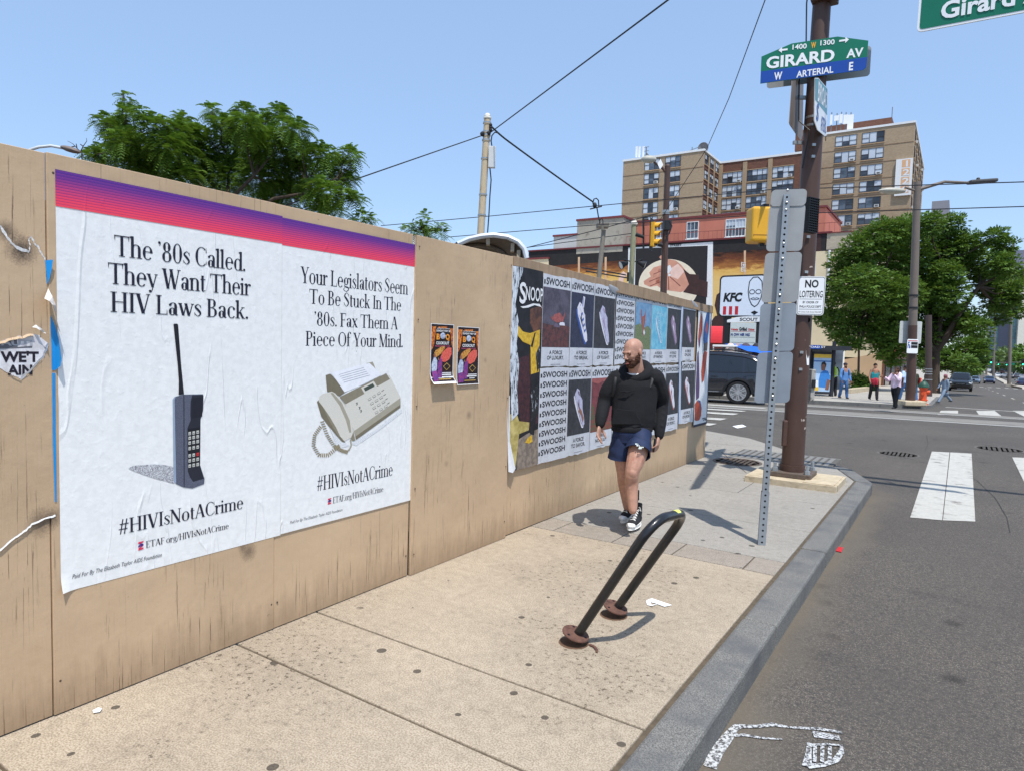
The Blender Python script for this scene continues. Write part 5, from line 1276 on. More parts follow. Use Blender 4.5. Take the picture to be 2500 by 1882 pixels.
mb = MB(); mu2(mb, [(795, 655), (850, 620), (838, 590), (872, 550), (938, 530), (960, 525), (915, 470), (930, 455), (950, 480), (1040, 495), (1085, 530), (1125, 580), (1150, 640), (1140, 720), (1080, 740), (940, 720), (900, 690), (845, 700), (800, 680)], 4)
mb.build('mural_hand', m_skin, Mu)
mb = MB(); mu2(mb, [(1100, 560), (1150, 600), (1220, 605), (1222, 640), (1290, 660), (1285, 780), (1100, 740), (1145, 680)], 5); mb.build('mural_sleeve', m_mblk, Mu)
mb = MB(); mu2(mb, [(975, 540), (1000, 530), (1012, 560), (990, 600), (975, 590)], 6); mu2(mb, [(985, 600), (1004, 600), (1004, 616), (985, 616)], 6); mb.build('mural_highlight', m_mw, Mu)
mb = MB()
for pts in ([(838, 655), (940, 615), (940, 618), (840, 660)], [(845, 690), (945, 650), (945, 654), (848, 694)], [(1000, 620), (1080, 690), (1076, 694), (1000, 626)], [(985, 622), (990, 622), (992, 720), (986, 720)], [(870, 600), (940, 570), (940, 574), (872, 604)]): mu2(mb, pts, 6)
mb.build('mural_line', m_skd, Mu)
mb = MB(); mu2(mb, [(1000, 560), (1060, 520), (1110, 580), (1060, 640), (1005, 620)], 5); mb.build('mural_palm', m_skl, Mu)
mb = MB(); mu2(mb, [(600, 660), (608, 600), (640, 580), (668, 600), (640, 640), (632, 720), (604, 720)], 3); mb.build('mural_wrist', m_skl, Mu)
for x in (296, 502, 1576):
    mb = MB(); mu2(mb, [(x-8, 470 if x < 1000 else 420), (x+8, 468 if x < 1000 else 418), (x+4, 900), (x-10, 900)], 2); mb.build('mural_band', M('mural_pale', (214, 176, 140), .8, .1, 2.), Mu)
mb = MB(); mu2(mb, [(1342, 840), (1358, 760), (1390, 735), (1400, 780), (1400, 900), (1365, 930)], 3); mb.build('mural_profile', m_mblk, Mu)
mb = MB(); mu2(mb, [(1320, 960), (1345, 925), (1385, 915), (1420, 940), (1420, 1010), (1320, 1010)], 4); mb.build('mural_shoulder', m_mblk, Mu)
mb = MB(); mu2(mb, [(2110, 300), (2165, 300), (2160, 590), (2105, 620)], 3); mb.build('mural_profile', m_mblk, Mu)
mb = MB(); mu2(mb, [(2114, 410), (2122, 410), (2120, 600), (2112, 600)], 4); mb.build('mural_band', m_mw, Mu)
mb = MB(); a = W2(1320+1000*.31646, 480+388*.31646); b = W2(1320+1086*.31646, 600)
sans(mb, 'STREET', (a.x, yW-.035, a.z), RX, ZV, b.x-a.x, .19, n=.0, bold=.03)
mb.build('mural_lettering', m_mk, Mu)
mb = MB(); a = W2(1820, 660); sans(mb, 'STREET', (a.x, yW-.035, W2(1820, 664).z), ZV, -RX, (W2(1820, 640).z-W2(1820, 664).z), .45, n=0, bold=.02); mb.build('mural_lettering', m_mw, Mu)
# plain right part of the wall with cream lower storey
x0, x1 = W2(2012, 700).x, W2(2150, 700).x
mb = MB(); mb.box((x0, yW+.02, W2(2050, 612).z), (x1, yW+14, W2(2060, 568).z)); w_ = mb.build('upper_wall', m_brick2, Mu)
mb = MB(); mb.box((x0, yW-.1, W2(2050, 612).z), (x1+.1, yW+.02, W2(2050, 609).z)); mb.build('string_course', m_fr, w_)
mb = MB(); mb.box((x0-.1, yW-.06, W2(2060, 568).z), (x1+.12, yW+14, W2(2060, 566).z)); mb.build('coping', m_copred, w_)
mb = MB(); mb.box((x0-2.4, yW+.005-.03, W2(2050, 872).z), (x1, yW+14, W2(2050, 612).z-.002)); mb.build('lower_wall', m_crm, Mu)
mb = MB(); za, zb_ = W2(2050, 872).z, base_z-1
pts = [(x0-2.4, zb_), (x1, zb_), (x1, W2(2140, 862).z), (x0+3, za), (x0+1.8, za-.25), (x0-2.4, za)]
mb.prism([Vector((x, yW-.05, z)) for x, z in pts], (0, 13, 0)); mb.build('painted_base', m_tanr, Mu)
mb = MB(); a = W2(2026, 612); mb.tube([(a.x, yW-.06, a.z), (a.x, yW-.06, W2(2026, 780).z)], .12, 8); a = W2(2062, 830); mb.tube([(a.x, yW-.12, W2(2062, 800).z), (a.x, yW-.12, base_z)], .1, 8); mb.build('drain_pipe', m_wfr, Mu)
c = W2(2045, 650); window(Mu, Vector((c.x, yW+.0, c.z)), 1.2, 1.6, RX, OUT, 1, rs=rsw)
# low cream corner with a flat roof at the far left end
mb = MB(); a = W2(1325, 634); mb.box((a.x-5, yW-.2, base_z), (W2(1340, 640).x, yW+6, a.z)); mb.build('annex', m_crm, Mu)
mb = MB(); mb.box((a.x-5.1, yW-.3, a.z), (W2(1340, 640).x+.1, yW+6.1, a.z+.2)); mb.build('coping', m_copred, Mu)

# ---- shop row receding along the avenue beyond the corner
t = thing('shop_row', 'dark brown shop fronts along the avenue beyond the cream wall', 'building', (-7.5, 82, road_z(82)))
mb = MB(); mb.box((-20, 74, road_z(82)-1), (-5.9, 130, road_z(82)+4.6)); mb.build('wall', m_redbr, t)
mb = MB()
for i in range(7): mb.box((-5.9, 75.5+i*7, road_z(82)-.6), (-5.82, 80+i*7, road_z(82)+2.3))
mb.build('shop_window', m_gl2, t)
mb = MB(); mb.box((-5.9, 74.5, road_z(82)+2.6), (-5.0, 100, road_z(82)+2.9)); mb.build('awning', M('awning_dark', (58, 46, 42), .8), t)
mb = MB(); mb.box((-5.88, 75, road_z(82)+3.), (-5.78, 86, road_z(82)+4.2)); mb.build('fascia', M('fascia_orange', (196, 112, 60), .7, .3, .5), t)
# ---- glass towers far down the avenue
def tower(label, px0, px1, ptop, Y, mat, gmat, strips, side=0):
    a, b = onY(px0, 700, Y), onY(px1, 700, Y); z = onY((px0+px1)/2, ptop, Y).z
    t = thing('office_tower', label, 'building', (a.x, Y, road_z(Y)))
    mb = MB(); mb.box((a.x, Y, road_z(Y)-2), (b.x, Y+30, z)); mb.build('wall', mat, t)
    for u0, u1, v0, v1 in strips:
        x0, x1 = a.x+(b.x-a.x)*u0, a.x+(b.x-a.x)*u1; zz0, zz1 = road_z(Y)+(z-road_z(Y))*v0, road_z(Y)+(z-road_z(Y))*v1
        mb = MB(); mb.box((x0, Y-.3, zz0), (x1, Y-.05, zz1)); f = mb.build('curtain_wall', gmat, t)
        mb = MB(); n = max(2, int((zz1-zz0)/4.2)); m_ = max(2, int((x1-x0)/3))
        for k in range(n+1): zc_ = zz0+(zz1-zz0)*k/n; mb.box((x0, Y-.42, zc_-.12), (x1, Y-.31, zc_+.12))
        for k in range(m_+1): xc = x0+(x1-x0)*k/m_; mb.box((xc-.1, Y-.45, zz0), (xc+.1, Y-.32, zz1))
        mb.build('mullion', M('mullion_grey', (120, 140, 148), .5), f)
    return t
m_panel = M('tower_panel', (118, 122, 138), .6, .06, .1); m_tg = glass('tower_glass', (84, 132, 142), (112, 158, 166)); m_tw = M('tower_white', (226, 222, 206), .7, .04)
tower('grey panel and teal glass tower at the right edge behind the far trees', 2425, 2620, 610, 330, m_panel, m_tg, ((0.02, .10, .0, .64), (.27, 1., .0, .56), (.05, .2, .72, .98)))
tower('slim cream tower strip at the very right edge above the glass facade', 2493, 2640, 655, 322, m_tw, m_tg, ((.3, .9, .1, .9),))
tower('distant grey flat topped tower just right of the brick apartment block', 2262, 2304, 492, 300, M('tower_grey', (136, 134, 140), .7, .05, .1), glass('tower_glass_blue', (130, 158, 184), (150, 174, 196)), ((.05, .9, .2, .86),))
# low far masses closing the avenue
m_far_b = M('far_building', (150, 142, 136), .8, .12, .05)
for i, (px0, px1, top, Y, lab) in enumerate(((2385, 2402, 858, 420, 'pale far building closing the avenue behind the light poles'), (2402, 2424, 872, 520, 'hazy low far building in the middle of the avenue'))):
    a, b = onY(px0, 880, Y), onY(px1, 880, Y); z = onY(px0, top, Y).z
    t = thing('far_building', lab, 'building', (a.x, Y, road_z(Y)))
    mb = MB(); mb.box((a.x, Y, road_z(Y)-1), (b.x, Y+20, z)); mb.build('wall', (m_tw, m_far_b)[i], t)
    mb = MB()
    for k in range(5):
        for j in range(4): mb.box((a.x+(b.x-a.x)*(.1+.18*k), Y-.1, road_z(Y)+(z-road_z(Y))*(.15+.2*j)), (a.x+(b.x-a.x)*(.2+.18*k), Y-.02, road_z(Y)+(z-road_z(Y))*(.27+.2*j)))
    mb.build('windows', m_gl2, t)

# ---- red roofed restaurant in the lot, its reader board and pole sign
yK = 50.
t = thing('restaurant', 'low restaurant with curved red roof edge behind the pole sign', 'building', (onY(1750, 840, yK).x, yK, road_z(yK)))
x0, x1 = onY(1560, 820, yK).x, onY(1800, 820, yK).x; z0, z1 = onY(1750, 838, yK).z, onY(1750, 797, yK).z
mb = MB(); mb.box((x0, yK, road_z(yK)-.5), (x1, yK+9, z0+.3)); mb.build('wall', M('restaurant_wall', (120, 66, 62), .8, .1), t)
mb = MB()
n = 8; pr_ = [(yK-.9+.9*math.cos(math.pi*(.5+.5*k/n))*-1-.9, 0) for k in range(2)]
prof = [Vector((0, yK-.6*math.sin(math.pi*.5*k/n), z0+(z1-z0)*(k/n))) for k in range(n+1)][::-1]
prof = [Vector((0, yK-.75+.75*(1-math.cos(math.pi*.5*k/n)), z0+(z1-z0)*math.sin(math.pi*.5*k/n))) for k in range(n+1)]+[Vector((0, yK+3, z1)), Vector((0, yK+3, z0))]
mb.prism([Vector((x0, p.y, p.z)) for p in prof], (x1-x0, 0, 0)); mb.build('roof', M('roof_red', (214, 54, 58), .4, .05), t)
mb = MB(); mb.box((x0+1, yK-.04, z0-1.9), (x1-1, yK, z0-.5)); mb.build('window', m_gl2, t)
# ================================================================== STREET FURNITURE
m_pole = M('pole_brown', (80, 58, 49), .5, .12, 6., .1, 30., dirt=((100, 74, 62), .36, 7.), stretch=(1, 1, .4))
m_pole2 = M('pole_taupe', (116, 104, 94), .55, .08, 4.)
m_galv = M('galvanised', (150, 156, 160), .5, .1, 12., .1, 60., metal=.35)
m_alu = M('sign_back', (160, 160, 158), .5, .09, 5., metal=.2, dirt=((138, 138, 136), .4, 2.5))
m_alu2 = M('sign_back_shaded', (140, 148, 156), .55, .08, 5., metal=.15, dirt=((124, 130, 136), .4, 3.))  # darker bluish copy for the lower plates, shade put into its colour
m_strap = M('steel_strap', (172, 172, 170), .35, .1, 20., metal=.7)
m_blk = M('black_metal', (34, 34, 36), .5, .15, 20.)
m_wht = M('sign_white', (240, 240, 238), .45, .03, 5.)
m_ink = M('sign_black', (28, 28, 30), .5)
m_grn = M('sign_green', (0, 112, 84), .4, .05, 3.)
m_blu = M('sign_blue', (22, 72, 158), .4, .05, 3.)
m_org = M('sign_orange', (240, 172, 40), .4)
m_conc = M('footing_concrete', (190, 174, 146), .95, .14, 8., .6, 30., dirt=((150, 132, 104), .45, 6.))
def rr(w, h, r, n=5):
    """rounded rectangle outline (x, z) round the origin"""
    out = []
    for cx, cz, a0 in ((w/2-r, h/2-r, 0), (-w/2+r, h/2-r, 90), (-w/2+r, -h/2+r, 180), (w/2-r, -h/2+r, 270)):
        out += [(cx+r*math.cos(rad(a0+90*k/n)), cz+r*math.sin(rad(a0+90*k/n))) for k in range(n+1)]
    return out
def plate(mb, c, right, up, outline, th, mi=0):
    right, up, c = Vector(right).normalized(), Vector(up).normalized(), Vector(c); n = right.cross(up)
    mb.prism([c+right*x+up*z-n*th for x, z in outline], n*th, mi)

# ---- brown traffic pole at the corner
PX, PY = -1.665, 9.10
pl = thing('traffic_pole', 'tall brown steel traffic pole bolted to a concrete footing at the corner', 'pole', (PX, PY, 0))
mb = MB(); mb.tube([(PX-.015, PY-.01, .17), (PX, PY, 3), (PX+.045, PY+.02, 6.9)], [.135, .122, .098], 28); mb.build('shaft', m_pole, pl, smooth=True)
mb = MB(); mb.box((PX-.50, PY-.42, -.05), (PX+.56, PY+.40, .075)); mb.box((PX+.18, PY-.40, .0751), (PX+.53, PY+.36, .085)); mb.build('footing', m_conc, pl, bevel=.03)
mb = MB(); mb.box((PX-.25, PY-.23, .076), (PX+.24, PY+.23, .14)); mb.build('base_plate', m_iron, pl, bevel=.01)
for sx in (-1, 1):
    for sy in (-1, 1):
        mb = MB(); mb.lathe([(.035, 0), (.035, .045), (.02, .046), (.02, .11), (0, .11)], (PX+sx*.19, PY+sy*.18, .14), 6); mb.build('bolt', m_galv, pl)
mb = MB(); mb.tube([(PX-.015, PY-.01, .14), (PX-.015, PY-.01, .22)], .15, 24); mb.build('collar', m_pole, pl, smooth=True)
mb = MB(); mb.obox((PX-.09, PY-.10, .62), LAT*.055, FWD*.03, ZV*.17); mb.build('hand_hole_cover', m_pole, pl, bevel=.02)
for z in (1.42, 1.63, 2.28, 2.62, 3.05, 3.42, 4.02, 4.16, 4.42, 4.52):
    r = .129-.0055*z+.002; mb = MB(); mb.tube([(PX+.006*z-.012, PY, z), (PX+.006*z-.012, PY, z+.028)], r, 24, caps=False); mb.obox((PX+.006*z+.03, PY-.128, z+.014), LAT*.02, FWD*.012, ZV*.016); mb.build('strap', m_strap, pl)
# mast arm with its clamp
mb = MB(); mb.tube([(PX+.05, PY, 6.02), (PX+2.2, PY+.02, 6.55), (PX+6.5, PY+.05, 7.2)], [.085, .075, .06], 14); mb.build('mast_arm', m_pole, pl, smooth=True)
mb = MB(); mb.obox((PX+.07, PY-.02, 6.02), (.14, 0, 0), (0, .13, 0), (0, 0, .13)); mb.obox((PX+.22, PY-.13, 5.9), (.03, 0, 0), (0, .03, 0), (0, 0, .06)); mb.build('arm_bracket', m_pole, pl, bevel=.012)
mb = MB(); mb.tube([(PX-.07, PY-.09, 6.6), (PX-.12, PY-.1, 5.9), (PX-.10, PY-.1, 5.4), (PX-.17, PY-.08, 5.2), (PX-.14, PY-.1, 4.5), (PX+.0, PY-.15, 4.35), (PX-.06, PY-.14, 3.9)], .009, 6); mb.build('cable', m_blk, pl)
# flakes of old stickers on the shaft
mb = MB(); rs = random.Random(4)
for k in range(26):
    a, z = rs.uniform(-2.6, -.3), rs.choice((rs.uniform(.5, 1.1), rs.uniform(1.3, 2.1), rs.uniform(2.4, 2.7))); r = .1375-.0056*z; w, h = rs.uniform(.008, .04), rs.uniform(.005, .02)
    c = Vector((PX-.012+.006*z+r*math.cos(a), PY+r*math.sin(a), z)); tg_ = Vector((-math.sin(a), math.cos(a), 0))
    mb.poly([c-tg_*w-ZV*h, c+tg_*w-ZV*h*.4, c+tg_*w*.6+ZV*h, c-tg_*w*.7+ZV*h*.7])
mb.build('sticker_remains', M('sticker_scrap', (176, 160, 148), .8, .25, 60.), pl)
# ---- street name signs
SR = (LAT*.93-FWD*.36).normalized(); SN = SR.cross(ZV)      # towards the viewer
p0 = Vector((PX+.03, PY-.13, 5.0))
def sgn(px, py, off=0.): return onP(px, py, p0+SN*off, SN)
def xz(p, c): d = p-c; return d.dot(SR), d.z
cpx = sgn(1988, 160); C0 = cpx
ol = [xz(sgn(*p), C0) for p in ((1856, 205), (1859, 139), (1933, 107), (2045, 90), (2120, 100), (2115, 166), (2108, 172))][::-1]
t = thing('street_name_sign', 'green and blue street name sign with peaked top for the avenue, on the brown pole', 'street sign', C0, group='street name signs on the corner pole')
mb = MB(); plate(mb, C0, SR, ZV, [ol[i] for i in range(len(ol))][::-1], .006); mb.build('panel', m_grn, t)
bl_ = [xz(sgn(*p), C0) for p in ((1857, 204), (1857.5, 175.5), (2117.5, 140), (2115, 165), (2107, 172))]
mb = MB(); plate(mb, C0+SN*.0015, SR, ZV, bl_, .001); mb.build('blue_band', m_blu, t)
SU = (sgn(1990, 100)-sgn(1990, 200)).normalized(); SB = (sgn(2117, 141)-sgn(1858, 175.5)).normalized()
g7 = lambda x, y: sgn(1800+x*.31646, y*.31646)
def s7(mb, s, xl, xr, yl, yr, cap, bold=.02, n=.004, mi=0):
    a, b = g7(xl, yl), g7(xr, yr); h = abs((g7(xl, yl-cap)-a).z); sans(mb, s, a, b-a, ZV, (b-a).length, h, n=n, bold=bold, mi=mi)
mb = MB()
s7(mb, 'GIRARD', 222, 748, 532, 470, 92, .03); s7(mb, 'AV', 840, 970, 450, 436, 70, .03); s7(mb, '1400', 425, 535, 386, 376, 40, .02); s7(mb, '1300', 640, 750, 354, 344, 40, .02)
s7(mb, 'W', 283, 345, 620, 612, 60, .03); s7(mb, 'ARTERIAL', 455, 740, 602, 562, 52, .02); s7(mb, 'E', 860, 892, 546, 542, 66, .03)
s7(mb, 'W', 568, 606, 374, 370, 46, .04, mi=1)
for (x0, x1, y0, y1) in ((388, 318, 384, 392), (786, 862, 320, 308)):
    a, b = g7(x0, y0)+SN*.004, g7(x1, y1)+SN*.004; d = (b-a); u = Vector((0, 0, 1)); L = d.length
    mb.poly([a-u*.011, a+d*.62-u*.011, a+d*.62-u*.035, b, a+d*.62+u*.035, a+d*.62+u*.011, a+u*.011])
mb.build('lettering', [m_wht, m_org], t)
q0 = sgn(1996, 172, -.33)
t = thing('street_name_sign', 'bare grey back of a second street sign just behind the green one', 'street sign', q0, group='street name signs on the corner pole')
w = (sgn(2122, 130, -.33)-sgn(1870, 165, -.33)).length; mb = MB(); plate(mb, q0+Vector((0, 0, .03)), SB, ZV, rr(w, .36, .04), .006); mb.build('panel', m_alu, t)
mb = MB(); mb.obox(q0+SN*.1, SR*.02, SN*.1, ZV*.03); mb.build('bracket', m_galv, t)
# the cross street's sign, seen almost edge on, and the back of its twin
SR2 = (FWD*.90+LAT*.44).normalized(); SN2 = SR2.cross(ZV)
t = thing('street_name_sign', 'teal and white street sign seen nearly edge on, right of the brown pole', 'street sign', (PX+.15, PY-.1, 4.6), group='street name signs on the corner pole')
A_ = onP(1991, 260, (PX+.16, PY-.18, 4.6), SN2); D0 = A_
def e2(px, py): return onP(px, py, A_, SN2)
o2 = [((p-D0).dot(SR2), p.z-D0.z) for p in [e2(*q) for q in ((1990, 191), (1998, 191), (2021, 218), (2019, 300), (2018, 332), (2015, 334), (1996, 318), (1988, 295), (1989, 240))]]
mb = MB(); plate(mb, D0, SR2, ZV, o2, .006); mb.build('panel', m_wht, t)
o3 = [((p-D0).dot(SR2), p.z-D0.z) for p in [e2(*q) for q in ((1990, 193), (1998, 193), (2020, 219), (2019, 282), (1990, 244))]]
mb = MB(); plate(mb, D0+SN2*.0015, SR2, ZV, o3, .001); mb.build('teal_band', M('sign_teal', (84, 146, 152), .4, .06, 4.), t)
mb = MB(); a, b = e2(1995, 246), e2(2018, 266); sans(mb, 'BROAD', a+Vector((0, 0, .0)), b-a, ZV, (b-a).length, .20, n=.004, bold=.02)
mb.build('lettering', m_wht, t); mb = MB(); a, b = e2(1992, 292), e2(1997, 297); sans(mb, 'S', a, b-a, ZV, (b-a).length, .17, n=.004, bold=.02); a, b = e2(2003, 318), e2(2016, 326); sans(mb, 'ARTERIAL', a, b-a, ZV, (b-a).length, .17, n=.004, bold=.01); mb.build('lettering', m_blu, t)
mb = MB(); mb.tube([e2(2016, 332), e2(2016, 345)], .006, 6); mb.build('wire_end', m_blk, t)
t = thing('street_name_sign', 'weathered back of a street sign clamped to the left side of the brown pole', 'street sign', (PX-.2, PY, 4.6), group='street name signs on the corner pole')
A3 = onP(1945, 260, (PX-.20, PY-.02, 4.6), SN2)
o4 = [((p-A3).dot(SR2), p.z-A3.z) for p in [onP(*q, A3, SN2) for q in ((1934, 198), (1962, 196), (1960, 330), (1955, 345), (1929, 306), (1927, 300))]]
mb = MB(); plate(mb, A3, SR2, ZV, o4, .006); mb.build('panel', M('weathered_sign', (128, 116, 106), .6, .18, 3., metal=.2), t)
mb = MB()
for z in (5.0, 4.45): mb.obox((PX-.13, PY-.03, z-.2), LAT*.08, FWD*.02, ZV*.02)
mb.build('bracket', m_galv, t)
# ---- big overhead name sign on the mast arm
yG = PY
def gg(px, py): return onY(px, py, yG-.04)
bl0, br0 = gg(2238, 80), gg(2500, 31); dirG = (br0-bl0); dirG.y = 0; dirG.normalize(); upG = Vector((-dirG.z, 0, dirG.x))
hG = .50; LG = 2.6
t = thing('overhead_sign', 'large green overhead street name sign with white border hanging from the mast arm', 'street sign', bl0)
cG = bl0+dirG*LG/2+upG*hG/2
mb = MB(); plate(mb, cG, dirG, upG, rr(LG, hG, .05), .02); mb.build('border', m_wht, t)
mb = MB(); plate(mb, cG+Vector((0, -.003, 0)), dirG, upG, rr(LG-.05, hG-.05, .035), .002); mb.build('panel', m_grn, t)
mb = MB(); a = gg(2296, 48); b = gg(2500, 9); sans(mb, 'Girard Av', a+Vector((0, -.006, 0)), dirG, upG, None, (gg(2296, 2)-a).z*.93, n=.004, bold=.028); mb.build('lettering', m_wht, t)
mb = MB()
for k in (.5, 1.9): c = bl0+dirG*k+upG*hG; mb.tube([c, c+Vector((0, 0.04, .32))], .02, 8)
mb.build('hanger', m_galv, t)
# ---- pedestrian signals on the pole: yellow box and black crated face
t = thing('pedestrian_signal', 'yellow pedestrian signal housing on the left of the brown pole behind the sign backs', 'signal', (PX-.28, PY-.1, 2.95))
a = onD(1861, 552, 8.35); mb = MB(); mb.obox(a, LAT*.17, FWD*.13, ZV*.215); mb.build('housing', M('signal_yellow', (226, 168, 44), .45, .06, 5.), t, bevel=.035, seg=3)
mb = MB(); mb.obox(a+ZV*.24+LAT*.02, LAT*.035, FWD*.05, ZV*.02); mb.obox(a-ZV*.24, LAT*.03, FWD*.03, ZV*.02); mb.obox(a-ZV*.02+LAT*.25+FWD*.1, LAT*.12, FWD*.03, ZV*.03); mb.build('mount', m_blk, t)
mb = MB(); mb.obox(a-ZV*.135-FWD*.1301, LAT*.15, FWD*.001, ZV*.006); mb.obox(a+LAT*.06-FWD*.1301, LAT*.004, FWD*.001, ZV*.19); mb.build('seam', M('seam_brown', (150, 104, 30), .6), t)
t = thing('pedestrian_signal', 'black crated pedestrian signal face turned right, beside the brown pole', 'signal', (PX+.1, PY-.3, 2.95))
a = onD(1974, 527, 8.05); mb = MB(); dR = (LAT*.55-FWD*.83).normalized(); dF = Vector((-dR.y, dR.x, 0))
mb.obox(a+dF*.02, dF*.10, dR*.02, ZV*.21); mb.build('housing', m_blk, t, bevel=.015)
mb = MB()
for k in range(15):
    z = -.2+.4*k/14; mb.obox(a+dR*.03+dF*.02+ZV*z, dF*.1, dR*.03, ZV*.004)
for k in range(6): mb.obox(a+dR*.03+dF*(-.07+.036*k), dF*.003, dR*.03, ZV*.2)
mb.build('crate', m_ink, t)
# ---- no loitering sign
LR = (LAT*.97+FWD*-.22).normalized(); LN = LR.cross(ZV)
c = onP(1980, 723, (PX+.02, PY-.16, 2.4), LN); lw, lh = .315, .475
t = thing('loitering_sign', 'white no loitering notice strapped to the brown pole', 'sign', c)
tl = (onP(1953, 681, c, LN)-onP(1947, 766, c, LN)).normalized(); LU = tl
mb = MB(); plate(mb, c, LR, LU, rr(lw, lh, .035), .004); mb.build('panel', m_wht, t)
mb = MB(); o = rr(lw-.016, lh-.016, .03); i_ = rr(lw-.026, lh-.026, .026); n = len(o)
P_ = [c+LR*x+LU*z+LN*.0012 for x, z in o+i_]; mb.add(P_, [(k, (k+1) % n, n+(k+1) % n, n+k) for k in range(n)])
def lt(s, z, w, h, b=.02): sans(mb, s, c+LU*z, LR, LU, w, h, 'C', n=.0014, bold=b)
lt('NO', .105, .155, .095, .03); lt('LOITERING', -.018, .265, .085, .012); lt('BY ORDER OF', -.092, .18, .028, .01); lt('PHILA POLICE DEPT', -.145, .25, .028, .01); lt('PA Crimes Code Article 5506-5507', -.205, .265, .016, .0)
for z in (-.04, -.165): mb.poly([c+LR*x+LU*zz+LN*.0012 for x, zz in ((-.13, z-.002), (.13, z-.002), (.13, z+.002), (-.13, z+.002))])
mb.build('lettering', m_ink, t)
# long white sticker below it
mb = MB(); P1_ = [onD(1963, 768, 8.36), onD(1979, 772, 8.40), onD(1976, 820, 8.40), onD(1975, 892, 8.40), onD(1970, 892, 8.38), onD(1966, 830, 8.36)]; mb.poly(P1_)
tag(mb.build('notice_strip', m_wht), 'long torn white paper strip hanging on the brown pole under the loitering notice', 'paper strip')
mb = MB(); q = onD(1971, 782, 8.355); mb.lathe([(.028, 0), (.034, 0)], q, 20, m=Matrix.Rotation(rad(90), 4, 'X')); tag(mb.build('round_emblem', m_ink), 'small black ring mark printed at the top of the white strip', 'mark')
t = thing('push_button', 'grey crossing push button box on the right side of the brown pole', 'push button', (PX+.13, PY-.1, 1.1))
q = onD(1981, 940, 8.6); mb = MB(); mb.obox(q, LAT*.028, FWD*.05, ZV*.20); mb.build('box', M('button_grey', (168, 164, 156), .6, .2, 14., dirt=((90, 84, 78), .45, 16.)), t, bevel=.008)
mb = MB(); mb.obox(q-FWD*.06+ZV*.02, LAT*.02, FWD*.015, ZV*.05); mb.build('button', m_blk, t)

# ---- perforated sign post with the backs of five plates
A0 = onZ(1859, 1328, 0.); TP = onP(1921, 476, A0, FWD)
ax = (TP-A0).normalized(); Lp = (TP-A0).length; pr = (LAT*.966-FWD*.26).normalized(); pr = (pr-ax*pr.dot(ax)).normalized(); pn = pr.cross(ax)     # pn points at the viewer
ps = thing('sign_post', 'leaning perforated galvanised sign post carrying the bare backs of five parking signs', 'sign post', A0)
def post_tex():
    t = NT('perforated_steel'); g = t.new('ShaderNodeTexCoord').outputs['UV']; s = t.sep(g)
    fy = t.math('SUBTRACT', t.math('FRACT', s[1]), .5); fx = t.math('SUBTRACT', s[0], .5)
    d = t.math('SQRT', t.math('ADD', t.math('MULTIPLY', fx, fx), t.math('MULTIPLY', fy, fy)))
    h = t.math('LESS_THAN', d, .2)
    c = t.mix(t.val(t.noise(t.pos(), 14., 3.), .35, .7), lin((150, 158, 164)), lin((128, 136, 142)))
    return t.out(t.mix(h, c, lin((14, 14, 15))), .45, None, .3)
def post(name, base, L, hw, parent, z0=0.):
    """square tube with one hole per inch on each face, modelled as drilled rings"""
    mb = MB(); hole = MB(); pitch = .0508; n = int(L/pitch)
    side = [(pr, pn), (pn, -pr), (-pr, -pn), (-pn, pr)]
    for a_, nn in side:
        c0 = base+nn*hw
        for k in range(n):
            zc_ = z0+(k+.5)*pitch
            outer = [c0+a_*x*hw+ax*(zc_+z*pitch/2) for x, z in ((-1, -1), (0, -1), (1, -1), (1, 0), (1, 1), (0, 1), (-1, 1), (-1, 0))]
            inn = [c0+a_*math.cos(rad(q))*.0095+ax*(zc_+math.sin(rad(q))*.0095) for q in (225, 270, 315, 0, 45, 90, 135, 180)]
            mb.add(outer+inn, [(i, (i+1) % 8, 8+(i+1) % 8, 8+i) for i in range(8)])
            inn2 = [p-nn*.004 for p in inn]; mb.add(inn+inn2, [(i, (i+1) % 8, 8+(i+1) % 8, 8+i) for i in range(8)])
    core = MB(); core.obox(base+ax*(z0+n*pitch/2), pr*(hw-.006), pn*(hw-.006), ax*n*pitch/2)
    o = mb.build(name, m_galv, parent)
    core.build('hollow', M('post_hollow', (16, 16, 17), .9), o)
    return o
post('post', A0, Lp, .0254, ps); post('sleeve', A0, .46, .031, ps)
for k, (x0, x1, x2, x3, yt, yb, m_, off) in enumerate(((1884, 1970, 1968, 1880, 463, 504, m_alu, .008), (1879, 1967, 1958, 1870, 500, 614, m_alu, .002), (1869, 1957, 1949, 1858, 617, 739, m_alu, .002), (1857, 1947, 1937, 1850, 741, 858, m_alu2, .002), (1850, 1937, 1927, 1841, 860, 983, m_alu2, .002))):
    pc = A0-pn*(.0254+.003-off+.006)
    q = [onP(x, y, pc, pn) for x, y in ((x0, yt+1.5), (x1, yt-1.5), (x2, yb-1), (x3, yb+1))]
    c = sum(q, Vector())/4; w = ((q[1]-q[0]).length+(q[2]-q[3]).length)/2; h = ((q[0]-q[3]).length+(q[1]-q[2]).length)/2
    ri = (q[1]-q[0]+q[2]-q[3]).normalized()
    mb = MB(); plate(mb, c, ri, (q[0]-q[3]).normalized(), rr(w, h, .035), .0022); mb.build('plate', m_, ps)
    for s in (-.36, .36):
        mb = MB(); bp = A0+ax*((c-A0).dot(ax)+s*h)+pn*.0254; mb.ball(bp, .011, 8, 5); mb.build('bolt', m_strap, ps)

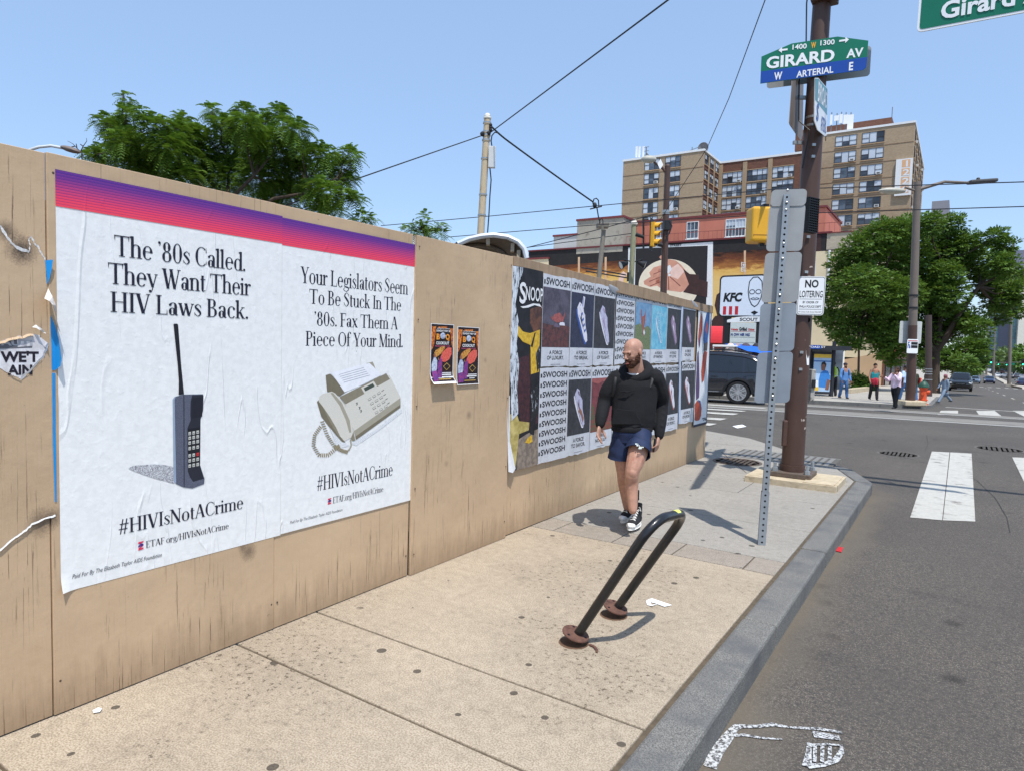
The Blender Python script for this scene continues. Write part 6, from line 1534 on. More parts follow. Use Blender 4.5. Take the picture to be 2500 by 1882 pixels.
# ---- bent over bicycle rack
m_rack = M('rack_black', (30, 30, 32), .32, .25, 40., .12, 120., coat=.3, dirt=((84, 80, 78), .30, 60.))
m_rust = M('rust', (100, 70, 58), .85, .25, 30., .5, 70., dirt=((72, 48, 40), .46, 22.))
r0, r1 = onZ(1405, 1556, .03), onZ(1502, 1490, .03); k0, k1 = Vector((-1.315, r0.y, .72)), Vector((-1.315, r1.y, .72))
br = thing('bike_rack', 'bent over black tube bicycle rack on two rusty loose flanges', 'bike rack', (r0.x, (r0.y+r1.y)/2, 0))
def fillet(pts, r, n=7):
    out = [Vector(pts[0])]
    for a, b, c in zip(pts, pts[1:], pts[2:]):
        a, b, c = map(Vector, (a, b, c)); u, v = (a-b).normalized(), (c-b).normalized(); ang = u.angle(v); d = r/math.tan(ang/2)
        p, q = b+u*d, b+v*d; ce = b+(u+v).normalized()*(r/math.sin(ang/2))
        for k in range(n+1):
            w = p.lerp(q, k/n)-ce; out.append(ce+w.normalized()*r)
    return out+[Vector(pts[-1])]
ky = .02
k0 = gyk = onY(1598, 1268, r0.y+.02); k1 = onY(1676, 1250, r1.y-.005)
mb = MB(); mb.tube(fillet([r0, k0, k1, r1], .14, 9), .0265, 20); mb.build('tube', m_rack, br, smooth=True, angle=60)
mb = MB(); e = k1.lerp(k0, .12)+Vector((0, 0, .0)); dax = (k1-r1).normalized()
q = e+Vector((0, 0, .0)); s_ = MB(); mb.tube([k1.lerp(k0, .27), k1.lerp(k0, .44)], .0272, 16, caps=False)
st_ = [i for i, v in enumerate(mb.v) if True]
mb2 = MB(); ctr = k1.lerp(k0, .36); axv = (k0-k1).normalized(); tv = Vector((0, 0, 1)); tv = (tv-axv*tv.dot(axv)).normalized(); sv = axv.cross(tv)
G = []
for i in range(7):
    for j in range(7):
        a = rad(-55+110*j/6); l = (-1+2*i/6)*.035*(1-.3*abs(j-3)/3); G.append(ctr+axv*l+(tv*math.cos(a)+sv*math.sin(a))*.0272)
mb2.add(G, [(i*7+j, i*7+j+1, (i+1)*7+j+1, (i+1)*7+j) for i in range(6) for j in range(6)]); mb2.build('yellow_sticker', M('sticker_yellow', (222, 226, 110), .6, .1, 60.), br, smooth=True)
tilt = (k0-r0).normalized()
for i, r_ in enumerate((r0, r1)):
    dirn = ((k0-r0) if i == 0 else (k1-r1)).normalized(); nrm = (dirn*.75+Vector((0, 0, 1))*.6).normalized()
    mt = nrm.to_track_quat('Z', 'Y').to_matrix().to_4x4()
    mb = MB(); mb.lathe([(.027, -.004), (.076, -.004), (.078, 0), (.076, .006), (.05, .007), (.034, .014), (.027, .016)], r_+Vector((0, 0, .022)), 26, m=mt); f = mb.build('flange', m_rust, br, smooth=True, angle=30)
    mb = MB()
    for a in (40, 160, 280): mb.lathe([(0, .0075), (.008, .0075)], r_+Vector((0, 0, .022))+mt.to_3x3() @ Vector((.058*math.cos(rad(a)), .058*math.sin(rad(a)), 0)), 10, m=mt)
    mb.build('bolt_hole', m_blk, f)
    mb = MB(); mb.lathe([(0, .0008), (.05, .0012), (.085, .0006)], (r_.x-.01, r_.y, 0), 18); mb.build('ground_stain', M('rust_stain', (98, 74, 56), .95, .3, 40.), br)
mb = MB(); b0_ = onZ(1440, 1572, .004); mb.tube([b0_, onZ(1451, 1577, .008), onZ(1457, 1585, .006), onZ(1457, 1592, .003)], [.010, .009, .008, .006], 8, flat=[.004]*4); mb.build('bent_strip', m_rust, br)

# ---- pole sign of the restaurant with reader board
kd = 34.; KR = -(LAT*-.537+FWD*.843).normalized(); KR = (LAT*.80-FWD*.60).normalized(); KN = KR.cross(ZV)
kc = onD(1815, 720, kd)
def kk(px, py, off=0.): return onP(px, py, kc+KN*off, KN)
ktl, kbl = kk(1757, 674), kk(1754, 775); kwid = (kk(1872, 655)-kk(1757, 672)).dot(KR); khgt = ktl.z-kbl.z
KU = ZV; kctr = Vector(((kbl+ktl)/2))+KR*(kwid/2)
ground_k = road_z(kctr.y)+.1
t = thing('restaurant_sign', 'large white restaurant pole sign with black letters, face emblem and three red stripes', 'sign', (kctr.x, kctr.y, ground_k))
mb = MB(); plate(mb, kctr, KR, KU, rr(kwid, khgt, .22), .45); mb.build('cabinet', m_blk, t)
m_kw = M('sign_face', (226, 232, 240), .35, .03, .6)
mb = MB(); plate(mb, kctr+KN*.012, KR, KU, rr(kwid-.16, khgt-.16, .16), .01); mb.build('face', m_kw, t)
def kp(u, v, k=0): return kctr+KR*((u-.5)*(kwid-.16))+KU*((v-.5)*(khgt-.16))+KN*(.014+.002*k)
mb = MB(); a = kp(.07, .37); sans(mb, 'KFC', a, KR, KU, (kwid-.16)*.42, khgt*.215, n=.004, bold=.05, slant=.16); mb.build('lettering', m_ink, t)
m_kr = M('sign_red', (196, 40, 48), .4)
for u in (.075, .215, .355): mb = MB(); mb.poly([kp(u, .02, 1), kp(u+.075, .02, 1), kp(u+.075, .24, 1), kp(u, .24, 1)]); mb.build('stripe', m_kr, t)
# plain stand-in for the face emblem: head outline, glasses, tie
mb = MB()
def loop(pts, w):
    P = [kp(*p, 2) for p in pts]; n = len(P)
    for i in range(n):
        a, b = P[i], P[(i+1) % n]; d = (b-a).normalized(); s = KN.cross(d)*w
        mb.poly([a-s, b-s, b+s, a+s])
loop([(.64, .62), (.66, .86), (.74, .97), (.85, .97), (.94, .86), (.96, .62), (.93, .42), (.87, .28), (.80, .22), (.73, .28), (.67, .42)], .022)
for cx in (.73, .87): loop([(cx+.06*math.cos(a), .6+.055*math.sin(a)) for a in np.linspace(0, 6.28, 13)[:-1]], .016)
loop([(.70, .42), (.76, .45), (.80, .43), (.84, .45), (.90, .42), (.84, .40), (.76, .40)], .014)
mb.poly([kp(.72, .08, 3), kp(.79, .11, 3), kp(.79, .03, 3)]); mb.poly([kp(.89, .08, 3), kp(.82, .11, 3), kp(.82, .03, 3)]); mb.poly([kp(.785, .12, 4), kp(.825, .12, 4), kp(.825, .02, 4), kp(.785, .02, 4)])
mb.build('face_emblem', m_ink, t)
for px in (1776, 1852):
    q = kk(px, 780, -.2); mb = MB(); mb.obox((q.x, q.y, (q.z+ground_k)/2), KR*.16, KN*.16, ZV*((q.z-ground_k)/2+.1)); mb.build('post', m_blk, t)
rb0, rb1 = kk(1781, 846), kk(1846, 788); rw = (rb1-rb0).dot(KR); rh = rb1.z-rb0.z; rc = (rb0+rb1)/2
mb = MB(); plate(mb, rc, KR, KU, rr(rw, rh, .03), .25); rbo = mb.build('reader_board', M('reader_white', (208, 214, 208), .4, .04), t)
def rp(u, v, k=1): return rc+KR*((u-.5)*rw)+KU*((v-.5)*rh)+KN*(.003+.002*k)
mb = MB()
for s, u, v, w, h, mi in (('Wednesday', .03, .67, .29, .09, 0), ('Grilled', .36, .66, .30, .15, 1), ('Chicken', .70, .67, .25, .09, 0), ('N OW HIR NG', .03, .44, .75, .12, 2)): sans(mb, s, rp(u, v), KR, KU, w*rw, h*rh, n=.003, bold=.04, mi=mi)
for v, mi in ((.62, 0), (.38, 3), (.16, 3)): mb.poly([rp(.02, v), rp(.98, v), rp(.98, v+.012), rp(.02, v+.012)], mi)
mb.build('lettering', [m_kr, m_ink, M('letter_blue', (34, 52, 120), .5), M('reader_line', (120, 122, 118), .5)], rbo)
s0, s1 = kk(1790, 787), kk(1852, 775); mb = MB(); c = (s0+s1)/2; plate(mb, c, KR, KU, [(-.95, -.14), (.95, -.10), (.95, .18), (.3, .2), (-.5, .12), (-.95, -.02)], .05); mb.build('top_board', m_wht, t)
mb = MB(); sans(mb, 'SCOUT', c-KU*.06-KR*.3, KR, KU, .9, .16, n=.004, bold=.03); mb.build('lettering', m_ink, t)

# ---- bus shelter
sd_ = 38.; SX = (LAT*.98+FWD*.2).normalized()
sb = onG(2035, 968, .13); sdp = depth(sb)
t = thing('bus_shelter', 'dark bus shelter with flat blue edged roof and lit poster panel', 'bus shelter', sb)
def ss(px, py, off=0.): return onP(px, py, sb+FWD*off, FWD)
m_shl = M('shelter_dark', (44, 46, 52), .5, .1)
a, b = ss(1960, 852), ss(2068, 853); th_ = ss(2000, 845).z-ss(2000, 862).z
mb = MB(); z_ = (ss(2030, 843).z+ss(2030, 858).z)/2; xa_, xb_ = (ss(1900, 850)-sb).dot(LAT), (ss(2068, 850)-sb).dot(LAT)
mb.obox(sb+LAT*(xa_+xb_)/2+FWD*.6+ZV*(z_-sb.z), LAT*(xb_-xa_)/2, FWD*1.0, ZV*.10); rf = mb.build('roof', m_shl, t)
mb = MB(); mb.obox(sb+LAT*((xa_+xb_)/2-.6)-FWD*.405+ZV*(z_-sb.z+.03), LAT*((xb_-xa_)/2-.8), FWD*.006, ZV*.085); mb.build('fascia', m_blu, rf)
mb = MB(); sans(mb, 'BROAD ST', sb+LAT*(xb_-2.1)-FWD*.412+ZV*(z_-sb.z-.01), LAT, ZV, .9, .09, n=.003, bold=.01); mb.build('lettering', m_wht, rf)
p0_, p1_ = ss(1984, 955), ss(2024, 866)
mb = MB(); x0, x1 = (p0_-sb).dot(LAT), (ss(2050, 900)-sb).dot(LAT); x1 = (ss(2031, 900)-sb).dot(LAT)
mb.obox(sb+LAT*(x0+x1)/2+FWD*.15+ZV*((p0_.z+p1_.z)/2-sb.z), LAT*(x1-x0)/2+LAT*.02, FWD*.1, ZV*((p1_.z-p0_.z)/2+.12)); pn_ = mb.build('poster_case', m_shl, t)
def sp_(u, v, k=0): return sb+LAT*(x0+(x1-x0)*u)+FWD*(.045-.003*k)+ZV*(p0_.z-sb.z+(p1_.z-p0_.z)*v)
adm = [M('ad_sky', (176, 204, 232), .4, .1, 1.), M('ad_blue', (60, 128, 200), .4), M('ad_skin', (134, 92, 72), .5), M('ad_hair', (38, 32, 32), .5), M('ad_white', (236, 238, 240), .4), M('ad_yellow', (232, 190, 70), .4), M('ad_stripe', (48, 98, 170), .4)]
mb = MB(); mb.poly([sp_(0, 0), sp_(.96, 0), sp_(.96, 1), sp_(0, 1)], 0); mb.poly([sp_(0, .9, 1), sp_(.96, .9, 1), sp_(.96, 1, 1), sp_(0, 1, 1)], 5); mb.poly([sp_(0, .8, 2), sp_(.96, .8, 2), sp_(.96, .83, 2), sp_(0, .83, 2)], 6)
mb.poly([sp_(.35, .12, 2), sp_(.92, .10, 2), sp_(.95, .42, 2), sp_(.82, .55, 2), (sp_(.6, .58, 2)), sp_(.4, .5, 2), sp_(.33, .3, 2)], 1); mb.poly([sp_(.45, .56, 3), sp_(.64, .56, 3), sp_(.68, .72, 3), sp_(.6, .76, 3), sp_(.44, .75, 3), sp_(.42, .64, 3)], 2); mb.poly([sp_(.41, .68, 4), sp_(.44, .78, 4), (sp_(.6, .81, 4)), sp_(.7, .74, 4), sp_(.68, .64, 4), sp_(.64, .72, 4), sp_(.5, .74, 4)], 3)
mb.poly([sp_(.7, .06, 4), sp_(.9, .04, 4), sp_(.96, .3, 4), sp_(.8, .34, 4)], 2); mb.poly([sp_(.02, .1, 3), sp_(.3, .1, 3), sp_(.3, .3, 3), sp_(.02, .3, 3)], 4); mb.poly([sp_(.1, .02, 4), sp_(.34, .02, 4), sp_(.34, .12, 4), sp_(.1, .12, 4)], 5)
mb.build('poster', adm, pn_)
mb = MB(); mb.obox(sb+LAT*(x1+.12)+FWD*.15+ZV*1.25, LAT*.06, FWD*.06, ZV*1.3); mb.obox(sb+LAT*(xa_+.3)+FWD*.15+ZV*1.25, LAT*.06, FWD*.06, ZV*1.3); mb.build('post', m_shl, t)
mb = MB(); mb.obox(sb+LAT*x0+FWD*1.4+ZV*1.3, LAT*2, FWD*.02, ZV*1.0); mb.build('back_glass', m_gl, t)

# ---- hydrant, big right pole, other poles
h0 = onG(2252, 987, .13); hs = depth(h0)/34.*1.05
t = thing('fire_hydrant', 'orange fire hydrant with dark green cap beside the tall pole', 'hydrant', h0)
m_ho = M('hydrant_orange', (216, 88, 48), .5, .1, 8.); m_hg = M('hydrant_green', (44, 82, 66), .5, .1, 8.)
mb = MB(); mb.lathe([(0, 0), (.2, 0), (.2, .05), (.15, .06), (.15, .16), (.18, .17), (.18, .2), (.14, .21), (.135, .62), (.16, .63), (.16, .68), (0, .68)], h0, 18); mb.lathe([(.08, 0), (.08, .12), (0, .12)], h0+Vector((.12, 0, .5)), 12, axis='X'); mb.lathe([(.06, 0), (.06, -.1), (0, -.1)], h0+Vector((0, -.12, .45)), 12, axis='Y'); mb.build('barrel', m_ho, t, smooth=True)
mb = MB(); mb.lathe([(.2, .68), (.2, .72), (.17, .8), (.1, .9), (.05, .93), (.05, .98), (0, .98)], h0, 18); mb.build('cap', m_hg, t, smooth=True)
def pole(label, px, pyb, pyt, dia0, dia1, name='lamp_pole', up=.13, top_dx=0., mat=None):
    b = onG(px, pyb, up); tp = onP(px+top_dx, pyt, b, FWD)
    t = thing(name, label, 'pole', b)
    mb = MB(); mb.tube([b, b.lerp(tp, .5), tp], [dia0/2, (dia0+dia1)/4, dia1/2], 16); mb.build('shaft', mat or m_pole2, t, smooth=True)
    return t, b, tp
def headlamp(t, tp, dx, dz, L, mat=None, size=1., fwd=0.):
    """cobra lamp on a bracket arm"""
    d = Vector((dx, fwd, 0)).normalized() if (dx or fwd) else LAT
    e = tp+d*L+ZV*dz; mb = MB(); mb.tube([tp-ZV*.3, tp+d*L*.4+ZV*dz*.5, e], [.05*size, .045*size, .04*size], 8); a = mb.build('bracket_arm', mat or m_pole2, t, smooth=True)
    m3 = Matrix.Rotation(math.atan2(d.y, d.x), 4, 'Z'); h = MB(); h.ball(e+d*.35*size, (.42*size, .17*size, .09*size), 14, 8, m=m3); h.build('lamp_head', M('lamp_grey', (128, 128, 122), .5), a, smooth=True)
    h = MB(); h.ball(e+d*.4*size-ZV*.05*size, (.24*size, .13*size, .08*size), 12, 6, m=m3); h.build('lamp_glass', M('lamp_glass', (196, 198, 190), .3), a, smooth=True)
t, b, tp = pole('tall taupe lamp pole with two lamp arms and a bus stop sign', 2222, 988, 445, .34, .24, top_dx=18)
mb = MB(); mb.tube([b, b.lerp(tp, .36)], [.175, .158], 16); mb.build('painted_base', m_pole, t, smooth=True)
mb = MB(); mb.obox(b+ZV*.08, LAT*.42, FWD*.4, ZV*.1); mb.build('footing', m_conc, t, bevel=.04)
headlamp(t, tp, LAT.x, -.35, 1.1, size=1.4, fwd=LAT.y) if False else None
dL = (LAT*-1.).normalized(); e = onP(2190, 458, tp, FWD); mb = MB(); mb.tube([tp-ZV*.35, e+LAT*.3], [.05, .04], 8); a_ = mb.build('bracket_arm', m_pole2, t, smooth=True)
mb = MB(); mL = Matrix.Rotation(YAW, 4, 'Z'); mb.ball(onP(2178, 467, tp, FWD), (.52, .2, .12), 14, 8, m=mL); mb.build('lamp_head', M('lamp_pale', (176, 172, 158), .5), a_, smooth=True)
e = onP(2372, 447, tp, FWD); mb = MB(); mb.tube([tp-ZV*.3, tp.lerp(e, .5)+ZV*.02, e], [.07, .055, .04], 8); a_ = mb.build('bracket_arm', m_pole2, t, smooth=True)
mb = MB(); mb.obox(onP(2398, 444, tp, FWD), (LAT*.52+ZV*.05), FWD*.16, ZV*.07); mb.obox(onP(2388, 438, tp, FWD), LAT*.06, FWD*.06, ZV*.06); mb.build('lamp_head', M('lamp_dark', (70, 68, 66), .5), a_, bevel=.05)
for py in (722, 752): q = b.lerp(tp, (988-py)/(988-445)); mb = MB(); mb.tube([q, q+ZV*.07], .17, 16, caps=False); mb.build('strap', m_blk, t)
q = onP(2224, 812, b-FWD*-.25, FWD); mb = MB(); plate(mb, onP(2223, 812, b+FWD*.22, FWD), LAT, ZV, rr(.86, .86, .05), .01); tag(mb.build('blank_sign', M('plate_pale', (196, 198, 194), .5, .05)), 'square pale sign plate behind the tall taupe pole', 'sign')
bsc = onP(2228, 846, b-FWD*.24, FWD); tb = thing('bus_stop_sign', 'small white bus stop sign with route numbers on the tall pole', 'sign', bsc)
mb = MB(); plate(mb, bsc, LAT, ZV, rr(.42, .54, .04), .01); mb.build('panel', m_wht, tb)
mb = MB(); o_ = bsc-FWD*.004
for x0, x1, z0, z1, mi in ((-.06, .19, .06, .16, 0), (-.06, .19, -.07, .04, 0), (-.18, .18, .19, .22, 1), (-.18, -.1, .02, .16, 2)): mb.poly([o_+LAT*x0+ZV*z0, o_+LAT*x1+ZV*z0, o_+LAT*x1+ZV*z1, o_+LAT*x0+ZV*z1], mi)
sans(mb, '4', o_+LAT*-.17+ZV*.05-FWD*.002, LAT, ZV, .07, .1, n=.002, bold=.03, mi=3); sans(mb, '16', o_+LAT*-.19+ZV*-.07-FWD*.002, LAT, ZV, .11, .1, n=.002, bold=.03, mi=2)
mb.build('lettering', [m_ink, m_kr, m_blu, m_wht], tb)
t, b, tp = pole('dark strapped pole just beyond the fire hydrant under the big tree', 2267, 967, 770, .36, .32, mat=M('pole_dark', (74, 60, 54), .6, .1))
for k in (.2, .27, .3, .33): q = b.lerp(tp, k); mb = MB(); mb.tube([q, q+ZV*.05], .19, 14, caps=False); mb.build('strap', m_strap, t)
for i, (px, pyb, pyt, dx, lab, d) in enumerate(((2463, 940, 590, 12, 'tall slender lamp pole on the nearest end of the median', .55), (2425, 922, 700, 6, 'slender lamp pole on the median, second from the near end', .55), (2408, 916, 790, 3, 'thin far lamp pole on the median left of two taller ones', .5), (2400, 910, 810, 2, 'faint farthest lamp pole seen beside the far signal', .5))):
    t, b, tp = pole(lab, px, pyb, pyt, d, d*.55, up=.2, top_dx=dx, mat=M('pole_far', (120, 112, 104), .6))
    mb = MB(); mb.box((b.x-.5, b.y-.5, b.z-.2), (b.x+.5, b.y+.5, b.z+.15)); mb.build('footing', M('median_concrete', 0), t)
    headlamp(t, tp, 1, .5, 2.2, size=1.3)
for px, pyb, pyt, lab in ((2095, 952, 800, 'thin dark pole in front of the cream wall'), (2388, 906, 850, 'tiny light pole far down the left side of the avenue')):
    pole(lab, px, pyb, pyt, .16, .12, top_dx=3, mat=M('pole_dark', 0))

# ---- wooden and steel poles beyond the fence, lamps, signals
m_wood = M('pole_wood', (196, 178, 148), .85, .1, 3., .3, 20., stretch=(4, 4, .5), dirt=((150, 110, 74), .46, 3.))
def dpole(label, px0, py0, px1, py1, D, r0, r1, mat, cat='pole', name='utility_pole'):
    a, b = onD(px0, py0, D), onD(px1, py1, D); b = onP(px1, py1, a, FWD)
    d = (b-a).normalized(); g = road_z(a.y)+.13 if a.y > 14 else 0.
    a2 = a-d*((a.z-g)/d.z)
    t = thing(name, label, cat, a2); mb = MB(); L = (b-a2).length
    mb.tube([a2, a2.lerp(b, .5), b], [r0, (r0+r1)/2, r1], 16); mb.build('shaft', mat, t, smooth=True); return t, a2, b
t, b, tp = dpole('weathered pale utility pole with meter box and cables above the fence', 1174, 565, 1190, 292, 24., .15, .12, m_wood)
mb = MB(); mb.lathe([(.12, 0), (.14, .02), (.14, .06), (.10, .1), (.11, .12), (.06, .2), (0, .22)], tp, 14); mb.build('pole_cap', M('cap_white', (214, 208, 194), .7, .08), t, smooth=True)
for py in (303, 325, 333, 345, 390, 478, 528): q = onP(1190-(py-292)*.058, py, tp, FWD); mb = MB(); mb.tube([q, q+ZV*.05], .15, 14, caps=False); mb.build('band', m_strap, t)
q = onP(1201, 385, tp-FWD*.12+LAT*.1, FWD); mb = MB(); mb.obox(q, LAT*.125, FWD*.09, ZV*.37); mb.build('meter_box', M('box_grey', (204, 204, 200), .5, .04), t, bevel=.015)
def wire(label, pts, r=.014, sag=0., D=None, mat=m_blk, name='cable'):
    P = [Vector(p) for p in pts]; out = []
    for i in range(len(P)-1):
        n = 12
        for k in range(n if i < len(P)-2 else n+1):
            u = k/n; q = P[i].lerp(P[i+1], u); q.z -= sag*4*u*(1-u); out.append(q)
    mb = MB(); mb.tube(out, r, 6); o = mb.build(name, mat, smooth=True); tag(o, label, 'cable'); return o
mb = MB(); mb.tube([onP(x, y, tp-FWD*.1, FWD) for x, y in ((1219, 326), (1208, 324), (1201, 332), (1199, 345), (1201, 358))], .022, 6); mb.build('cable', m_blk, t, smooth=True)
mb = MB(); mb.tube([onP(x, y, tp-FWD*.1, FWD) for x, y in ((1196, 410), (1199, 440), (1196, 480), (1194, 520), (1190, 575))], .022, 6); mb.build('cable', m_blk, t, smooth=True)
mb = MB()
for k in range(3): mb.ball(onP(1198, 306+k*6, tp-FWD*.1, FWD), .06, 8, 6)
mb.ball(onP(1178, 328, tp-FWD*.1, FWD), .09, 8, 6); mb.ball(onP(1193, 326, tp-FWD*.1, FWD), .08, 8, 6); mb.build('insulator', m_blk, t)
wire('thin cable from the utility pole sloping down left behind the locust tree', [onD(1176, 332, 24.), onD(870, 438, 18.), onD(600, 540, 14.)], .018)
wire('thin cable rising right from the utility pole to the top of the photo', [onD(1194, 327, 24.), onD(1640, -6, 14.), onD(1800, -120, 12.)], .02)
wire('thick twisted black cable from the utility pole down to the trolley wire clamp', [onD(1200, 310, 24.), onD(1240, 345, 24.6), onD(1448, 494, 27.)], .035, .02)
wire('trolley wire crossing the sky above the fence and apartment block', [onD(930, 552, 30.), onD(1200, 528, 28.), onD(1440, 505, 27.), onD(1880, 464, 24.), onD(2500, 445, 19.), onD(2650, 440, 18.)], .016)
wire('lower trolley wire running past the lamp pole', [onD(1090, 580, 30.), onD(1440, 551, 28.), onD(1880, 524, 25.), onD(2500, 505, 20.), onD(2700, 500, 19.)], .016)
wire('cable from behind the canopy up to the signal pole bracket', [onD(1280, 607, 34.), onD(1450, 564, 31.), onD(1612, 520, 29.)], .02)
wire('fine cable from the canopy towards the wooden pole', [onD(1280, 606, 34.), onD(1548, 570, 31.)], .018)
wire('fine guy wire dropping from the top of the photo beside the brown pole', [onD(1870, -5, 14.), onD(1780, 240, 20.), onD(1725, 365, 26.), onD(1610, 540, 29.)], .012)
# wire clamp and pull-off
t = thing('wire_clamp', 'black clamp with looped jumper hanging on the trolley wires', 'clamp', onD(1452, 500, 27.))
mb = MB(); mb.ball(onD(1452, 502, 27.), (.09, .09, .12), 10, 6); mb.obox(onD(1455, 508, 27.), LAT*.24+ZV*.06, FWD*.04, ZV*.02); mb.build('clamp', m_blk, t)
mb = MB(); mb.tube([onD(x, y, 27.) for x, y in ((1447, 498), (1450, 487), (1456, 485), (1461, 490), (1462, 506))], .025, 6); mb.tube([onD(x, y, 27.) for x, y in ((1457, 506), (1461, 530), (1465, 545))], .025, 6); mb.tube([onD(x, y, 27.) for x, y in ((1463, 548), (1465, 537), (1469, 534), (1472, 540), (1472, 551))], .02, 6); mb.build('jumper', m_blk, t, smooth=True)
t, b, tp = dpole('grey steel pole with a flat floodlight head above the fence', 1462, 680, 1474, 562, 30., .12, .10, M('pole_greysteel', (132, 124, 112), .6, .06), name='floodlight_pole')
mb = MB(); mb.obox(onP(1471, 552, tp, FWD), LAT*.26+ZV*.0, FWD*.25, ZV*.10); mb.obox(onP(1471, 556, tp-FWD*.26, FWD), LAT*.06, FWD*.02, ZV*.14); mb.build('lamp_head', M('flood_grey', (112, 106, 96), .6), t, bevel=.03)
mb = MB()
q = onD(1468, 664, 30.)
mb.tube([q+LAT*-.9+ZV*.15, q+LAT*.0+ZV*.05, q+LAT*1.1-ZV*.12], .03, 6); mb.tube([q+LAT*-.7, q+LAT*1.2-ZV*.25], .03, 6); mb.tube([q+LAT*1.2-ZV*.0, q+LAT*1.2-ZV*.4], .05, 6); mb.build('cross_arm', m_blk, t)
t, b, tp = dpole('old wooden pole with two black floodlights beside the signal', 1541, 690, 1548, 545, 31., .13, .12, M('pole_wood_green', (150, 148, 118), .85, .12, 3., stretch=(4, 4, .5), dirt=((104, 108, 84), .46, 3.)))
mb = MB(); mb.lathe([(.13, -.1), (.17, -.06), (.17, .0), (.12, .05), (.12, .1), (.05, .15), (0, .15)], tp, 14); mb.build('pole_cap', M('cap_white', 0), t, smooth=True)
for sx, px in ((-1, 1522), (1, 1568)):
    q = onP(px, 646, tp-FWD*.05, FWD); mb = MB(); d = (LAT*sx-FWD*.3-ZV*.45).normalized(); mq = d.to_track_quat('Z', 'Y').to_matrix().to_4x4()
    mb.lathe([(.04, -.25), (.10, -.2), (.13, -.05), (.2, .15), (.19, .16), (.11, .0)], q, 14, m=mq); f = mb.build('floodlight', m_blk, t, smooth=True)
    mb = MB(); mb.lathe([(0, .12), (.18, .14)], q, 14, m=mq); mb.build('lens', M('lens_pale', (206, 208, 206), .2), f)
    mb = MB(); mb.tube([onP(1545, 641, tp, FWD), q+ZV*.22, q+ZV*.02-d*.2], .03, 6); mb.build('bracket', m_blk, f)
t, b, tp = dpole('brown signal pole with cobra lamp in front of the mural', 1620, 710, 1630, 408, 29., .16, .12, m_pole, name='signal_pole')
mb = MB(); mb.lathe([(.12, 0), (.13, .02), (.09, .08), (.03, .12), (0, .14)], tp, 12); mb.build('pole_cap', m_pole, t, smooth=True)
mb = MB(); mb.tube([onP(x, y, tp, FWD) for x, y in ((1630, 428), (1618, 412), (1604, 402), (1592, 392))], [.07, .06, .05, .05], 8); ar = mb.build('bracket_arm', m_pole, t, smooth=True)
mb = MB(); mb.ball(onP(1584, 390, tp, FWD), (.34, .2, .16), 14, 8, m=Matrix.Rotation(YAW, 4, 'Z')); mb.build('lamp_head', M('lamp_pale', 0), ar, smooth=True)
mb = MB(); mb.obox(onP(1612, 402, tp-FWD*.1, FWD), LAT*.06+ZV*.10, FWD*.02, (LAT*-.06+ZV*.12)*1.); mb.build('diamond_plate', m_wht, ar)
mb = MB(); mb.obox(onP(1629, 552, tp-FWD*.1, FWD), LAT*.16, FWD*.12, ZV*.2); mb.tube([onP(x, y, tp-FWD*.2, FWD) for x, y in ((1633, 540), (1640, 552), (1634, 570), (1626, 580))], .04, 6); mb.build('junction_box', m_blk, t, bevel=.03)
for py in (517, 520, 524): q = onP(1626, py, tp, FWD); mb = MB(); mb.tube([q, q+ZV*.05], .145, 14, caps=False); mb.build('strap', m_strap, t)
mb = MB(); mb.tube([onP(x, y, tp, FWD) for x, y in ((1624, 603), (1612, 598), (1606, 597))], [.08, .1, .1], 10); mb.tube([onP(x, y, tp+FWD*.1, FWD) for x, y in ((1552, 573), (1572, 580))], [.09, .07], 10); mb.tube([onP(x, y, tp+FWD*.1, FWD) for x, y in ((1571, 535), (1571, 608))], .045, 8); mb.tube([onP(x, y, tp+FWD*.1, FWD) for x, y in ((1571, 537), (1583, 536))], .04, 8); mb.build('signal_bracket', m_blk, t, smooth=True)
m_sy = M('signal_yellow', 0); m_lens = {'r': M('lens_red', (70, 24, 24), .3), 'y': M('lens_amber', (80, 62, 20), .3), 'g': M('lens_green', (20, 56, 44), .3)}
m_go = emit('lens_green_lit', (60, 240, 190), 2.2)
def signal(label, c, facing, s=1., body=m_sy, lit=None, backplate=True, parent_group=None):
    """three-lamp traffic signal; facing = direction the lenses look"""
    f = Vector(facing).normalized(); r = Vector((-f.y, f.x, 0)).normalized(); c = Vector(c)
    t = thing('traffic_signal', label, 'traffic light', c-ZV*.5*s)
    mb = MB(); mb.obox(c, r*.15*s, f*.09*s, ZV*.50*s); mb.build('housing', body, t, bevel=.02*s)
    if backplate: mb = MB(); mb.obox(c-f*.06*s, r*.27*s, f*.006*s, ZV*.64*s); mb.build('back_plate', m_blk, t)
    for k, col in enumerate('ryg'):
        z = (.33-.33*k)*s; q = c+ZV*z+f*.091*s
        mq = f.to_track_quat('Z', 'Y').to_matrix().to_4x4()
        mb = MB(); mb.lathe([(0, .0), (.115*s, .002*s)], q, 14, m=mq); ln_ = mb.build('lens', m_go if lit == col else m_lens[col], t)
        mb = MB(); n = 14; vs = []
        for i in range(n+1):
            a = rad(-20+220*i/n); o = (r*math.cos(a)+ZV*math.sin(a))*.13*s; vs += [q+o, q+o+f*.26*s*(.55+.45*max(0, math.sin(a)))]
        mb.add(vs, [(2*i, 2*i+1, 2*i+3, 2*i+2) for i in range(n)]); mb.build('visor', body, ln_, smooth=True)
    return t
q = onD(1594, 573, 28.7); signal('yellow three lamp traffic signal seen from the side before the mural', q, (LAT*.82-FWD*.40), 1.05)
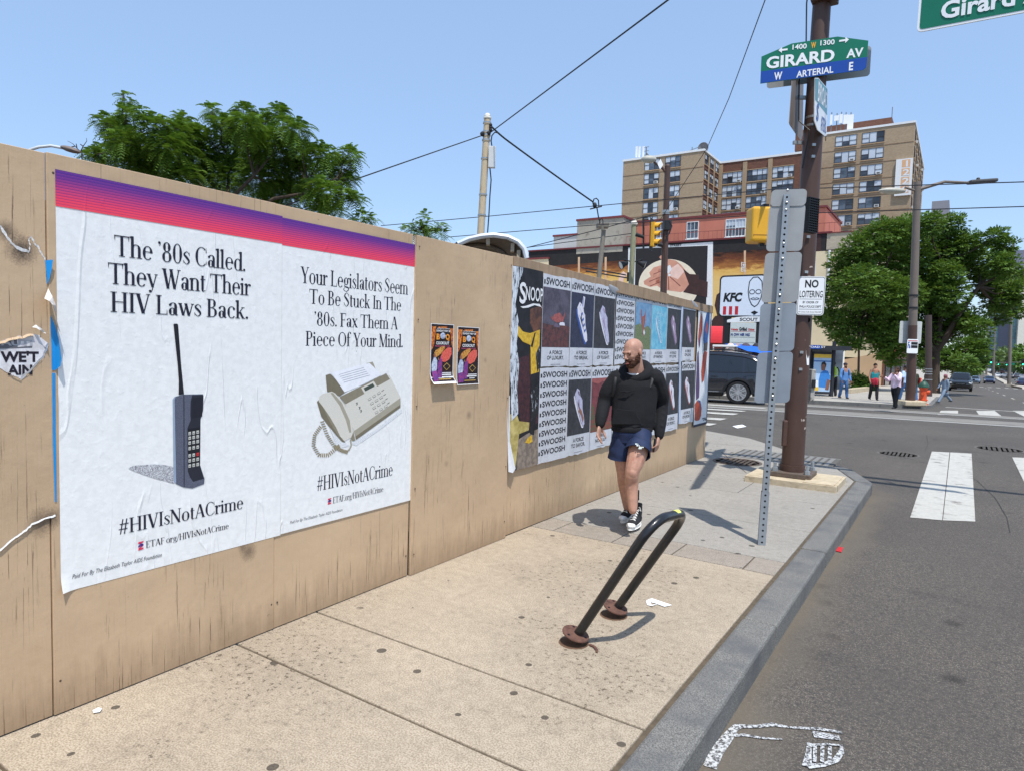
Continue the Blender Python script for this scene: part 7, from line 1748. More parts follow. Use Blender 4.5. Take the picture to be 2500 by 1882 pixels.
# far signals over the avenue
for i, (px, py, D, lit, lab) in enumerate(((2419, 880, 118., 'g', 'dark signal showing green over the middle of the avenue'), (2437, 886, 190., 'g', 'tiny far signal showing green between two light poles'), (2457, 887, 190., 'g', 'tiny far signal showing green left of the tall median pole'), (2497, 885, 125., 'g', 'dark signal showing green at the right edge of the photo'))):
    signal(lab, onD(px, py, D), (-FWD-LAT*.3), 1.15 if D < 150 else 1.4, body=m_blk, lit=lit, backplate=False)
signal('yellow far signal seen from behind against the avenue trees', onD(2379, 876, 118.), (LAT*.5+FWD), 1.15, backplate=False)
t = thing('gantry', 'thin far mast arm carrying signals across the avenue', 'mast arm', onD(2380, 905, 120.))
mb = MB(); a, b = onD(2372, 878, 120.), onD(2424, 877, 118.); g = a.copy(); g.z = road_z(a.y); mb.tube([g, a+ZV*.4], .12, 8); mb.tube([a, b], .09, 8); mb.build('arm', m_pole2, t); mb = MB(); c = onD(2401, 879, 119.); plate(mb, c, LAT, ZV, rr(1.9, .7, .1), .05); mb.build('sign_back', m_alu, t)
t = thing('gantry', 'far mast arm with small green name plate at the right edge', 'mast arm', onD(2520, 900, 126.))
mb = MB(); a, b = onD(2540, 884, 126.), onD(2430, 886, 192.); g = a.copy(); g.z = road_z(a.y); mb.tube([g, a], .12, 8); mb.tube([a, b], .08, 8); mb.build('arm', m_pole2, t); mb = MB(); c = onD(2470, 889, 160.); plate(mb, c, LAT, ZV, rr(1.5, .5, .1), .05); mb.build('name_plate', m_grn, t)

# ---- curved metal canopy and lamp behind the fence
D = 13.; t = thing('entrance_canopy', 'curved white metal entrance canopy with dark ribs rising behind the fence', 'canopy', onD(1200, 860, D))
top = [(1118, 590), (1145, 578), (1175, 571), (1205, 568), (1240, 573), (1265, 585), (1280, 602), (1286, 625)]
mb = MB(); A_ = [onD(x, y, D) for x, y in top]; bk = (-LAT*1.05+FWD*1.6-ZV*.30)
n = len(A_); vs = A_+[p+bk for p in A_]; vs += [p-ZV*.05 for p in vs]
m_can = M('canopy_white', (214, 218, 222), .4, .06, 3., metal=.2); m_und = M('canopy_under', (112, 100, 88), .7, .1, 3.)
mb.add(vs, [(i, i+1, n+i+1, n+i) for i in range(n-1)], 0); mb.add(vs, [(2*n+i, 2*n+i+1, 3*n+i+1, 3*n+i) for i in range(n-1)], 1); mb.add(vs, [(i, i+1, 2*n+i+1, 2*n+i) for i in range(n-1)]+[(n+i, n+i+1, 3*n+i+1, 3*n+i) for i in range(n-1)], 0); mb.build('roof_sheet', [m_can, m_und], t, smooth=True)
mb = MB(); mb.tube([p-ZV*.05 for p in A_], .05, 8); mb.build('edge_tube', m_can, t, smooth=True)
for k in (.3, .65):
    mb = MB(); mb.tube([p+bk*k-ZV*.09 for p in A_], .045, 6); mb.build('rib', m_und, t)
for i in (3, 5, 6): mb = MB(); mb.obox(A_[i]+bk*.1-ZV*.12, LAT*.035, FWD*.12, ZV*.08); mb.build('bracket', M('bracket_tan', (168, 152, 130), .6), t)
for i in (1, 5): q = A_[i]+bk*.5; mb = MB(); mb.tube([(q.x, q.y, 0), q-ZV*.1], .06, 8); mb.build('column', m_can, t)
mb = MB(); q0_ = [p+bk*.05-ZV*.1 for p in A_]
mb.add([A_[2]-ZV*.12+bk*.95, A_[6]-ZV*.1+bk*.95, A_[6]-ZV*1.6+bk*.95, A_[2]-ZV*1.6+bk*.95], [(0, 1, 2, 3)]); mb.build('rear_panel', m_und, t)
D = 14.; t = thing('street_lamp', 'pale cobra street lamp arm peeking over the fence left of the locust tree', 'street lamp', onD(60, 860, D))
a = onD(60, 372, D); g = a.copy(); g.z = 0
mb = MB(); mb.tube([g, a-ZV*.3, onD(75, 366, D), onD(95, 360, D), onD(125, 357, D), onD(152, 362, D)], [.07, .05, .035, .03, .03, .03], 10); mb.build('arm', M('lamp_arm', (206, 208, 208), .4, .05), t, smooth=True)
mb = MB(); mb.ball(onD(172, 366, D), (.21, .11, .06), 14, 8, m=Matrix.Rotation(YAW, 4, 'Z') @ Matrix.Rotation(.25, 4, 'Y')); mb.build('lamp_head', M('lamp_brown', (118, 104, 96), .6, .15, 20.), t, smooth=True)

# ---- hawker's table with blue tarpaulin behind the dark car
c = onG(1830, 962, .13); t = thing('market_stall', 'street stall with blue tarpaulin and hanging goods behind the dark car', 'stall', c)
Dk = depth(c)
def ms(px, py, o=0.): return onP(px, py, c+FWD*o, FWD)
mb = MB(); tp_ = [(1795, 846), (1815, 845), (1845, 847), (1872, 850), (1885, 846)]; bt_ = [(1808, 851), (1825, 858), (1848, 861), (1868, 868), (1885, 862)]
A_ = [ms(*p) for p in tp_]; Bm = [ms(*p, -.5) for p in bt_]; n = 5; mb.add(A_+Bm+[p+FWD*1.6+ZV*.1 for p in A_], [(i, i+1, n+i+1, n+i) for i in range(n-1)]+[(i, i+1, 2*n+i+1, 2*n+i) for i in range(n-1)]); mb.build('tarpaulin', M('tarp_blue', (28, 98, 200), .5, .12, 2.), t, smooth=True)
mb = MB(); 
for px in (1742, 1800, 1872): a = ms(px, 845); mb.tube([(a.x, a.y, c.z), a], .03, 6)
mb.tube([ms(1740, 845), ms(1800, 846)], .05, 6); mb.build('frame', M('stall_white', (206, 206, 204), .6), t)
mb = MB(); mb.obox(ms(1815, 925), LAT*1.5, FWD*.4, ZV*.04); mb.obox(ms(1815, 945), LAT*1.4, FWD*.35, ZV*.35); mb.build('table', M('stall_table', (92, 84, 88), .8, .3, 3.), t)
for i, (px, w, col) in enumerate(((1783, .5, (206, 186, 172)), (1800, .35, (150, 130, 136)), (1820, .6, (84, 74, 84)), (1845, .45, (52, 48, 56)))):
    a = ms(px, 862, .2); mb = MB(); mb.ball(a, (w*.5, .2, .45), 10, 8); mb.build('bag', M('goods_'+('pale', 'mauve', 'plum', 'black')[i], col, .8, .3, 4.), t, smooth=True)
# ================================================================== TREES AND SHRUBS
def leafmat(name, c1, c2, c3):
    t = NT(name); p = t.pos(); oi = t.noise(p, 2.2, 3.); f = t.noise(p, 22., 2.)
    c = t.mix(t.val(oi, .35, .65), lin(c1), lin(c2)); c = t.mix(t.math('MULTIPLY', t.val(f, .5, .72), .7), c, lin(c3))
    t.out(c, .55, spec=.3)
    tr = t.new('ShaderNodeBsdfTranslucent'); t.link(t.mix(.5, c, lin((150, 180, 60))), tr.inputs['Color'])
    mx = t.new('ShaderNodeMixShader'); mx.inputs[0].default_value = .2
    o = t.n['Material Output']; t.link(t.b.outputs[0], mx.inputs[1]); t.link(tr.outputs[0], mx.inputs[2]); t.link(mx.outputs[0], o.inputs['Surface'])
    return t.m
m_loc = leafmat('locust_leaf', (72, 104, 32), (98, 132, 40), (130, 156, 56))
m_ash = leafmat('ash_leaf', (64, 94, 36), (90, 120, 44), (122, 146, 58))
m_ash2 = leafmat('avenue_leaf', (70, 100, 42), (92, 122, 50), (118, 142, 62))
m_far_l = leafmat('hazed_leaf', (88, 108, 70), (106, 124, 78), (124, 140, 92))  # distance haze is put into these paler, greyer greens
m_bark = M('bark', (74, 62, 52), .95, .25, 10., .6, 30., stretch=(3, 3, .6))
def crown(clumps, seed, per, leaf, style, drop=.5):
    """leaf sprays filling a set of clumps; returns verts, quads, twig list"""
    rs = np.random.RandomState(seed); V = []; twigs = []
    for (c, r) in clumps:
        n = max(6, int(per*(r**2)))
        d = rs.normal(size=(n, 3)); d /= np.linalg.norm(d, axis=1)[:, None]
        rad_ = r*(rs.rand(n)**.45); pts = np.array(c)+d*rad_[:, None]*np.array([1, 1, .8])
        out = d*.8+rs.normal(0, .45, (n, 3)); out[:, 2] += .15; out /= np.linalg.norm(out, axis=1)[:, None]
        L = leaf*rs.uniform(.7, 1.3, n)
        side = np.cross(out, [0, 0, 1.])+1e-6; side /= np.linalg.norm(side, axis=1)[:, None]
        up = np.cross(side, out)
        if style == 'pinnate':
            K = 7
            for k in range(K):
                u = (k+.5)/K; cen = pts+out*(L*u)[:, None]+np.array([0, 0, -1.])*(drop*L*u*u)[:, None]
                ll = L*.30*(1-.5*abs(u-.45)); w = ll*.34
                for s in (-1, 1):
                    tip = cen+side*(s*ll)[:, None]+out*(ll*.35)[:, None]-np.array([0, 0, 1.])*(ll*.35)[:, None]
                    q = out*(w*.5)[:, None]
                    V.append(np.stack([cen-q, cen+q, tip+q*.6, tip-q*.6], 1))
        else:
            for k in range(5):
                a = (k-2)*.62+rs.normal(0, .2, n); dirk = out*np.cos(a)[:, None]+side*np.sin(a)[:, None]; dirk[:, 2] -= drop*rs.rand(n); dirk /= np.linalg.norm(dirk, axis=1)[:, None]
                base = pts+dirk*(L*.25)[:, None]; wv = np.cross(dirk, up+rs.normal(0, .4, (n, 3))); wv /= np.linalg.norm(wv, axis=1)[:, None]; w = L*.20
                tip = base+dirk*L[:, None]; mid = base+dirk*(L*.5)[:, None]
                V.append(np.stack([base, mid+wv*w[:, None], tip, mid-wv*w[:, None]], 1))
        twigs.append((np.array(c), pts[rs.choice(n, min(n, 5))]))
    return np.concatenate(V, 0).reshape(-1, 3), twigs
def tree(name, label, cat, base, forks, clumps, seed, per, leaf, mat, style='pinnate', tr=.2, group=None, drop=.5, bark=None):
    base = Vector(base); t = thing(name, label, cat, base, group=group)
    V, twigs = crown(clumps, seed, per, leaf, style, drop)
    V = V-np.array(base); n = len(V)//4
    me = bpy.data.meshes.new('crown'); me.vertices.add(len(V)); me.vertices.foreach_set('co', V.astype(np.float32).ravel())
    me.loops.add(4*n); me.loops.foreach_set('vertex_index', np.arange(4*n, dtype=np.int32)); me.polygons.add(n); me.polygons.foreach_set('loop_start', np.arange(0, 4*n, 4, dtype=np.int32)); me.polygons.foreach_set('loop_total', np.full(n, 4, dtype=np.int32))
    me.update(calc_edges=True); me.materials.append(mat)
    o = bpy.data.objects.new('crown', me); COL.objects.link(o); o.parent = t
    rs = random.Random(seed); mb = MB(); F = [Vector(f) for f in forks]
    mb.tube([base-ZV*.1, base.lerp(F[0], .4)+Vector((rs.uniform(-.1, .1), rs.uniform(-.1, .1), 0)), F[0]], [tr*1.25, tr, tr*.85], 10)
    for f in F[1:]: mid = F[0].lerp(f, .5)+Vector((rs.uniform(-.2, .2), rs.uniform(-.2, .2), rs.uniform(0, .3))); mb.tube([F[0], mid, f], [tr*.7, tr*.5, tr*.35], 8)
    for c, pts in twigs:
        c = Vector(c); f = min(F, key=lambda q: (q-c).length); mid = f.lerp(c, .55)+Vector((rs.uniform(-.15, .15), rs.uniform(-.15, .15), -.1*(c-f).length))
        mb.tube([f, mid, c], [tr*.34, tr*.2, tr*.09], 6)
        for p in pts: p = Vector(p); mb.tube([c.lerp(f, .15), c.lerp(p, .6)-ZV*.03, p], [tr*.09, tr*.05, tr*.025], 4)
    mb.build('trunk', bark or m_bark, t, smooth=True)
    return t
def clump_px(lst, k, ox, oy, D, jit, seed):
    rs = random.Random(seed); out = []
    for x, y, r in lst:
        d = D+rs.uniform(-jit, jit); p = onD(ox+x*k, oy+y*k, d); out.append((tuple(p), r*k*d/F_PX))
    return out
LOC = [(470, 260, 55), (560, 310, 90), (612, 210, 55), (640, 130, 34), (595, 88, 22), (800, 290, 85), (725, 205, 42), (985, 240, 45), (940, 300, 60), (620, 400, 110), (480, 480, 90), (750, 480, 130), (400, 490, 60), (1010, 340, 90), (1100, 370, 90), (900, 430, 120), (1050, 500, 140), (1180, 190, 48), (1240, 260, 60), (1290, 310, 75), (1390, 190, 58), (1400, 290, 100), (1520, 270, 75), (1612, 200, 60), (1650, 270, 50), (1750, 320, 80), (1350, 430, 130), (1550, 410, 130), (1700, 450, 120), (1250, 610, 150), (1500, 630, 150), (1750, 610, 140), (1900, 480, 90), (2080, 470, 55), (2120, 500, 30), (2000, 570, 95), (2080, 640, 50), (2050, 740, 60), (2120, 770, 45), (1900, 720, 110), (1650, 750, 130), (1900, 830, 70), (2010, 850, 45), (1000, 620, 100), (820, 560, 100), (1480, 440, 60), (660, 520, 90)]
D = 15.5; cl = clump_px(LOC, .37071, 80, 200, D, 1.1, 3)
b = onD(560, 700, D); b.z = 0
tree('locust_tree', 'feathery green locust tree rising behind the fence on the left', 'tree', b, [onD(545, 560, D), onD(470, 440, D), onD(620, 430, D-.5), onD(760, 470, D), onD(380, 400, D+.4), onD(560, 390, D+.8), onD(330, 330, D)], cl, 5, 2300, .22, m_loc, tr=.085, drop=.65)
cl = clump_px([(890, 530, 20), (870, 540, 20), (908, 540, 16)], 1, 0, 0, 17., .3, 4); b = onD(890, 700, 17.); b.z = 0
tree('small_tree', 'small treetop peeking over the fence just right of the locust tree', 'tree', b, [onD(888, 560, 17.), onD(880, 545, 17.)], cl, 6, 900, .2, m_loc, tr=.06)
cl = clump_px([(1036, 530, 14), (1040, 552, 18), (1018, 556, 20), (995, 562, 14), (1074, 553, 16), (1078, 572, 16), (1052, 575, 20), (1030, 572, 22)], 1, 0, 0, 18., .3, 4); b = onD(1040, 700, 18.); b.z = 0
tree('small_tree', 'small ragged treetop between the locust tree and the canopy', 'tree', b, [onD(1040, 590, 18.), onD(1036, 560, 18.), onD(1066, 565, 18.)], cl, 7, 900, .2, m_loc, tr=.05)
mb = MB(); D = 14.2
for pts in (((200, 375), (190, 365), (178, 352), (165, 345)), ((196, 372), (203, 358), (212, 345), (211, 338)), ((182, 358), (173, 360)), ((203, 358), (196, 353)), ((188, 363), (186, 352))): mb.tube([onD(x, y, D) for x, y in pts], [.012, .009, .006, .004][:len(pts)], 5)
q = onD(200, 375, D); mb.tube([(q.x, q.y, 0), q], [.03, .013], 6); tag(mb.build('bare_twig', m_bark), 'thin bare forked twig above the fence top left of the locust tree', 'twig')
ASH = [(2036, 710, 42), (2068, 645, 48), (2110, 605, 52), (2022, 770, 36), (2100, 700, 70), (2060, 790, 48), (2130, 780, 66), (2160, 572, 48), (2190, 630, 80), (2228, 556, 40), (2270, 548, 34), (2326, 548, 30), (2290, 620, 78), (2355, 600, 46), (2386, 640, 54), (2432, 578, 26), (2455, 600, 26), (2448, 650, 42), (2474, 712, 36), (2482, 680, 26), (2440, 730, 40), (2410, 690, 42), (2300, 720, 62), (2250, 720, 78), (2180, 720, 70), (2170, 810, 56), (2230, 820, 56), (2300, 790, 56), (2360, 780, 40), (2390, 800, 30), (2310, 670, 40), (2100, 842, 18), (2072, 838, 20), (2050, 824, 22), (2150, 852, 24), (2480, 755, 24), (2440, 775, 26), (2200, 560, 30), (2180, 870, 26), (2240, 870, 26)]
D = 46.; cl = clump_px(ASH, 1, 0, 0, D, 2.6, 9); g = onD(2282, 952, D); g.z = road_z(g.y)+.13
tree('street_tree', 'large dark leafy street tree spreading over the far corner', 'tree', g, [onD(2285, 860, D), onD(2200, 790, D), onD(2340, 800, D), onD(2260, 700, D+1), onD(2130, 720, D), onD(2390, 700, D-1), onD(2300, 640, D)], cl, 11, 300, .26, m_ash, style='palm', tr=.30, drop=.35)
for i, (lst, D, lab) in enumerate((
    ([(2330, 870, 34), (2365, 850, 34), (2395, 838, 26), (2300, 880, 30), (2350, 885, 26), (2382, 862, 24), (2270, 890, 26)], 72., 'lighter green street tree next beyond the big corner tree'),
    ([(2362, 893, 20), (2380, 882, 22), (2345, 898, 18), (2392, 872, 18), (2375, 900, 14)], 100., 'street tree on the avenue, second beyond the big corner tree'),
    ([(2383, 896, 12), (2393, 888, 12), (2372, 902, 12), (2386, 903, 8)], 140., 'small far street tree at the end of the left tree row'))):
    cl = clump_px(lst, 1, 0, 0, D, D*.03, 20+i); g = onD(lst[0][0], 930, D); g.z = road_z(g.y)
    tree('street_tree', lab, 'tree', g, [onD(lst[0][0], 893, D), onD(lst[1][0], lst[1][1], D)], cl, 30+i, 90/(1+i*.6), .5+.2*i, m_ash2, style='palm', tr=.25, group='street trees lining the avenue', drop=.3)
for i, (lst, D, lab) in enumerate((
    ([(2440, 872, 16), (2452, 862, 14), (2436, 888, 12), (2450, 882, 14)], 230., 'hazy far tree below the grey tower, left of the tall median pole'),
    ([(2476, 868, 16), (2470, 884, 14), (2484, 880, 14), (2465, 892, 10)], 215., 'far tree right of the tall median pole'),
    ([(2500, 858, 18), (2492, 878, 18), (2510, 880, 20), (2500, 896, 14)], 180., 'yellowish far tree at the right edge of the photo'),
    ([(2424, 892, 8), (2415, 896, 7), (2430, 896, 7)], 300., 'tiny far tree mass above the cars in the middle'),
    ([(2402, 897, 6), (2396, 893, 6), (2408, 896, 5)], 320., 'tiny dark tree beside the far signals'))):
    cl = clump_px(lst, 1, 0, 0, D, D*.02, 40+i); g = onD(lst[0][0], 915, D); g.z = road_z(g.y)
    tree('avenue_tree', lab, 'tree', g, [onD(lst[0][0], 900, D), onD(*lst[1][:2], D)], cl, 50+i, 16, 1.3, m_far_l if i != 2 else m_ash2, style='palm', tr=.3, group='trees on the far side of the avenue', drop=.3)
g = onG(2108, 953, .13); D = depth(g)
cl = clump_px([(2082, 944, 14), (2098, 934, 18), (2114, 936, 18), (2128, 943, 13), (2090, 925, 12), (2084, 915, 7), (2108, 946, 12), (2104, 922, 8)], 1, 0, 0, D, .4, 60)
tree('shrub', 'yellow green shrub bed behind the man in teal tank top', 'shrub', g, [g+ZV*.3, g+ZV*.6+LAT*.4], cl, 61, 420, .22, m_ash2, style='palm', tr=.05, drop=.3)
mb = MB(); a, b = onG(2072, 960, .13), onG(2140, 951, .13); d = (b-a); mb.obox((a+b)/2+ZV*.1, d*.5, Vector((-d.y, d.x, 0)).normalized()*.15, ZV*.16); tag(mb.build('planter_wall', m_conc, bevel=.03), 'low pale stone edge of the shrub bed', 'planter')
# ================================================================== VEHICLES
def paint(name, col, rough=.22):
    t = NT(name); t.out(lin(col), rough, None, .0, .5); t.b.inputs['Coat Weight'].default_value = .8; t.b.inputs['Coat Roughness'].default_value = .06; return t.m
m_cg = NT('car_glass'); m_cg.out(lin((26, 30, 34)), .05, None, 0., .8); m_cg = m_cg.m
m_tyre = M('tyre', (30, 30, 31), .85, .15, 40.); m_rim = M('rim_silver', (206, 208, 212), .25, .05, 9., metal=.8); m_rimd = M('rim_black', (26, 26, 28), .4); m_trim = M('car_trim', (24, 24, 26), .6)
m_hl = M('headlight', (224, 228, 232), .1, .03); m_tl = M('taillight', (150, 22, 26), .2); m_chr = M('chrome', (196, 200, 204), .2, .04, metal=.9)
def interp(tab, x):
    for (a, *u), (b, *v) in zip(tab, tab[1:]):
        if x <= b: k = (x-a)/(b-a); return [p+(q-p)*k for p, q in zip(u, v)]
    return list(tab[-1][1:])
SUV = dict(L=2.33, wr=.37, ax=(-1.375, 1.375), tab=[(-2.33, .50, .92, 1.00, .62, .60), (-2.27, .36, .97, 1.10, .80, .78), (-2.1, .30, 1.0, 1.34, .88, .74), (-1.9, .26, 1.01, 1.50, .91, .68), (-1.5, .24, 1.00, 1.62, .93, .66), (-.8, .22, .98, 1.675, .93, .66), (.1, .22, .97, 1.665, .93, .66), (.55, .22, .96, 1.60, .93, .66), (1.0, .22, .96, 1.27, .93, .72), (1.25, .22, .97, 1.04, .93, .86), (1.7, .24, .95, .985, .92, .86), (2.1, .28, .90, .92, .86, .80), (2.27, .34, .80, .84, .76, .68), (2.33, .44, .70, .74, .62, .54)])
SED = dict(L=2.3, wr=.32, ax=(-1.35, 1.38), tab=[(-2.3, .46, .84, .90, .66, .60), (-2.2, .32, .95, 1.0, .84, .78), (-1.75, .26, .98, 1.03, .89, .80), (-1.2, .22, .97, 1.28, .9, .66), (-.7, .2, .95, 1.42, .9, .62), (.0, .2, .93, 1.45, .9, .62), (.45, .2, .92, 1.38, .9, .62), (.95, .2, .92, 1.08, .9, .74), (1.2, .2, .92, .965, .9, .84), (1.8, .24, .87, .89, .87, .8), (2.15, .28, .76, .79, .8, .72), (2.3, .4, .64, .68, .64, .56)])
def section(S, x):
    zb, zs, zt, w, wr = interp(S['tab'], x)
    return [(0, zb), (w*.86, zb), (w*.96, zb+.10), (w, zb+(zs-zb)*.45), (w*.985, zs-.10), (w*.96, zs), (wr+(w*.96-wr)*.12, zt-.07 if zt-zs > .16 else zs+(zt-zs)*.6), (wr*.90, zt), (wr*.5, zt+.018), (0, zt+.022)]
def car(name, label, S, mat, loc, heading, scale=1., group=None, rim='star'):
    t = thing(name, label, 'car', loc, group=group); t.rotation_euler = (0, 0, heading); t.scale = (scale,)*3
    xs = sorted(set([r[0] for r in S['tab']]+list(np.linspace(-S['L']+.1, S['L']-.1, 44)))); n = 10; wr = S['wr']
    mb = MB(); vs = []
    for x in xs:
        sec = section(S, x); zb = sec[0][1]
        for a in S['ax']:          # wheel arches
            dd = abs(x-a)
            if dd < wr*1.13: arch = wr+math.sqrt((wr*1.13)**2-dd*dd); sec = [(y, max(z, arch)) if i in (1, 2) else ((y, max(z, arch+.03)) if i == 3 else (y, z)) for i, (y, z) in enumerate(sec)]; sec[0] = (0, zb+.1)
        vs += [(x, y, z) for y, z in sec]+[(x, -y, z) for y, z in reversed(sec[1:-1])]
    m = 2*n-2; fs = [(i*m+k, i*m+(k+1) % m, (i+1)*m+(k+1) % m, (i+1)*m+k) for i in range(len(xs)-1) for k in range(m)]
    fs += [tuple(range(m))[::-1], tuple(range((len(xs)-1)*m, len(xs)*m))]
    mb.add(vs, fs); mb.build('body', mat, t, smooth=True, world=False, angle=32)
    def side(x, f, s, o=.008):      # point on the side glass: f 0 = belt, 1 = roof rail
        sec = section(S, x); (y0, z0), (y1, z1) = sec[5], sec[6]; return (x, s*(y0+(y1-y0)*f+o), z0+(z1-z0)*f)
    zz = lambda x: interp(S['tab'], x)
    big = [x for x in np.linspace(-2.2, 1.3, 120) if zz(x)[2]-zz(x)[1] > .22]; xa, xb = big[0]+.12, big[-1]-.02
    pil = [(xa, xa+.5 if S is SUV else -.62), (xa+.58 if S is SUV else -.56, -.02), (.05, xb)]
    for s in (-1, 1):
        for p, q in pil:
            mb = MB(); xs2 = np.linspace(p, q, 8); P = [side(x, .08, s) for x in xs2]+[side(x, .86, s) for x in xs2][::-1]; vs = P
            mb.add([side(x, .08, s) for x in xs2]+[side(x, .88, s) for x in xs2], [(i, i+1, 9+i, 8+i) for i in range(7)]); mb.build('side_window', m_cg, t, world=False)
        mb = MB(); mb.tube([side(x, .93, s, .012) for x in np.linspace(xa-.05, xb, 12)], .012, 6); mb.tube([side(x, .02, s, .006) for x in np.linspace(xa-.1, xb+.05, 12)], .008, 6); mb.build('window_trim', m_trim, t, world=False)
        for xh in (-.62, .42) if S is SUV else (-.55, .45):
            sec = section(S, xh); y, z = sec[4]; mb = MB(); mb.obox((xh, s*(y+.018), z-.02), (.11, 0, 0), (0, .014, 0), (0, 0, .014)); mb.build('door_handle', mat, t, world=False, bevel=.006)
            mb = MB()
        mb = MB()
        for xd in (-1.02, -.02, .98): mb.tube([(xd-.12*(z_ > .9)*0, s*(section(S, xd)[k][0]+.002), section(S, xd)[k][1]) for k, z_ in ((2, 0), (3, 0), (4, 0), (5, 1))], .005, 5)
        mb.build('door_gap', m_trim, t, world=False)
        mb = MB(); mb.tube([(x, s*(section(S, x)[2][0]+.006), section(S, x)[2][1]+.03) for x in np.linspace(S['ax'][0]+wr*1.2, S['ax'][1]-wr*1.2, 8)], .035, 6); sk = mb.build('sill', m_trim, t, world=False, smooth=True)
        if S is SUV: mb = MB(); mb.tube([(x, s*(section(S, x)[2][0]+.035), section(S, x)[2][1]+.05) for x in np.linspace(S['ax'][0]+wr*1.6, S['ax'][1]-wr*1.3, 6)], .016, 6); mb.build('sill_strip', m_chr, sk, world=False)
        mb = MB(); mb.obox((.75, s*1.0, zz(.75)[1]+.1), (.07, 0, 0), (0, .10, 0), (0, 0, .07)); mb.build('mirror', mat, t, world=False, bevel=.03)
        x1 = S['L']-.16; sec = section(S, x1); mb = MB(); mb.ball((x1+.02, s*(sec[4][0]-.12), sec[4][1]-.01), (.11, .17, .06), 12, 8); mb.build('headlight', m_hl, t, world=False, smooth=True)
        x1 = -S['L']+.10; sec = section(S, x1); mb = MB(); mb.ball((x1-.01, s*(sec[4][0]-.08), sec[4][1]-.02), (.08, .17, .06), 12, 8); mb.build('taillight', m_tl, t, world=False, smooth=True)
        for a in S['ax']:
            mb = MB(); y0 = s*(interp(S['tab'], a)[3]-.23); y1 = s*(interp(S['tab'], a)[3]-.005); sgn_ = 1 if y1 > y0 else -1; W_ = abs(y1-y0)
            m3 = Matrix.Identity(4)
            mb.lathe([(wr*.60, 0), (wr*.93, .0), (wr, sgn_*.04), (wr, sgn_*(W_-.04)), (wr*.95, sgn_*W_), (wr*.72, sgn_*(W_+.004)), (wr*.70, sgn_*(W_-.03)), (wr*.68, sgn_*(W_-.13)), (0, sgn_*(W_-.14))], (a, y0, wr), 30, axis='Y'); tw = mb.build('tyre', m_tyre, t, world=False, smooth=True, angle=35)
            mb = MB(); yo = y0+sgn_*(W_-.018)
            for k in range(6):
                an = 2*math.pi*(k+.5)/6
                for s2 in (-1, 1): mb.prism([Vector((a+wr*q*math.cos(an+s2*e), yo, wr+wr*q*math.sin(an+s2*e))) for q, e in ((.16, .12), (.40, .10), (.67, .07), (.67, .30), (.48, .26), (.18, .5))], (0, sgn_*.014, 0))
            mb.lathe([(wr*.69, -.01), (wr*.71, .01), (wr*.66, .01), (wr*.65, -.01)], (a, yo, wr), 30, axis='Y'); mb.lathe([(wr*.17, -.02), (wr*.17, .02), (0, .02)], (a, yo, wr), 12, axis='Y')
            mb.build('rim', m_rim, tw, world=False)
            mb = MB(); m_ = 20; vs = []
            for k in range(m_+1):
                an = math.pi*k/m_; r0 = wr*1.08; r1 = wr*1.28; yy = s*(interp(S['tab'], a)[3]+.012)
                vs += [(a+r0*math.cos(an), yy-.0*s, wr+r0*math.sin(an)), (a+r1*math.cos(an), yy-s*.012, wr+r1*math.sin(an))]
            mb.add(vs, [(2*k, 2*k+1, 2*k+3, 2*k+2) for k in range(m_)]); mb.build('wheel_arch', m_trim, t, world=False, smooth=True)
    def cap(x0, x1, o):           # windscreen or rear glass across the car
        mb = MB(); vs = []; N = 6; xs2 = np.linspace(x0, x1, N)
        for x in xs2:
            sec = section(S, x); w_, z_ = sec[7]; y6 = sec[6][0]
            for y in np.linspace(-1, 1, 7): vs.append((x+o, y*w_*.93, z_+.02-.012*abs(y)+.012))
        mb.add(vs, [(i*7+j, i*7+j+1, i*7+j+8, i*7+j+7) for i in range(N-1) for j in range(6)]); mb.build('windscreen' if x0 > 0 else 'rear_window', m_cg, t, world=False, smooth=True)
    if S is SUV: cap(.60, 1.2, .012); cap(-2.24, -1.86, -.01)
    else: cap(.5, 1.16, .012); cap(-1.7, -.9, -.01)
    x1 = S['L']; z = S['tab'][-1][2]; mb = MB(); mb.obox((x1-.03, 0, z-.03), (.03, 0, 0), (0, .42, 0), (0, 0, .07)); g_ = mb.build('grille', m_trim, t, world=False, bevel=.01); mb = MB(); mb.obox((x1-.06, 0, z-.2), (.05, 0, 0), (0, .6, 0), (0, 0, .05)); mb.build('air_intake', m_trim, t, world=False)
    mb = MB(); mb.obox((x1+.005, 0, z-.02), (.004, 0, 0), (0, .36, 0), (0, 0, .012)); mb.build('grille_bar', m_chr, g_, world=False)
    mb = MB(); mb.obox((-x1+.02, 0, .75), (.01, 0, 0), (0, .26, 0), (0, 0, .06)); mb.build('number_plate', m_wht, t, world=False)
    if S is SUV:
        mb = MB()
        for s in (-1, 1): mb.tube([(x, s*.60, zz(x)[2]+.06) for x in np.linspace(-1.7, .3, 10)], .018, 6)
        mb.build('roof_rail', m_trim, t, world=False, smooth=True)
    return t
pdark = paint('paint_dark', (26, 28, 36)); pblk = paint('paint_black', (28, 30, 32)); pnavy = paint('paint_navy', (34, 44, 78)); pblue = paint('paint_blue_grey', (104, 122, 142)); psil = paint('paint_silver', (168, 172, 176)); pwht = paint('paint_white', (222, 224, 224)); pred = paint('paint_red', (140, 44, 44)); pgry = paint('paint_grey', (96, 98, 102)); pbrn = paint('paint_maroon', (92, 52, 52))
w0 = onG(1800, 986); hd = math.atan2(-.2, -.98); sc = 56*depth(w0)/F_PX/.74
hv = Vector((math.cos(hd), math.sin(hd), 0)); lv = Vector((-hv.y, hv.x, 0))
cloc = w0+hv*1.375*sc-lv*.93*sc
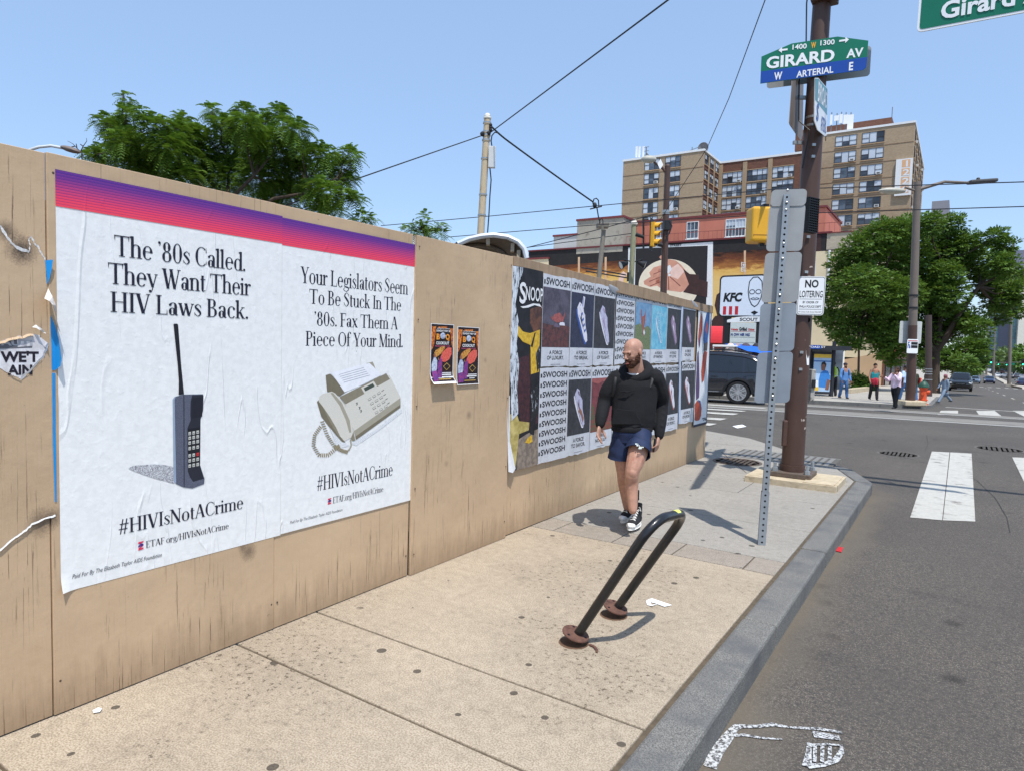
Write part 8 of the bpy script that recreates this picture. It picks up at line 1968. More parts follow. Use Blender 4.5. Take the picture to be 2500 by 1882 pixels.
car('parked_car', 'glossy black blue sport utility car seen from the side beyond the fence end', SUV, pdark, cloc, hd, sc)
CARS = [(2344, 955, 'in', SUV, pblk, 'black sport utility car parked at the left kerb under the trees, nearest in the avenue', 53),
        (2381, 937, 'in', SUV, pblue, 'blue grey car driving up the avenue just behind the black one', 22),
        (2416, 937, 'in', SED, pnavy, 'navy blue saloon driving up the avenue beside the median', 25),
        (2342, 917, 'in', SED, psil, 'pale car parked in the row behind the black sport utility car', 15),
        (2369, 916, 'in', SUV, pnavy, 'dark blue car in the far left lane above the blue grey car', 14),
        (2388, 916, 'in', SED, psil, 'silver saloon coming up the avenue close to the median', 12),
        (2376, 906, 'in', SED, pred, 'red car farthest back in the left lanes', 10),
        (2359, 907, 'in', SED, pwht, 'small white car parked far down the left kerb', 9),
        (2436, 922, 'out', SED, pwht, 'white saloon right of the median, seen from behind', 14),
        (2453, 923, 'out', SED, psil, 'silver saloon parked right of the white one across the median', 13),
        (2466, 924, 'out', SED, pgry, 'grey car parked right of the silver saloon', 13),
        (2482, 924, 'out', SUV, pgry, 'grey van like car in the right hand row before the edge', 14),
        (2495, 926, 'out', SED, psil, 'silver car partly cut by the right edge', 14),
        (2496, 944, 'out', SED, pnavy, 'dark navy car at the right edge with red tail lamp', 30),
        (2413, 909, 'out', SUV, pwht, 'white van far down between the light poles', 8),
        (2424, 911, 'out', SED, pbrn, 'maroon car far down right of the white van', 9),
        (2446, 913, 'out', SED, pbrn, 'maroon car in the right far row behind the white saloon', 10),
        (2400, 905, 'in', SED, pgry, 'tiny grey car at the far end of the avenue', 6),
        (2434, 906, 'out', SED, pblk, 'tiny black car at the far end right of the median', 6)]
for i, (px, py, way, S, mt, lab, wpx) in enumerate(CARS):
    p = onG(px, py); s_ = max(.8, min(1.25, wpx*depth(p)/F_PX/2.0))
    car('car', lab, S, mt, p+Vector((0, 2.2 if way == 'in' else -0., 0)), rad(-90 if way == 'in' else 90), s_, 'cars along the avenue')
# ================================================================== PEOPLE
m_skin_a = M('skin_light', (180, 136, 115), .5, .13, 22., .08, 90., dirt=((164, 104, 86), .42, 9.)); m_skin_b = M('skin_dark', (112, 76, 58), .55, .08, 14.); m_skin_c = M('skin_tan', (176, 126, 100), .55, .08, 14.)
def cloth(name, col, rough=.85, var=.12): return M(name, col, rough, var, 7., .18, 30.)
def grown(name, mb, mat, parent, voxel=.012, smooth=3, noise=None, world=True):
    """fuse the limbs in mb into one continuous skin"""
    o = mb.build(name, mat, parent, world=world)
    r = o.modifiers.new('fuse', 'REMESH'); r.mode = 'VOXEL'; r.voxel_size = voxel
    if smooth: s = o.modifiers.new('relax', 'SMOOTH'); s.factor = .5; s.iterations = smooth
    dg = bpy.context.evaluated_depsgraph_get(); me = bpy.data.meshes.new_from_object(o.evaluated_get(dg))
    if noise:
        amp, frq, seed = noise; n = len(me.vertices); co = np.empty(3*n, np.float32); me.vertices.foreach_get('co', co); nr = np.empty(3*n, np.float32); me.vertices.foreach_get('normal', nr)
        P = co.reshape(-1, 3); N = nr.reshape(-1, 3); rs = np.random.RandomState(seed); d = np.zeros(n)
        for k in range(7): w = rs.normal(0, frq, 3); d += np.sin(P @ w+rs.rand()*6.28)/(1+.25*k)
        P += N*(amp*d/3)[:, None]; me.vertices.foreach_set('co', P.ravel())
    o.modifiers.clear(); old = o.data; o.data = me; bpy.data.meshes.remove(old); me.name = name
    me.polygons.foreach_set('use_smooth', [True]*len(me.polygons)); me.update()
    return o
def limb(mb, pts, r, n=12, flat=None, up=None):
    """tapering tube with rounded ends, resampled smooth"""
    P = [Vector(p) for p in pts]; m = len(P); R = list(r); Fl = list(flat) if flat else None
    q = [P[0]]+P+[P[-1]]; out, ro, fo = [], [], []
    for i in range(m-1):
        for k in range(4 if i < m-2 else 5):
            t = k/4; a, b, c, d = q[i], q[i+1], q[i+2], q[i+3]
            out.append(.5*((2*b)+(c-a)*t+(2*a-5*b+4*c-d)*t*t+(3*b-a-3*c+d)*t**3)); ro.append(R[i]+(R[i+1]-R[i])*t)
            if Fl: fo.append(Fl[i]+(Fl[i+1]-Fl[i])*t)
    mb.tube(out, ro, n, flat=fo if Fl else None, up=up)
    for i in (0, -1):
        rr_ = min(ro[i], fo[i]) if Fl else ro[i]; mb.ball(out[i], rr_, 10, 6)
def hand(mb, wrist, tip_dir, palm_n, s=1., curl=.5, side=1):
    """palm, four unequal fingers bent at the knuckles and a thumb from the side of the palm"""
    w = Vector(wrist); d = Vector(tip_dir).normalized(); n = Vector(palm_n); n = (n-d*n.dot(d)).normalized(); x = d.cross(n)*side
    mb.tube([w-d*.01*s, w+d*.05*s, w+d*.092*s], [.022*s, .040*s, .038*s], 10, flat=[.018*s, .015*s, .012*s], up=n)
    for k, (off, L) in enumerate(((-.029, .068), (-.0095, .078), (.0105, .073), (.029, .058))):
        b = w+d*.088*s+x*off*s; a = curl*(.8+.12*k); pts = [b]; dd = d.copy(); L *= s
        for j in range(3):
            ang = a*(.5, .75, .55)[j]; dd = (dd*math.cos(ang)+n*math.sin(ang)).normalized(); pts.append(pts[-1]+dd*L*(.45, .32, .26)[j])
        mb.tube(pts, [.0098*s, .0092*s, .0085*s, .0068*s], 8); mb.ball(pts[-1], .0068*s, 8, 5)
    b = w+d*.028*s-x*.026*s+n*.004*s; td = (d*.65-x*.62+n*.42).normalized(); t2 = (d*.88-x*.18+n*.48).normalized()
    pts = [b, b+td*.036*s, b+td*.036*s+t2*.030*s, b+td*.036*s+t2*.052*s]; mb.tube(pts, [.014*s, .0115*s, .0105*s, .0078*s], 8); mb.ball(pts[-1], .0078*s, 8, 5)
def head_shape(mb, M4, s=1., ears=True):
    """head facing local +X, built round its centre"""
    def B(c, r): mb.ball(M4 @ Vector([v*s for v in c]), tuple(v*s for v in r), 18, 12, m=M4.to_3x3().to_4x4())
    def T(pts, r): mb.tube([M4 @ Vector([v*s for v in p]) for p in pts], [v*s for v in r], 10)
    B((-.012, 0, .036), (.098, .079, .088)); B((.018, 0, .004), (.080, .070, .095)); B((.032, 0, -.055), (.062, .054, .062)); B((.060, 0, -.088), (.030, .032, .024))
    B((.060, .030, -.018), (.030, .028, .028)); B((.060, -.030, -.018), (.030, .028, .028))
    T([(.084, -.044, .020), (.094, 0, .024), (.084, .044, .020)], [.013, .013, .013]); T([(.092, 0, .016), (.108, 0, -.014), (.116, 0, -.030)], [.010, .013, .017]); B((.104, .013, -.032), (.012, .010, .009)); B((.104, -.013, -.032), (.012, .010, .009))
    T([(.090, -.022, -.062), (.099, 0, -.060), (.090, .022, -.062)], [.007, .009, .007]); T([(.088, -.018, -.072), (.096, 0, -.073), (.088, .018, -.072)], [.007, .009, .007])
    if ears:
        for y in (-1, 1): B((-.008, .080*y, -.006), (.020, .010, .033))
def rotm(fwd, pitch=0., roll=0., loc=(0, 0, 0)):
    f = Vector(fwd); yaw = math.atan2(f.y, f.x)
    return Matrix.Translation(loc) @ Matrix.Rotation(yaw, 4, 'Z') @ Matrix.Rotation(pitch, 4, 'Y') @ Matrix.Rotation(roll, 4, 'X')
def face_bits(t, M4, s, brow, eye=True):
    for y in (-1, 1):
        mb = MB(); mb.ball(M4 @ Vector((.0865*s, .031*y*s, .001*s)), (.009*s, .013*s, .0050*s), 10, 6, m=M4.to_3x3().to_4x4()); mb.build('eye', M('eye_and_socket_shade', (40, 28, 24), .4), t, smooth=True)  # dark ellipsoid is the eye, with eye socket shade put into its colour
        mb = MB(); mb.tube([M4 @ Vector([v*s for v in p]) for p in ((.097, .012*y, .015), (.096, .030*y, .021), (.084, .048*y, .015))], [.005*s, .0062*s, .004*s], 6); mb.build('eyebrow', brow, t, smooth=True)

# ---- the man in the black hooded sweatshirt
D0 = 5.95
def J(px, py, o=0.): return onD(px, py, D0+o)
foot = onZ(1540, 1288, 0.)
man = thing('person', 'bearded bald man in black hoodie and navy shorts walking along the posters', 'person', (foot.x, foot.y, 0))
HC = J(1546, 861, -.06); HM = rotm((-.30, -.95, 0), .30, .04, HC)
neck = J(1556, 918, .04)
shR, shL = J(1498, 927, .03), J(1607, 925, .02)
elR, wrR = J(1474, 982, .03), J(1465, 1036, -.10)
elL, wrL = J(1616, 990, .10), J(1609, 1064, -.02)
hipR, hipL = J(1519, 1070, .03), J(1565, 1068, -.01)
knR, anR = J(1522, 1155, .04), J(1531, 1236, .30)
knL, anL = J(1543, 1153, -.16), J(1545, 1244, -.16)
mb = MB(); head_shape(mb, HM, .97)
limb(mb, [HC+Vector((0, .03, -.04)), neck-ZV*.02], [.062, .072])
limb(mb, [neck-ZV*.09, J(1545, 985, .03), J(1543, 1060, .02)], [.07, .11, .11])
for a, b, c in ((shR, elR, wrR), (shL, elL, wrL)): limb(mb, [a, b, c], [.05, .042, .029])
limb(mb, [hipR, hipR.lerp(knR, .5)+FWD*-.01, knR, knR.lerp(anR, .35)+FWD*.035, anR], [.095, .082, .058, .055, .036])
limb(mb, [hipL, hipL.lerp(knL, .5)+FWD*-.02, knL, knL.lerp(anL, .35)+FWD*.035, anL], [.098, .086, .062, .060, .038])
mb.ball(knL-FWD*.022, (.045, .045, .055), 12, 8); mb.ball(knR-FWD*.02, (.042, .042, .052), 12, 8)
dR = (J(1462, 1058, -.12)-wrR).normalized(); hand(mb, wrR, dR, (LAT*.75-FWD*.45), 1.04, .55, 1)
dL = (J(1605, 1088, -.05)-wrL).normalized(); hand(mb, wrL, dL, (-LAT*.70+FWD*.35), 1.04, 1.0, -1)
grown('body', mb, m_skin_a, man, .0052, 3)
m_beard = M('beard_brown', (72, 44, 30), .9, .35, 60., .5, 160.)
mb = MB()
def hb(c, r): mb.ball(HM @ Vector([v*.97 for v in c]), tuple(v*.97 for v in r), 16, 10, m=HM.to_3x3().to_4x4())
hb((.040, 0, -.078), (.066, .058, .046)); hb((.060, 0, -.100), (.048, .044, .034)); hb((.018, .052, -.050), (.036, .020, .050)); hb((.018, -.052, -.050), (.036, .020, .050)); hb((.085, .020, -.052), (.022, .020, .010)); hb((.085, -.020, -.052), (.022, .020, .010)); hb((.092, 0, -.050), (.016, .014, .008)); hb((.006, .064, -.015), (.016, .012, .036)); hb((.006, -.064, -.015), (.016, .012, .036))
grown('beard', mb, m_beard, man, .0052, 2, (.0035, 150, 5))
face_bits(man, HM, .97, m_beard)
mb = MB(); mb.tube([HM @ Vector((.103, -.020, -.070)), HM @ Vector((.111, 0, -.070)), HM @ Vector((.103, .020, -.070))], [.005, .007, .005], 6); mb.build('mouth', M('lip', (150, 92, 84), .5), man, smooth=True)
m_hood = M('hoodie_black', (22, 22, 25), .92, .25, 5., .5, 14.)
mb = MB(); ctop = J(1552, 925, .04)
limb(mb, [ctop+ZV*.00, J(1551, 945, .03), J(1549, 985, .02), J(1545, 1020, .01), J(1543, 1046, .01)], [.125, .202, .198, .194, .184], 20, flat=[.095, .125, .130, .132, .122], up=-FWD)
limb(mb, [shR+LAT*.03+ZV*.005, shR.lerp(elR, .5)-LAT*.005, elR+LAT*.004, elR.lerp(wrR, .6), wrR+(elR-wrR)*.02], [.084, .074, .062, .056, .042])
limb(mb, [shL-LAT*.03+ZV*.005, shL.lerp(elL, .5)+LAT*.005, elL-LAT*.004, elL.lerp(wrL, .6), wrL+(elL-wrL)*.02], [.084, .074, .062, .056, .042])
rs = random.Random(3)
for a, b, r in ((elR, wrR, .066), (elL, wrL, .066)):
    for k in range(4): u = .05+.2*k; p = a.lerp(b, u); d = (b-a).normalized(); q = d.orthogonal().normalized(); mb.tube([p+q*r*.7+d*.01, p-FWD*r*.86, p-q*r*.7-d*.012], [.012, .016, .011], 6)
for y, x in ((948, 1512), (1024, 1506), (1034, 1530)): mb.tube([J(x, y+6, -.085), J(x+18, y+9, -.118), J(x+40, y+3, -.112)], [.005, .009, .004], 6)
grown('hoodie', mb, m_hood, man, .0075, 4, (.0022, 30, 4))
mb = MB()
ring = [ctop+LAT*(.108*math.cos(a))+FWD*(.100*math.sin(a)+.02)+ZV*(.054+.050*math.sin(a)+.022*math.cos(a)) for a in np.linspace(-math.pi*.55, math.pi*1.55, 26)]
limb(mb, ring, [.042+.026*max(0, math.sin(a))+.010*max(0, math.cos(a)) for a in np.linspace(-math.pi*.55, math.pi*1.55, 26)], 10)
limb(mb, [ctop+FWD*.14+ZV*.05, ctop+FWD*.17-ZV*.02, ctop+FWD*.16-ZV*.12], [.09, .10, .06], 12, flat=[.06, .07, .04], up=FWD)
grown('hood', mb, m_hood, man, .007, 3, (.003, 30, 8))
mb = MB(); ring = [ctop+LAT*(.085*math.cos(a))+FWD*(.08*math.sin(a)+.0)+ZV*.035 for a in np.linspace(0, 2*math.pi, 20)]; mb.tube(ring, .016, 8); mb.build('shirt_collar', M('shirt_white', (232, 232, 230), .8), man, smooth=True)
mb = MB(); pk_ = [(1492, 1035), (1500, 1002), (1508, 998), (1551, 1002), (1556, 1014), (1564, 1024), (1566, 1036)]
mb.add([J(x, y, -.138+.00045*abs(x-1530)) for x, y in pk_]+[J(x, y, -.123+.00045*abs(x-1530)) for x, y in pk_], [tuple(range(7)), tuple(range(13, 6, -1))]+[(i, i+7, (i+1) % 7+7, (i+1) % 7) for i in range(7)]); mb.build('front_pocket', m_hood, man, bevel=.004)
for c, w in ((J(1543, 1046, .005), .168),):
    mb = MB(); ring = [c+LAT*(w*math.cos(a))+FWD*(.115*math.sin(a)) for a in np.linspace(0, 2*math.pi, 32)]; mb.tube(ring, .017, 8, flat=.026, up=ZV); mb.build('waistband', m_hood, man, smooth=True)
for wv, ev in ((wrR, elR), (wrL, elL)):
    mb = MB(); d = (ev-wv).normalized(); mb.tube([wv+d*.0, wv+d*.055], [.040, .046], 14); mb.build('cuff', m_hood, man, smooth=True)
m_strapb = M('strap_black', (18, 18, 20), .6)
for pts in (((1508, 906, .02), (1503, 922, -.045), (1500, 944, -.066), (1495, 968, -.03)), ((1598, 908, .02), (1593, 924, -.050), (1588, 946, -.072), (1590, 970, -.03))):
    mb = MB(); mb.tube([J(p[0], p[1], p[2]) for p in pts], .004, 8, flat=.014, up=LAT); o = mb.build('backpack_strap', m_strapb, man, smooth=True)
mb = MB(); mb.obox(J(1550, 985, .24), LAT*.15, FWD*.07, ZV*.20); mb.build('backpack', m_strapb, man, bevel=.05, seg=4)
m_short = M('shorts_navy', (30, 44, 76), .75, .14, 6., .35, 18.)
def cloth_tube(mb, pts, r, fl, folds, seed, n=40):
    """hanging cloth: open tube with soft vertical folds and a turned hem"""
    P = [Vector(p) for p in pts]; rs = random.Random(seed); ph = [rs.uniform(0, 6.28) for _ in range(4)]; m = 14; vs = []
    for i in range(m+2):
        u = min(i, m)/m; k = u*(len(P)-1); a = min(int(k), len(P)-2); w = k-a; c = P[a].lerp(P[a+1], w); ra = r[a]+(r[a+1]-r[a])*w; fa = fl[a]+(fl[a+1]-fl[a])*w
        t = (P[a+1]-P[a]).normalized(); x = (LAT-t*LAT.dot(t)).normalized(); y = t.cross(x)
        if i > m: ra -= .012; fa -= .012; c = c-t*.004
        for q in range(n):
            g = 2*math.pi*q/n; d = folds*u*(math.sin(3*g+ph[0]+u)+.7*math.sin(5*g+ph[1]-2*u)+.4*math.sin(9*g+ph[2]+3*u))+folds*.5*math.sin(14*u+ph[3]+2*g); vs.append(c+x*(ra+d)*math.cos(g)+y*(fa+d)*math.sin(g))
    mb.add(vs, [(i*n+q, i*n+(q+1) % n, (i+1)*n+(q+1) % n, (i+1)*n+q) for i in range(m+1) for q in range(n)])
hemR, hemL = J(1515, 1119, .05), J(1556, 1106, -.11)
mb = MB(); cloth_tube(mb, [J(1543, 1040, .01), J(1543, 1062, .01), J(1541, 1084, .0)], [.168, .174, .150], [.118, .128, .10], .002, 1)
cloth_tube(mb, [hipR+ZV*.05-LAT*.0, hipR.lerp(hemR, .5), hemR], [.085, .108, .112], [.10, .125, .125], .0045, 2); cloth_tube(mb, [hipL+ZV*.05+LAT*.0, hipL.lerp(hemL, .5), hemL], [.085, .110, .116], [.11, .13, .130], .0045, 5)
mb.build('shorts', m_short, man, smooth=True, angle=70)
mb = MB(); rows = [(1557, 1076, 9), (1562, 1079, 16), (1561, 1083, 20), (1564, 1087, 20), (1566, 1091, 12), (1563, 1094, 8)]
mb2 = MB()
for x, y, w in rows:
    n = 4; seg = w/n
    for k in range(n): xx = x-w/2+seg*k; f_ = lambda yy: -.174-.0030*(yy-1076); mb2.poly([J(xx, y-1.6, f_(y-1.6)), J(xx+seg*.75, y-1.3, f_(y-1.3)), J(xx+seg*.75, y+1.4, f_(y+1.4)), J(xx, y+1.2, f_(y+1.2))])
mb2.build('thigh_print', M('print_pale', (206, 216, 210), .7), man)
m_sock = M('sock_black', (24, 24, 26), .9); m_canv = M('canvas_black', (36, 36, 40), .85, .2, 30.); m_rub = M('rubber_white', (232, 230, 224), .6, .05)
def shoe_hi(ankle, toe, heel, idx):
    a, t_, h = Vector(ankle), Vector(toe), Vector(heel); d = (t_-h).normalized(); up = (ZV-d*d.z).normalized(); sd = d.cross(up)
    mb = MB(); mb.tube([a+ZV*.10, a+ZV*.01], [.044, .046], 12); mb.build('sock', m_sock, man, smooth=True)
    mb = MB(); limb(mb, [h+d*.035+up*.05, h.lerp(t_, .5)+up*.042, t_-d*.045+up*.032], [.040, .046, .044], 12, flat=[.048, .044, .028], up=up); limb(mb, [a+ZV*.05, h.lerp(t_, .28)+up*.06], [.047, .046]); s_ = grown('shoe', mb, m_canv, man, .006, 2)
    mb = MB(); L = (t_-h).length; vs = []; N = 22
    for k in range(N):
        an = 2*math.pi*k/N; ex = math.cos(an); w = .047 if ex > -.2 else .042; p = h.lerp(t_, .5)+d*(L*.52*ex)+sd*(w*math.sin(an)); vs += [p-up*.004, p+up*.026]
    mb.add(vs, [(2*k, (2*k+2) % (2*N), (2*k+3) % (2*N), 2*k+1) for k in range(N)]+[tuple(range(0, 2*N, 2)), tuple(range(1, 2*N, 2))[::-1]]); mb.build('sole', m_rub, s_, bevel=.004)
    mb = MB(); mb.ball(t_-d*.035+up*.026, (.044, .044, .026), 14, 8); mb.build('toe_cap', m_rub, s_, smooth=True)
    mb = MB()
    for k in range(6):
        u = .70-.085*k; c = h.lerp(t_, u)+up*(.070+.016*k); mb.tube([c-sd*.026-up*.006, c+up*.006, c+sd*.026-up*.006], .0042, 6); mb.tube([c-sd*.024, c+d*-.02+up*.012, c+sd*.022+d*-.03+up*.012], .0035, 5)
    c = h.lerp(t_, .30)+up*.155
    for s in (-1, 1): mb.tube([c, c+sd*s*.03+up*.012-d*-.01, c+sd*s*.048-up*.02+d*.02, c+sd*s*.02-up*.01+d*.015], .0035, 5)
    mb.build('laces', m_rub, s_, smooth=True)
toeL = onZ(1537, 1292, .03); heelL = toeL+(Vector((-.02, .262, .012))); shoe_hi(heelL+Vector((0, -.055, .085)), toeL, heelL, 0)
toeR = onZ(1518, 1274, .03); heelR = toeR+Vector((.045, .235, .09)); shoe_hi(heelR+Vector((-.01, -.045, .085)), toeR, heelR, 1)
mb = MB(); q = wrL+dL*.085; mb.obox(q-LAT*.028-FWD*.0, dL*.06, LAT*.005, FWD*.033); tag(mb.build('mobile_phone', m_blk, bevel=.004), 'black mobile phone held in the left hand of the man in shorts', 'phone')

# ---- people at the far corner
def person(label, px, top, py, heading, skin, topc, legc, hair, stride=.28, arms=(.25, -.25), bend=(.25, .25), sleeve=1., legl=1., lean=0., girth=1., hairlen=0., shoe=(40, 40, 42), extra=None, up=.13, headc=None, tank=False, D=None):
    g = onG(px, py, up) if D is None else onD(px, py, D)
    H = (py-top)*depth(g)/F_PX; s = H/1.76
    t = thing('person', label, 'person', g, heading); f = Vector((1, 0, 0)); S = Vector((0, 1, 0))
    def V(x, y, z): return Vector((x*s, y*s, z*s))
    hips = V(lean*-.0, 0, .93); sh = V(lean*.45, 0, 1.42); hd = V(lean*.6+.015, 0, 1.635)
    body = MB(); topm = MB(); leg = MB(); M4 = Matrix.Translation(hd) @ Matrix.Rotation(.18, 4, 'Y')
    head_shape(body, M4, s*.98); limb(body, [hd-V(.02, 0, .06), sh+V(0, 0, .05)], [.055*s, .06*s], 8); limb(body, [sh, hips], [.13*s, .12*s], 10)
    feet = []
    for i, sg in enumerate((-1, 1)):
        a = stride*sg*(1 if i else 1); k = V(.45*math.sin(a), sg*.10, .93-.43*math.cos(a)); b = bend[i]*.5 if sg < 0 else bend[i]*.15
        an = k+V(.43*math.sin(a-b), 0, -.42*math.cos(a-b)); an.z = max(an.z, .07*s)
        hp = V(0, sg*.095, .92)
        limb(body, [hp, hp.lerp(k, .5), k, k.lerp(an, .4)-V(.02, 0, 0), an], [.085*s*girth, .078*s*girth, .055*s, .052*s, .036*s], 8)
        e = k.lerp(an, (legl-.5)*2-.06) if legl > .5 else hp.lerp(k, legl*2)
        pts = [hp, hp.lerp(k, .5), k]+([k.lerp(an, .5), e] if legl > .6 else []); pts = pts if legl > .6 else [hp, hp.lerp(k, .5), e]
        limb(leg, pts, ([.105, .098, .078, .072, .066] if legl > .6 else [.11, .12, .115])[:len(pts)] and [v*s*girth for v in ([.105, .098, .078, .072, .066] if legl > .6 else [.11, .12, .115])], 8)
        m2 = MB(); limb(m2, [an+V(-.045, 0, -.03), an+V(.06, 0, -.038), an+V(.145, 0, -.05)], [.04*s, .042*s, .036*s], 8, flat=[.045*s, .038*s, .025*s], up=ZV); feet.append(m2)
        aa = arms[i]; el = sh+V(.28*math.sin(aa), sg*.235*girth, -.29*math.cos(aa)); so_ = sh+V(0, sg*.17*girth, -.01); fb = (.25 if not isinstance(aa, tuple) else 0)
        ba = extra.get('bend', (.3, .3))[i] if extra else .3
        wr_ = el+V(.26*math.sin(aa+ba), -sg*.05*(1 if ba > 1 else .2), -.26*math.cos(aa+ba))
        limb(body, [so_, el, wr_], [.047*s*girth, .04*s, .03*s], 8); hand(body, wr_, (wr_-el).normalized(), V(.3, -sg, 0), s*1.05, .6, sg)
        if not tank:
            se = el if sleeve == .5 else wr_.lerp(el, .05); pts = [so_-V(0, sg*.03, 0), so_.lerp(el, .5), el.lerp(so_, .25)] if sleeve == .5 else [so_-V(0, sg*.03, 0), so_.lerp(el, .5), el, el.lerp(se, .6), se]
            limb(topm, pts, [v*s*girth for v in ([.078, .07, .072] if sleeve == .5 else [.078, .07, .06, .055, .045])], 8)
    limb(topm, [sh+V(0, 0, .0 if not tank else -.08), sh.lerp(hips, .35), sh.lerp(hips, .75), hips-V(0, 0, .04)], [v*s*girth for v in (.16 if not tank else .13, .195, .18, .185)], 14, flat=[v*s*girth for v in (.09, .125, .125, .13)], up=f)
    if tank:
        for sg in (-1, 1): limb(topm, [sh+V(.09, sg*.08, -.1), sh+V(0, sg*.09, .035), sh+V(-.09, sg*.08, -.1)], [.022*s]*3, 6)
    limb(leg, [hips+V(0, 0, .06), hips-V(0, 0, .06)], [.165*s*girth, .165*s*girth], 12, flat=[.12*s*girth, .125*s*girth], up=f)
    vx = .012*max(1, s)
    grown('body', body, skin, t, vx*.8, 2, world=False); grown('top', topm, topc, t, vx, 2, (.006, 18, 3), world=False); grown('trousers', leg, legc, t, vx, 2, (.005, 18, 4), world=False)
    for m2 in feet: grown('shoe', m2, M('shoe_%d_%d' % shoe[:2], shoe, .7), t, vx*.8, 1, world=False)
    hm = MB(); hm.ball(M4 @ V(-.018, 0, .050), (.102*s, .086*s, .082*s), 16, 10)
    if hairlen: hm.ball(M4 @ V(-.05, 0, -.04), (.07*s, .082*s, (.10+hairlen)*s), 14, 10)
    grown('hair', hm, hair, t, vx*.7, 2, (.005, 90, 6), world=False)
    return t, s, V, sh, hips, hd
hr_b = M('hair_black', (28, 24, 24), .8, .3, 30.); hr_br = M('hair_brown', (62, 42, 32), .8, .3, 30.)
toC = math.atan2(-FWD.y, -FWD.x)
def add(t, name, mb, mat, **kw): return mb.build(name, mat, t, world=False, **kw)
t, s, V, sh, hips, hd = person('man in yellow green safety vest seen from behind by the bus shelter', 2032, 884.5, 967, toC+math.pi-.15, m_skin_b, cloth('jacket_black', (32, 32, 36)), cloth('trousers_black', (30, 30, 34)), hr_b, stride=.12, girth=1.12, extra={'bend': (.9, .6)}, arms=(.3, .2))
mb = MB(); limb(mb, [sh+V(0, 0, .02), sh.lerp(hips, .4), hips+V(0, 0, .10)], [.17*s*1.16, .20*s*1.16, .195*s*1.16], 16, flat=[.11*s*1.16, .135*s*1.16, .14*s*1.16], up=Vector((1, 0, 0))); grown('safety_vest', mb, M('vest_lime', (176, 214, 40), .6, .06), t, .013, 2, world=False)
mb = MB()
for y in (-.10, .10): mb.obox(sh.lerp(hips, .42)+V(-.168, y, 0), V(.004, 0, 0), V(0, .02, 0), V(0, 0, .20))
mb.obox(sh.lerp(hips, .72)+V(-.170, 0, 0), V(.004, 0, 0), V(0, .17, 0), V(0, 0, .02)); add(t, 'reflective_strip', mb, M('vest_silver', (206, 214, 196), .4))
t, s, V, sh, hips, hd = person('man in blue long sleeved shirt, jeans and dark cap walking from the bus shelter', 2059, 886, 973, toC+.1, m_skin_c, cloth('shirt_blue', (88, 132, 186)), cloth('jeans', (70, 104, 148)), hr_b, stride=.16, girth=1.05, arms=(.15, .1))
mb = MB(); mb.ball(hd+V(-.01, 0, .06), (.108*s, .092*s, .075*s), 14, 8); mb.ball(hd+V(.10, 0, .055), (.075*s, .07*s, .014*s), 12, 6); grown('cap', mb, M('cap_dark', (38, 34, 44), .8), t, .010, 1, world=False)
for y in (-.14, .14): mb = MB(); mb.tube([sh+V(-.05, y, .03), sh+V(.10, y, -.05), sh+V(.13, y, -.28)], .018*s, 6); add(t, 'backpack_strap', mb, m_strapb, smooth=True)
mb = MB(); limb(mb, [hd+V(.05, 0, -.08), hd+V(.07, 0, -.12)], [.05*s, .04*s], 8); grown('beard', mb, hr_br, t, .010, 1, world=False)
t, s, V, sh, hips, hd = person('man in teal tank top looking down at a phone, red jacket round his waist', 2132, 887.5, 977, toC-.15, m_skin_c, cloth('tank_teal', (30, 132, 138)), cloth('trousers_charcoal', (34, 32, 36)), hr_br, stride=.2, girth=1.05, tank=True, arms=(.1, .25), extra={'bend': (.3, 1.5)})
mb = MB(); limb(mb, [hips+V(0, 0, .10), hips-V(0, 0, .10)], [.20*s, .195*s], 14, flat=[.145*s, .15*s], up=Vector((1, 0, 0))); limb(mb, [hips+V(.14, .05, .05), hips+V(.17, .08, -.16)], [.05*s, .06*s], 8); grown('tied_jacket', mb, M('jacket_red', (176, 44, 62), .8, .15, 6.), t, .012, 2, (.006, 25, 3), world=False)
t, s, V, sh, hips, hd = person('woman in pale pink hoodie and black leggings standing by the kerb', 2184, 896, 997, toC-1.25, m_skin_b, cloth('hoodie_pink', (232, 204, 216)), cloth('leggings_black', (24, 24, 28)), hr_br, stride=.14, girth=1.2, hairlen=.04, arms=(.55, .75), extra={'bend': (1.5, 1.7)})
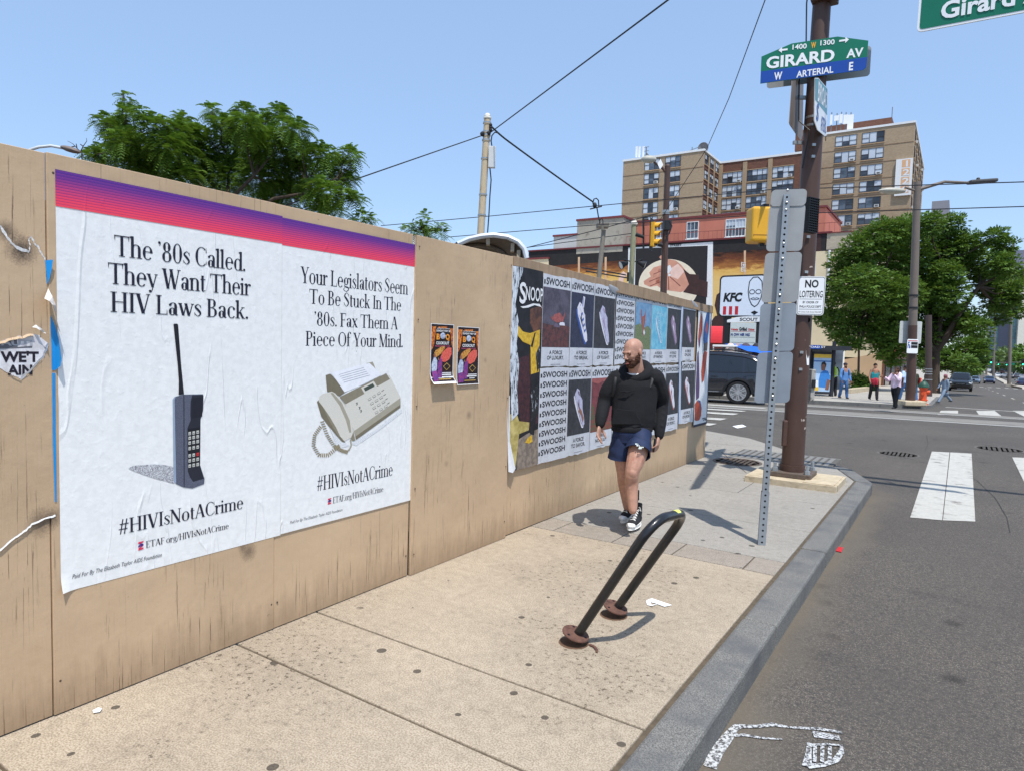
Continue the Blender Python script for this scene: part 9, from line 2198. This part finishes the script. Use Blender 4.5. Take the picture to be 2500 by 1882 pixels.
mb = MB(); mb.ball(sh+V(-.11, 0, .05), (.10*s, .13*s, .08*s), 14, 8); grown('hood', mb, cloth('hoodie_pink', 0), t, .012, 2, world=False)
mb = MB(); mb.ball(sh.lerp(hips, .45)+V(-.24, -.05, 0), (.11*s, .15*s, .19*s), 14, 8); grown('backpack', mb, m_strapb, t, .014, 2, world=False)
t, s, V, sh, hips, hd = person('person in light blue shirt and jeans mostly hidden behind the woman in pink', 2206, 893, 978, toC+math.pi+.5, m_skin_b, cloth('shirt_pale_blue', (176, 200, 232)), cloth('jeans', 0), hr_b, stride=.2, girth=1.15, sleeve=.5)
t, s, V, sh, hips, hd = person('person in long dark green coat with a red bag half hidden by the tall pole', 2227, 900, 983, toC+math.pi, m_skin_b, cloth('coat_green', (58, 62, 48)), cloth('jeans', 0), hr_b, stride=.15, girth=1.15)
mb = MB(); limb(mb, [sh+V(0, 0, 0), hips, hips-V(0, 0, .38)], [.19*s, .21*s, .22*s], 14, flat=[.13*s, .15*s, .17*s], up=Vector((1, 0, 0))); grown('coat_skirt', mb, cloth('coat_green', 0), t, .014, 2, world=False)
mb = MB(); mb.obox(hips+V(.02, -.33, .12), V(.10, 0, 0), V(0, .05, 0), V(0, 0, .24)); add(t, 'bag', mb, M('bag_red', (206, 56, 48), .6), bevel=.03)
t, s, V, sh, hips, hd = person('person in grey denim outfit and pink headscarf striding across the road', 2304, 914, 988, toC-1.45, m_skin_b, cloth('denim_grey', (118, 134, 150)), cloth('denim_pale', (130, 146, 162)), M('scarf_pink', (150, 92, 104), .8), stride=.52, girth=1.0, hairlen=.06, bend=(.5, .3), arms=(.35, -.1), up=0.)
mb = MB(); limb(mb, [sh, hips, hips-V(0.02, 0, .28)], [.17*s, .19*s, .22*s], 14, flat=[.12*s, .14*s, .2*s], up=Vector((1, 0, 0))); grown('long_shirt', mb, cloth('denim_grey', 0), t, .014, 2, world=False)
t, s, V, sh, hips, hd = person('dim figure in dark clothes standing under the big tree beside the dark pole', 2259, 905, 962, toC+.4, m_skin_b, cloth('coat_dark', (46, 44, 46)), cloth('trousers_black', 0), hr_b, stride=.1)
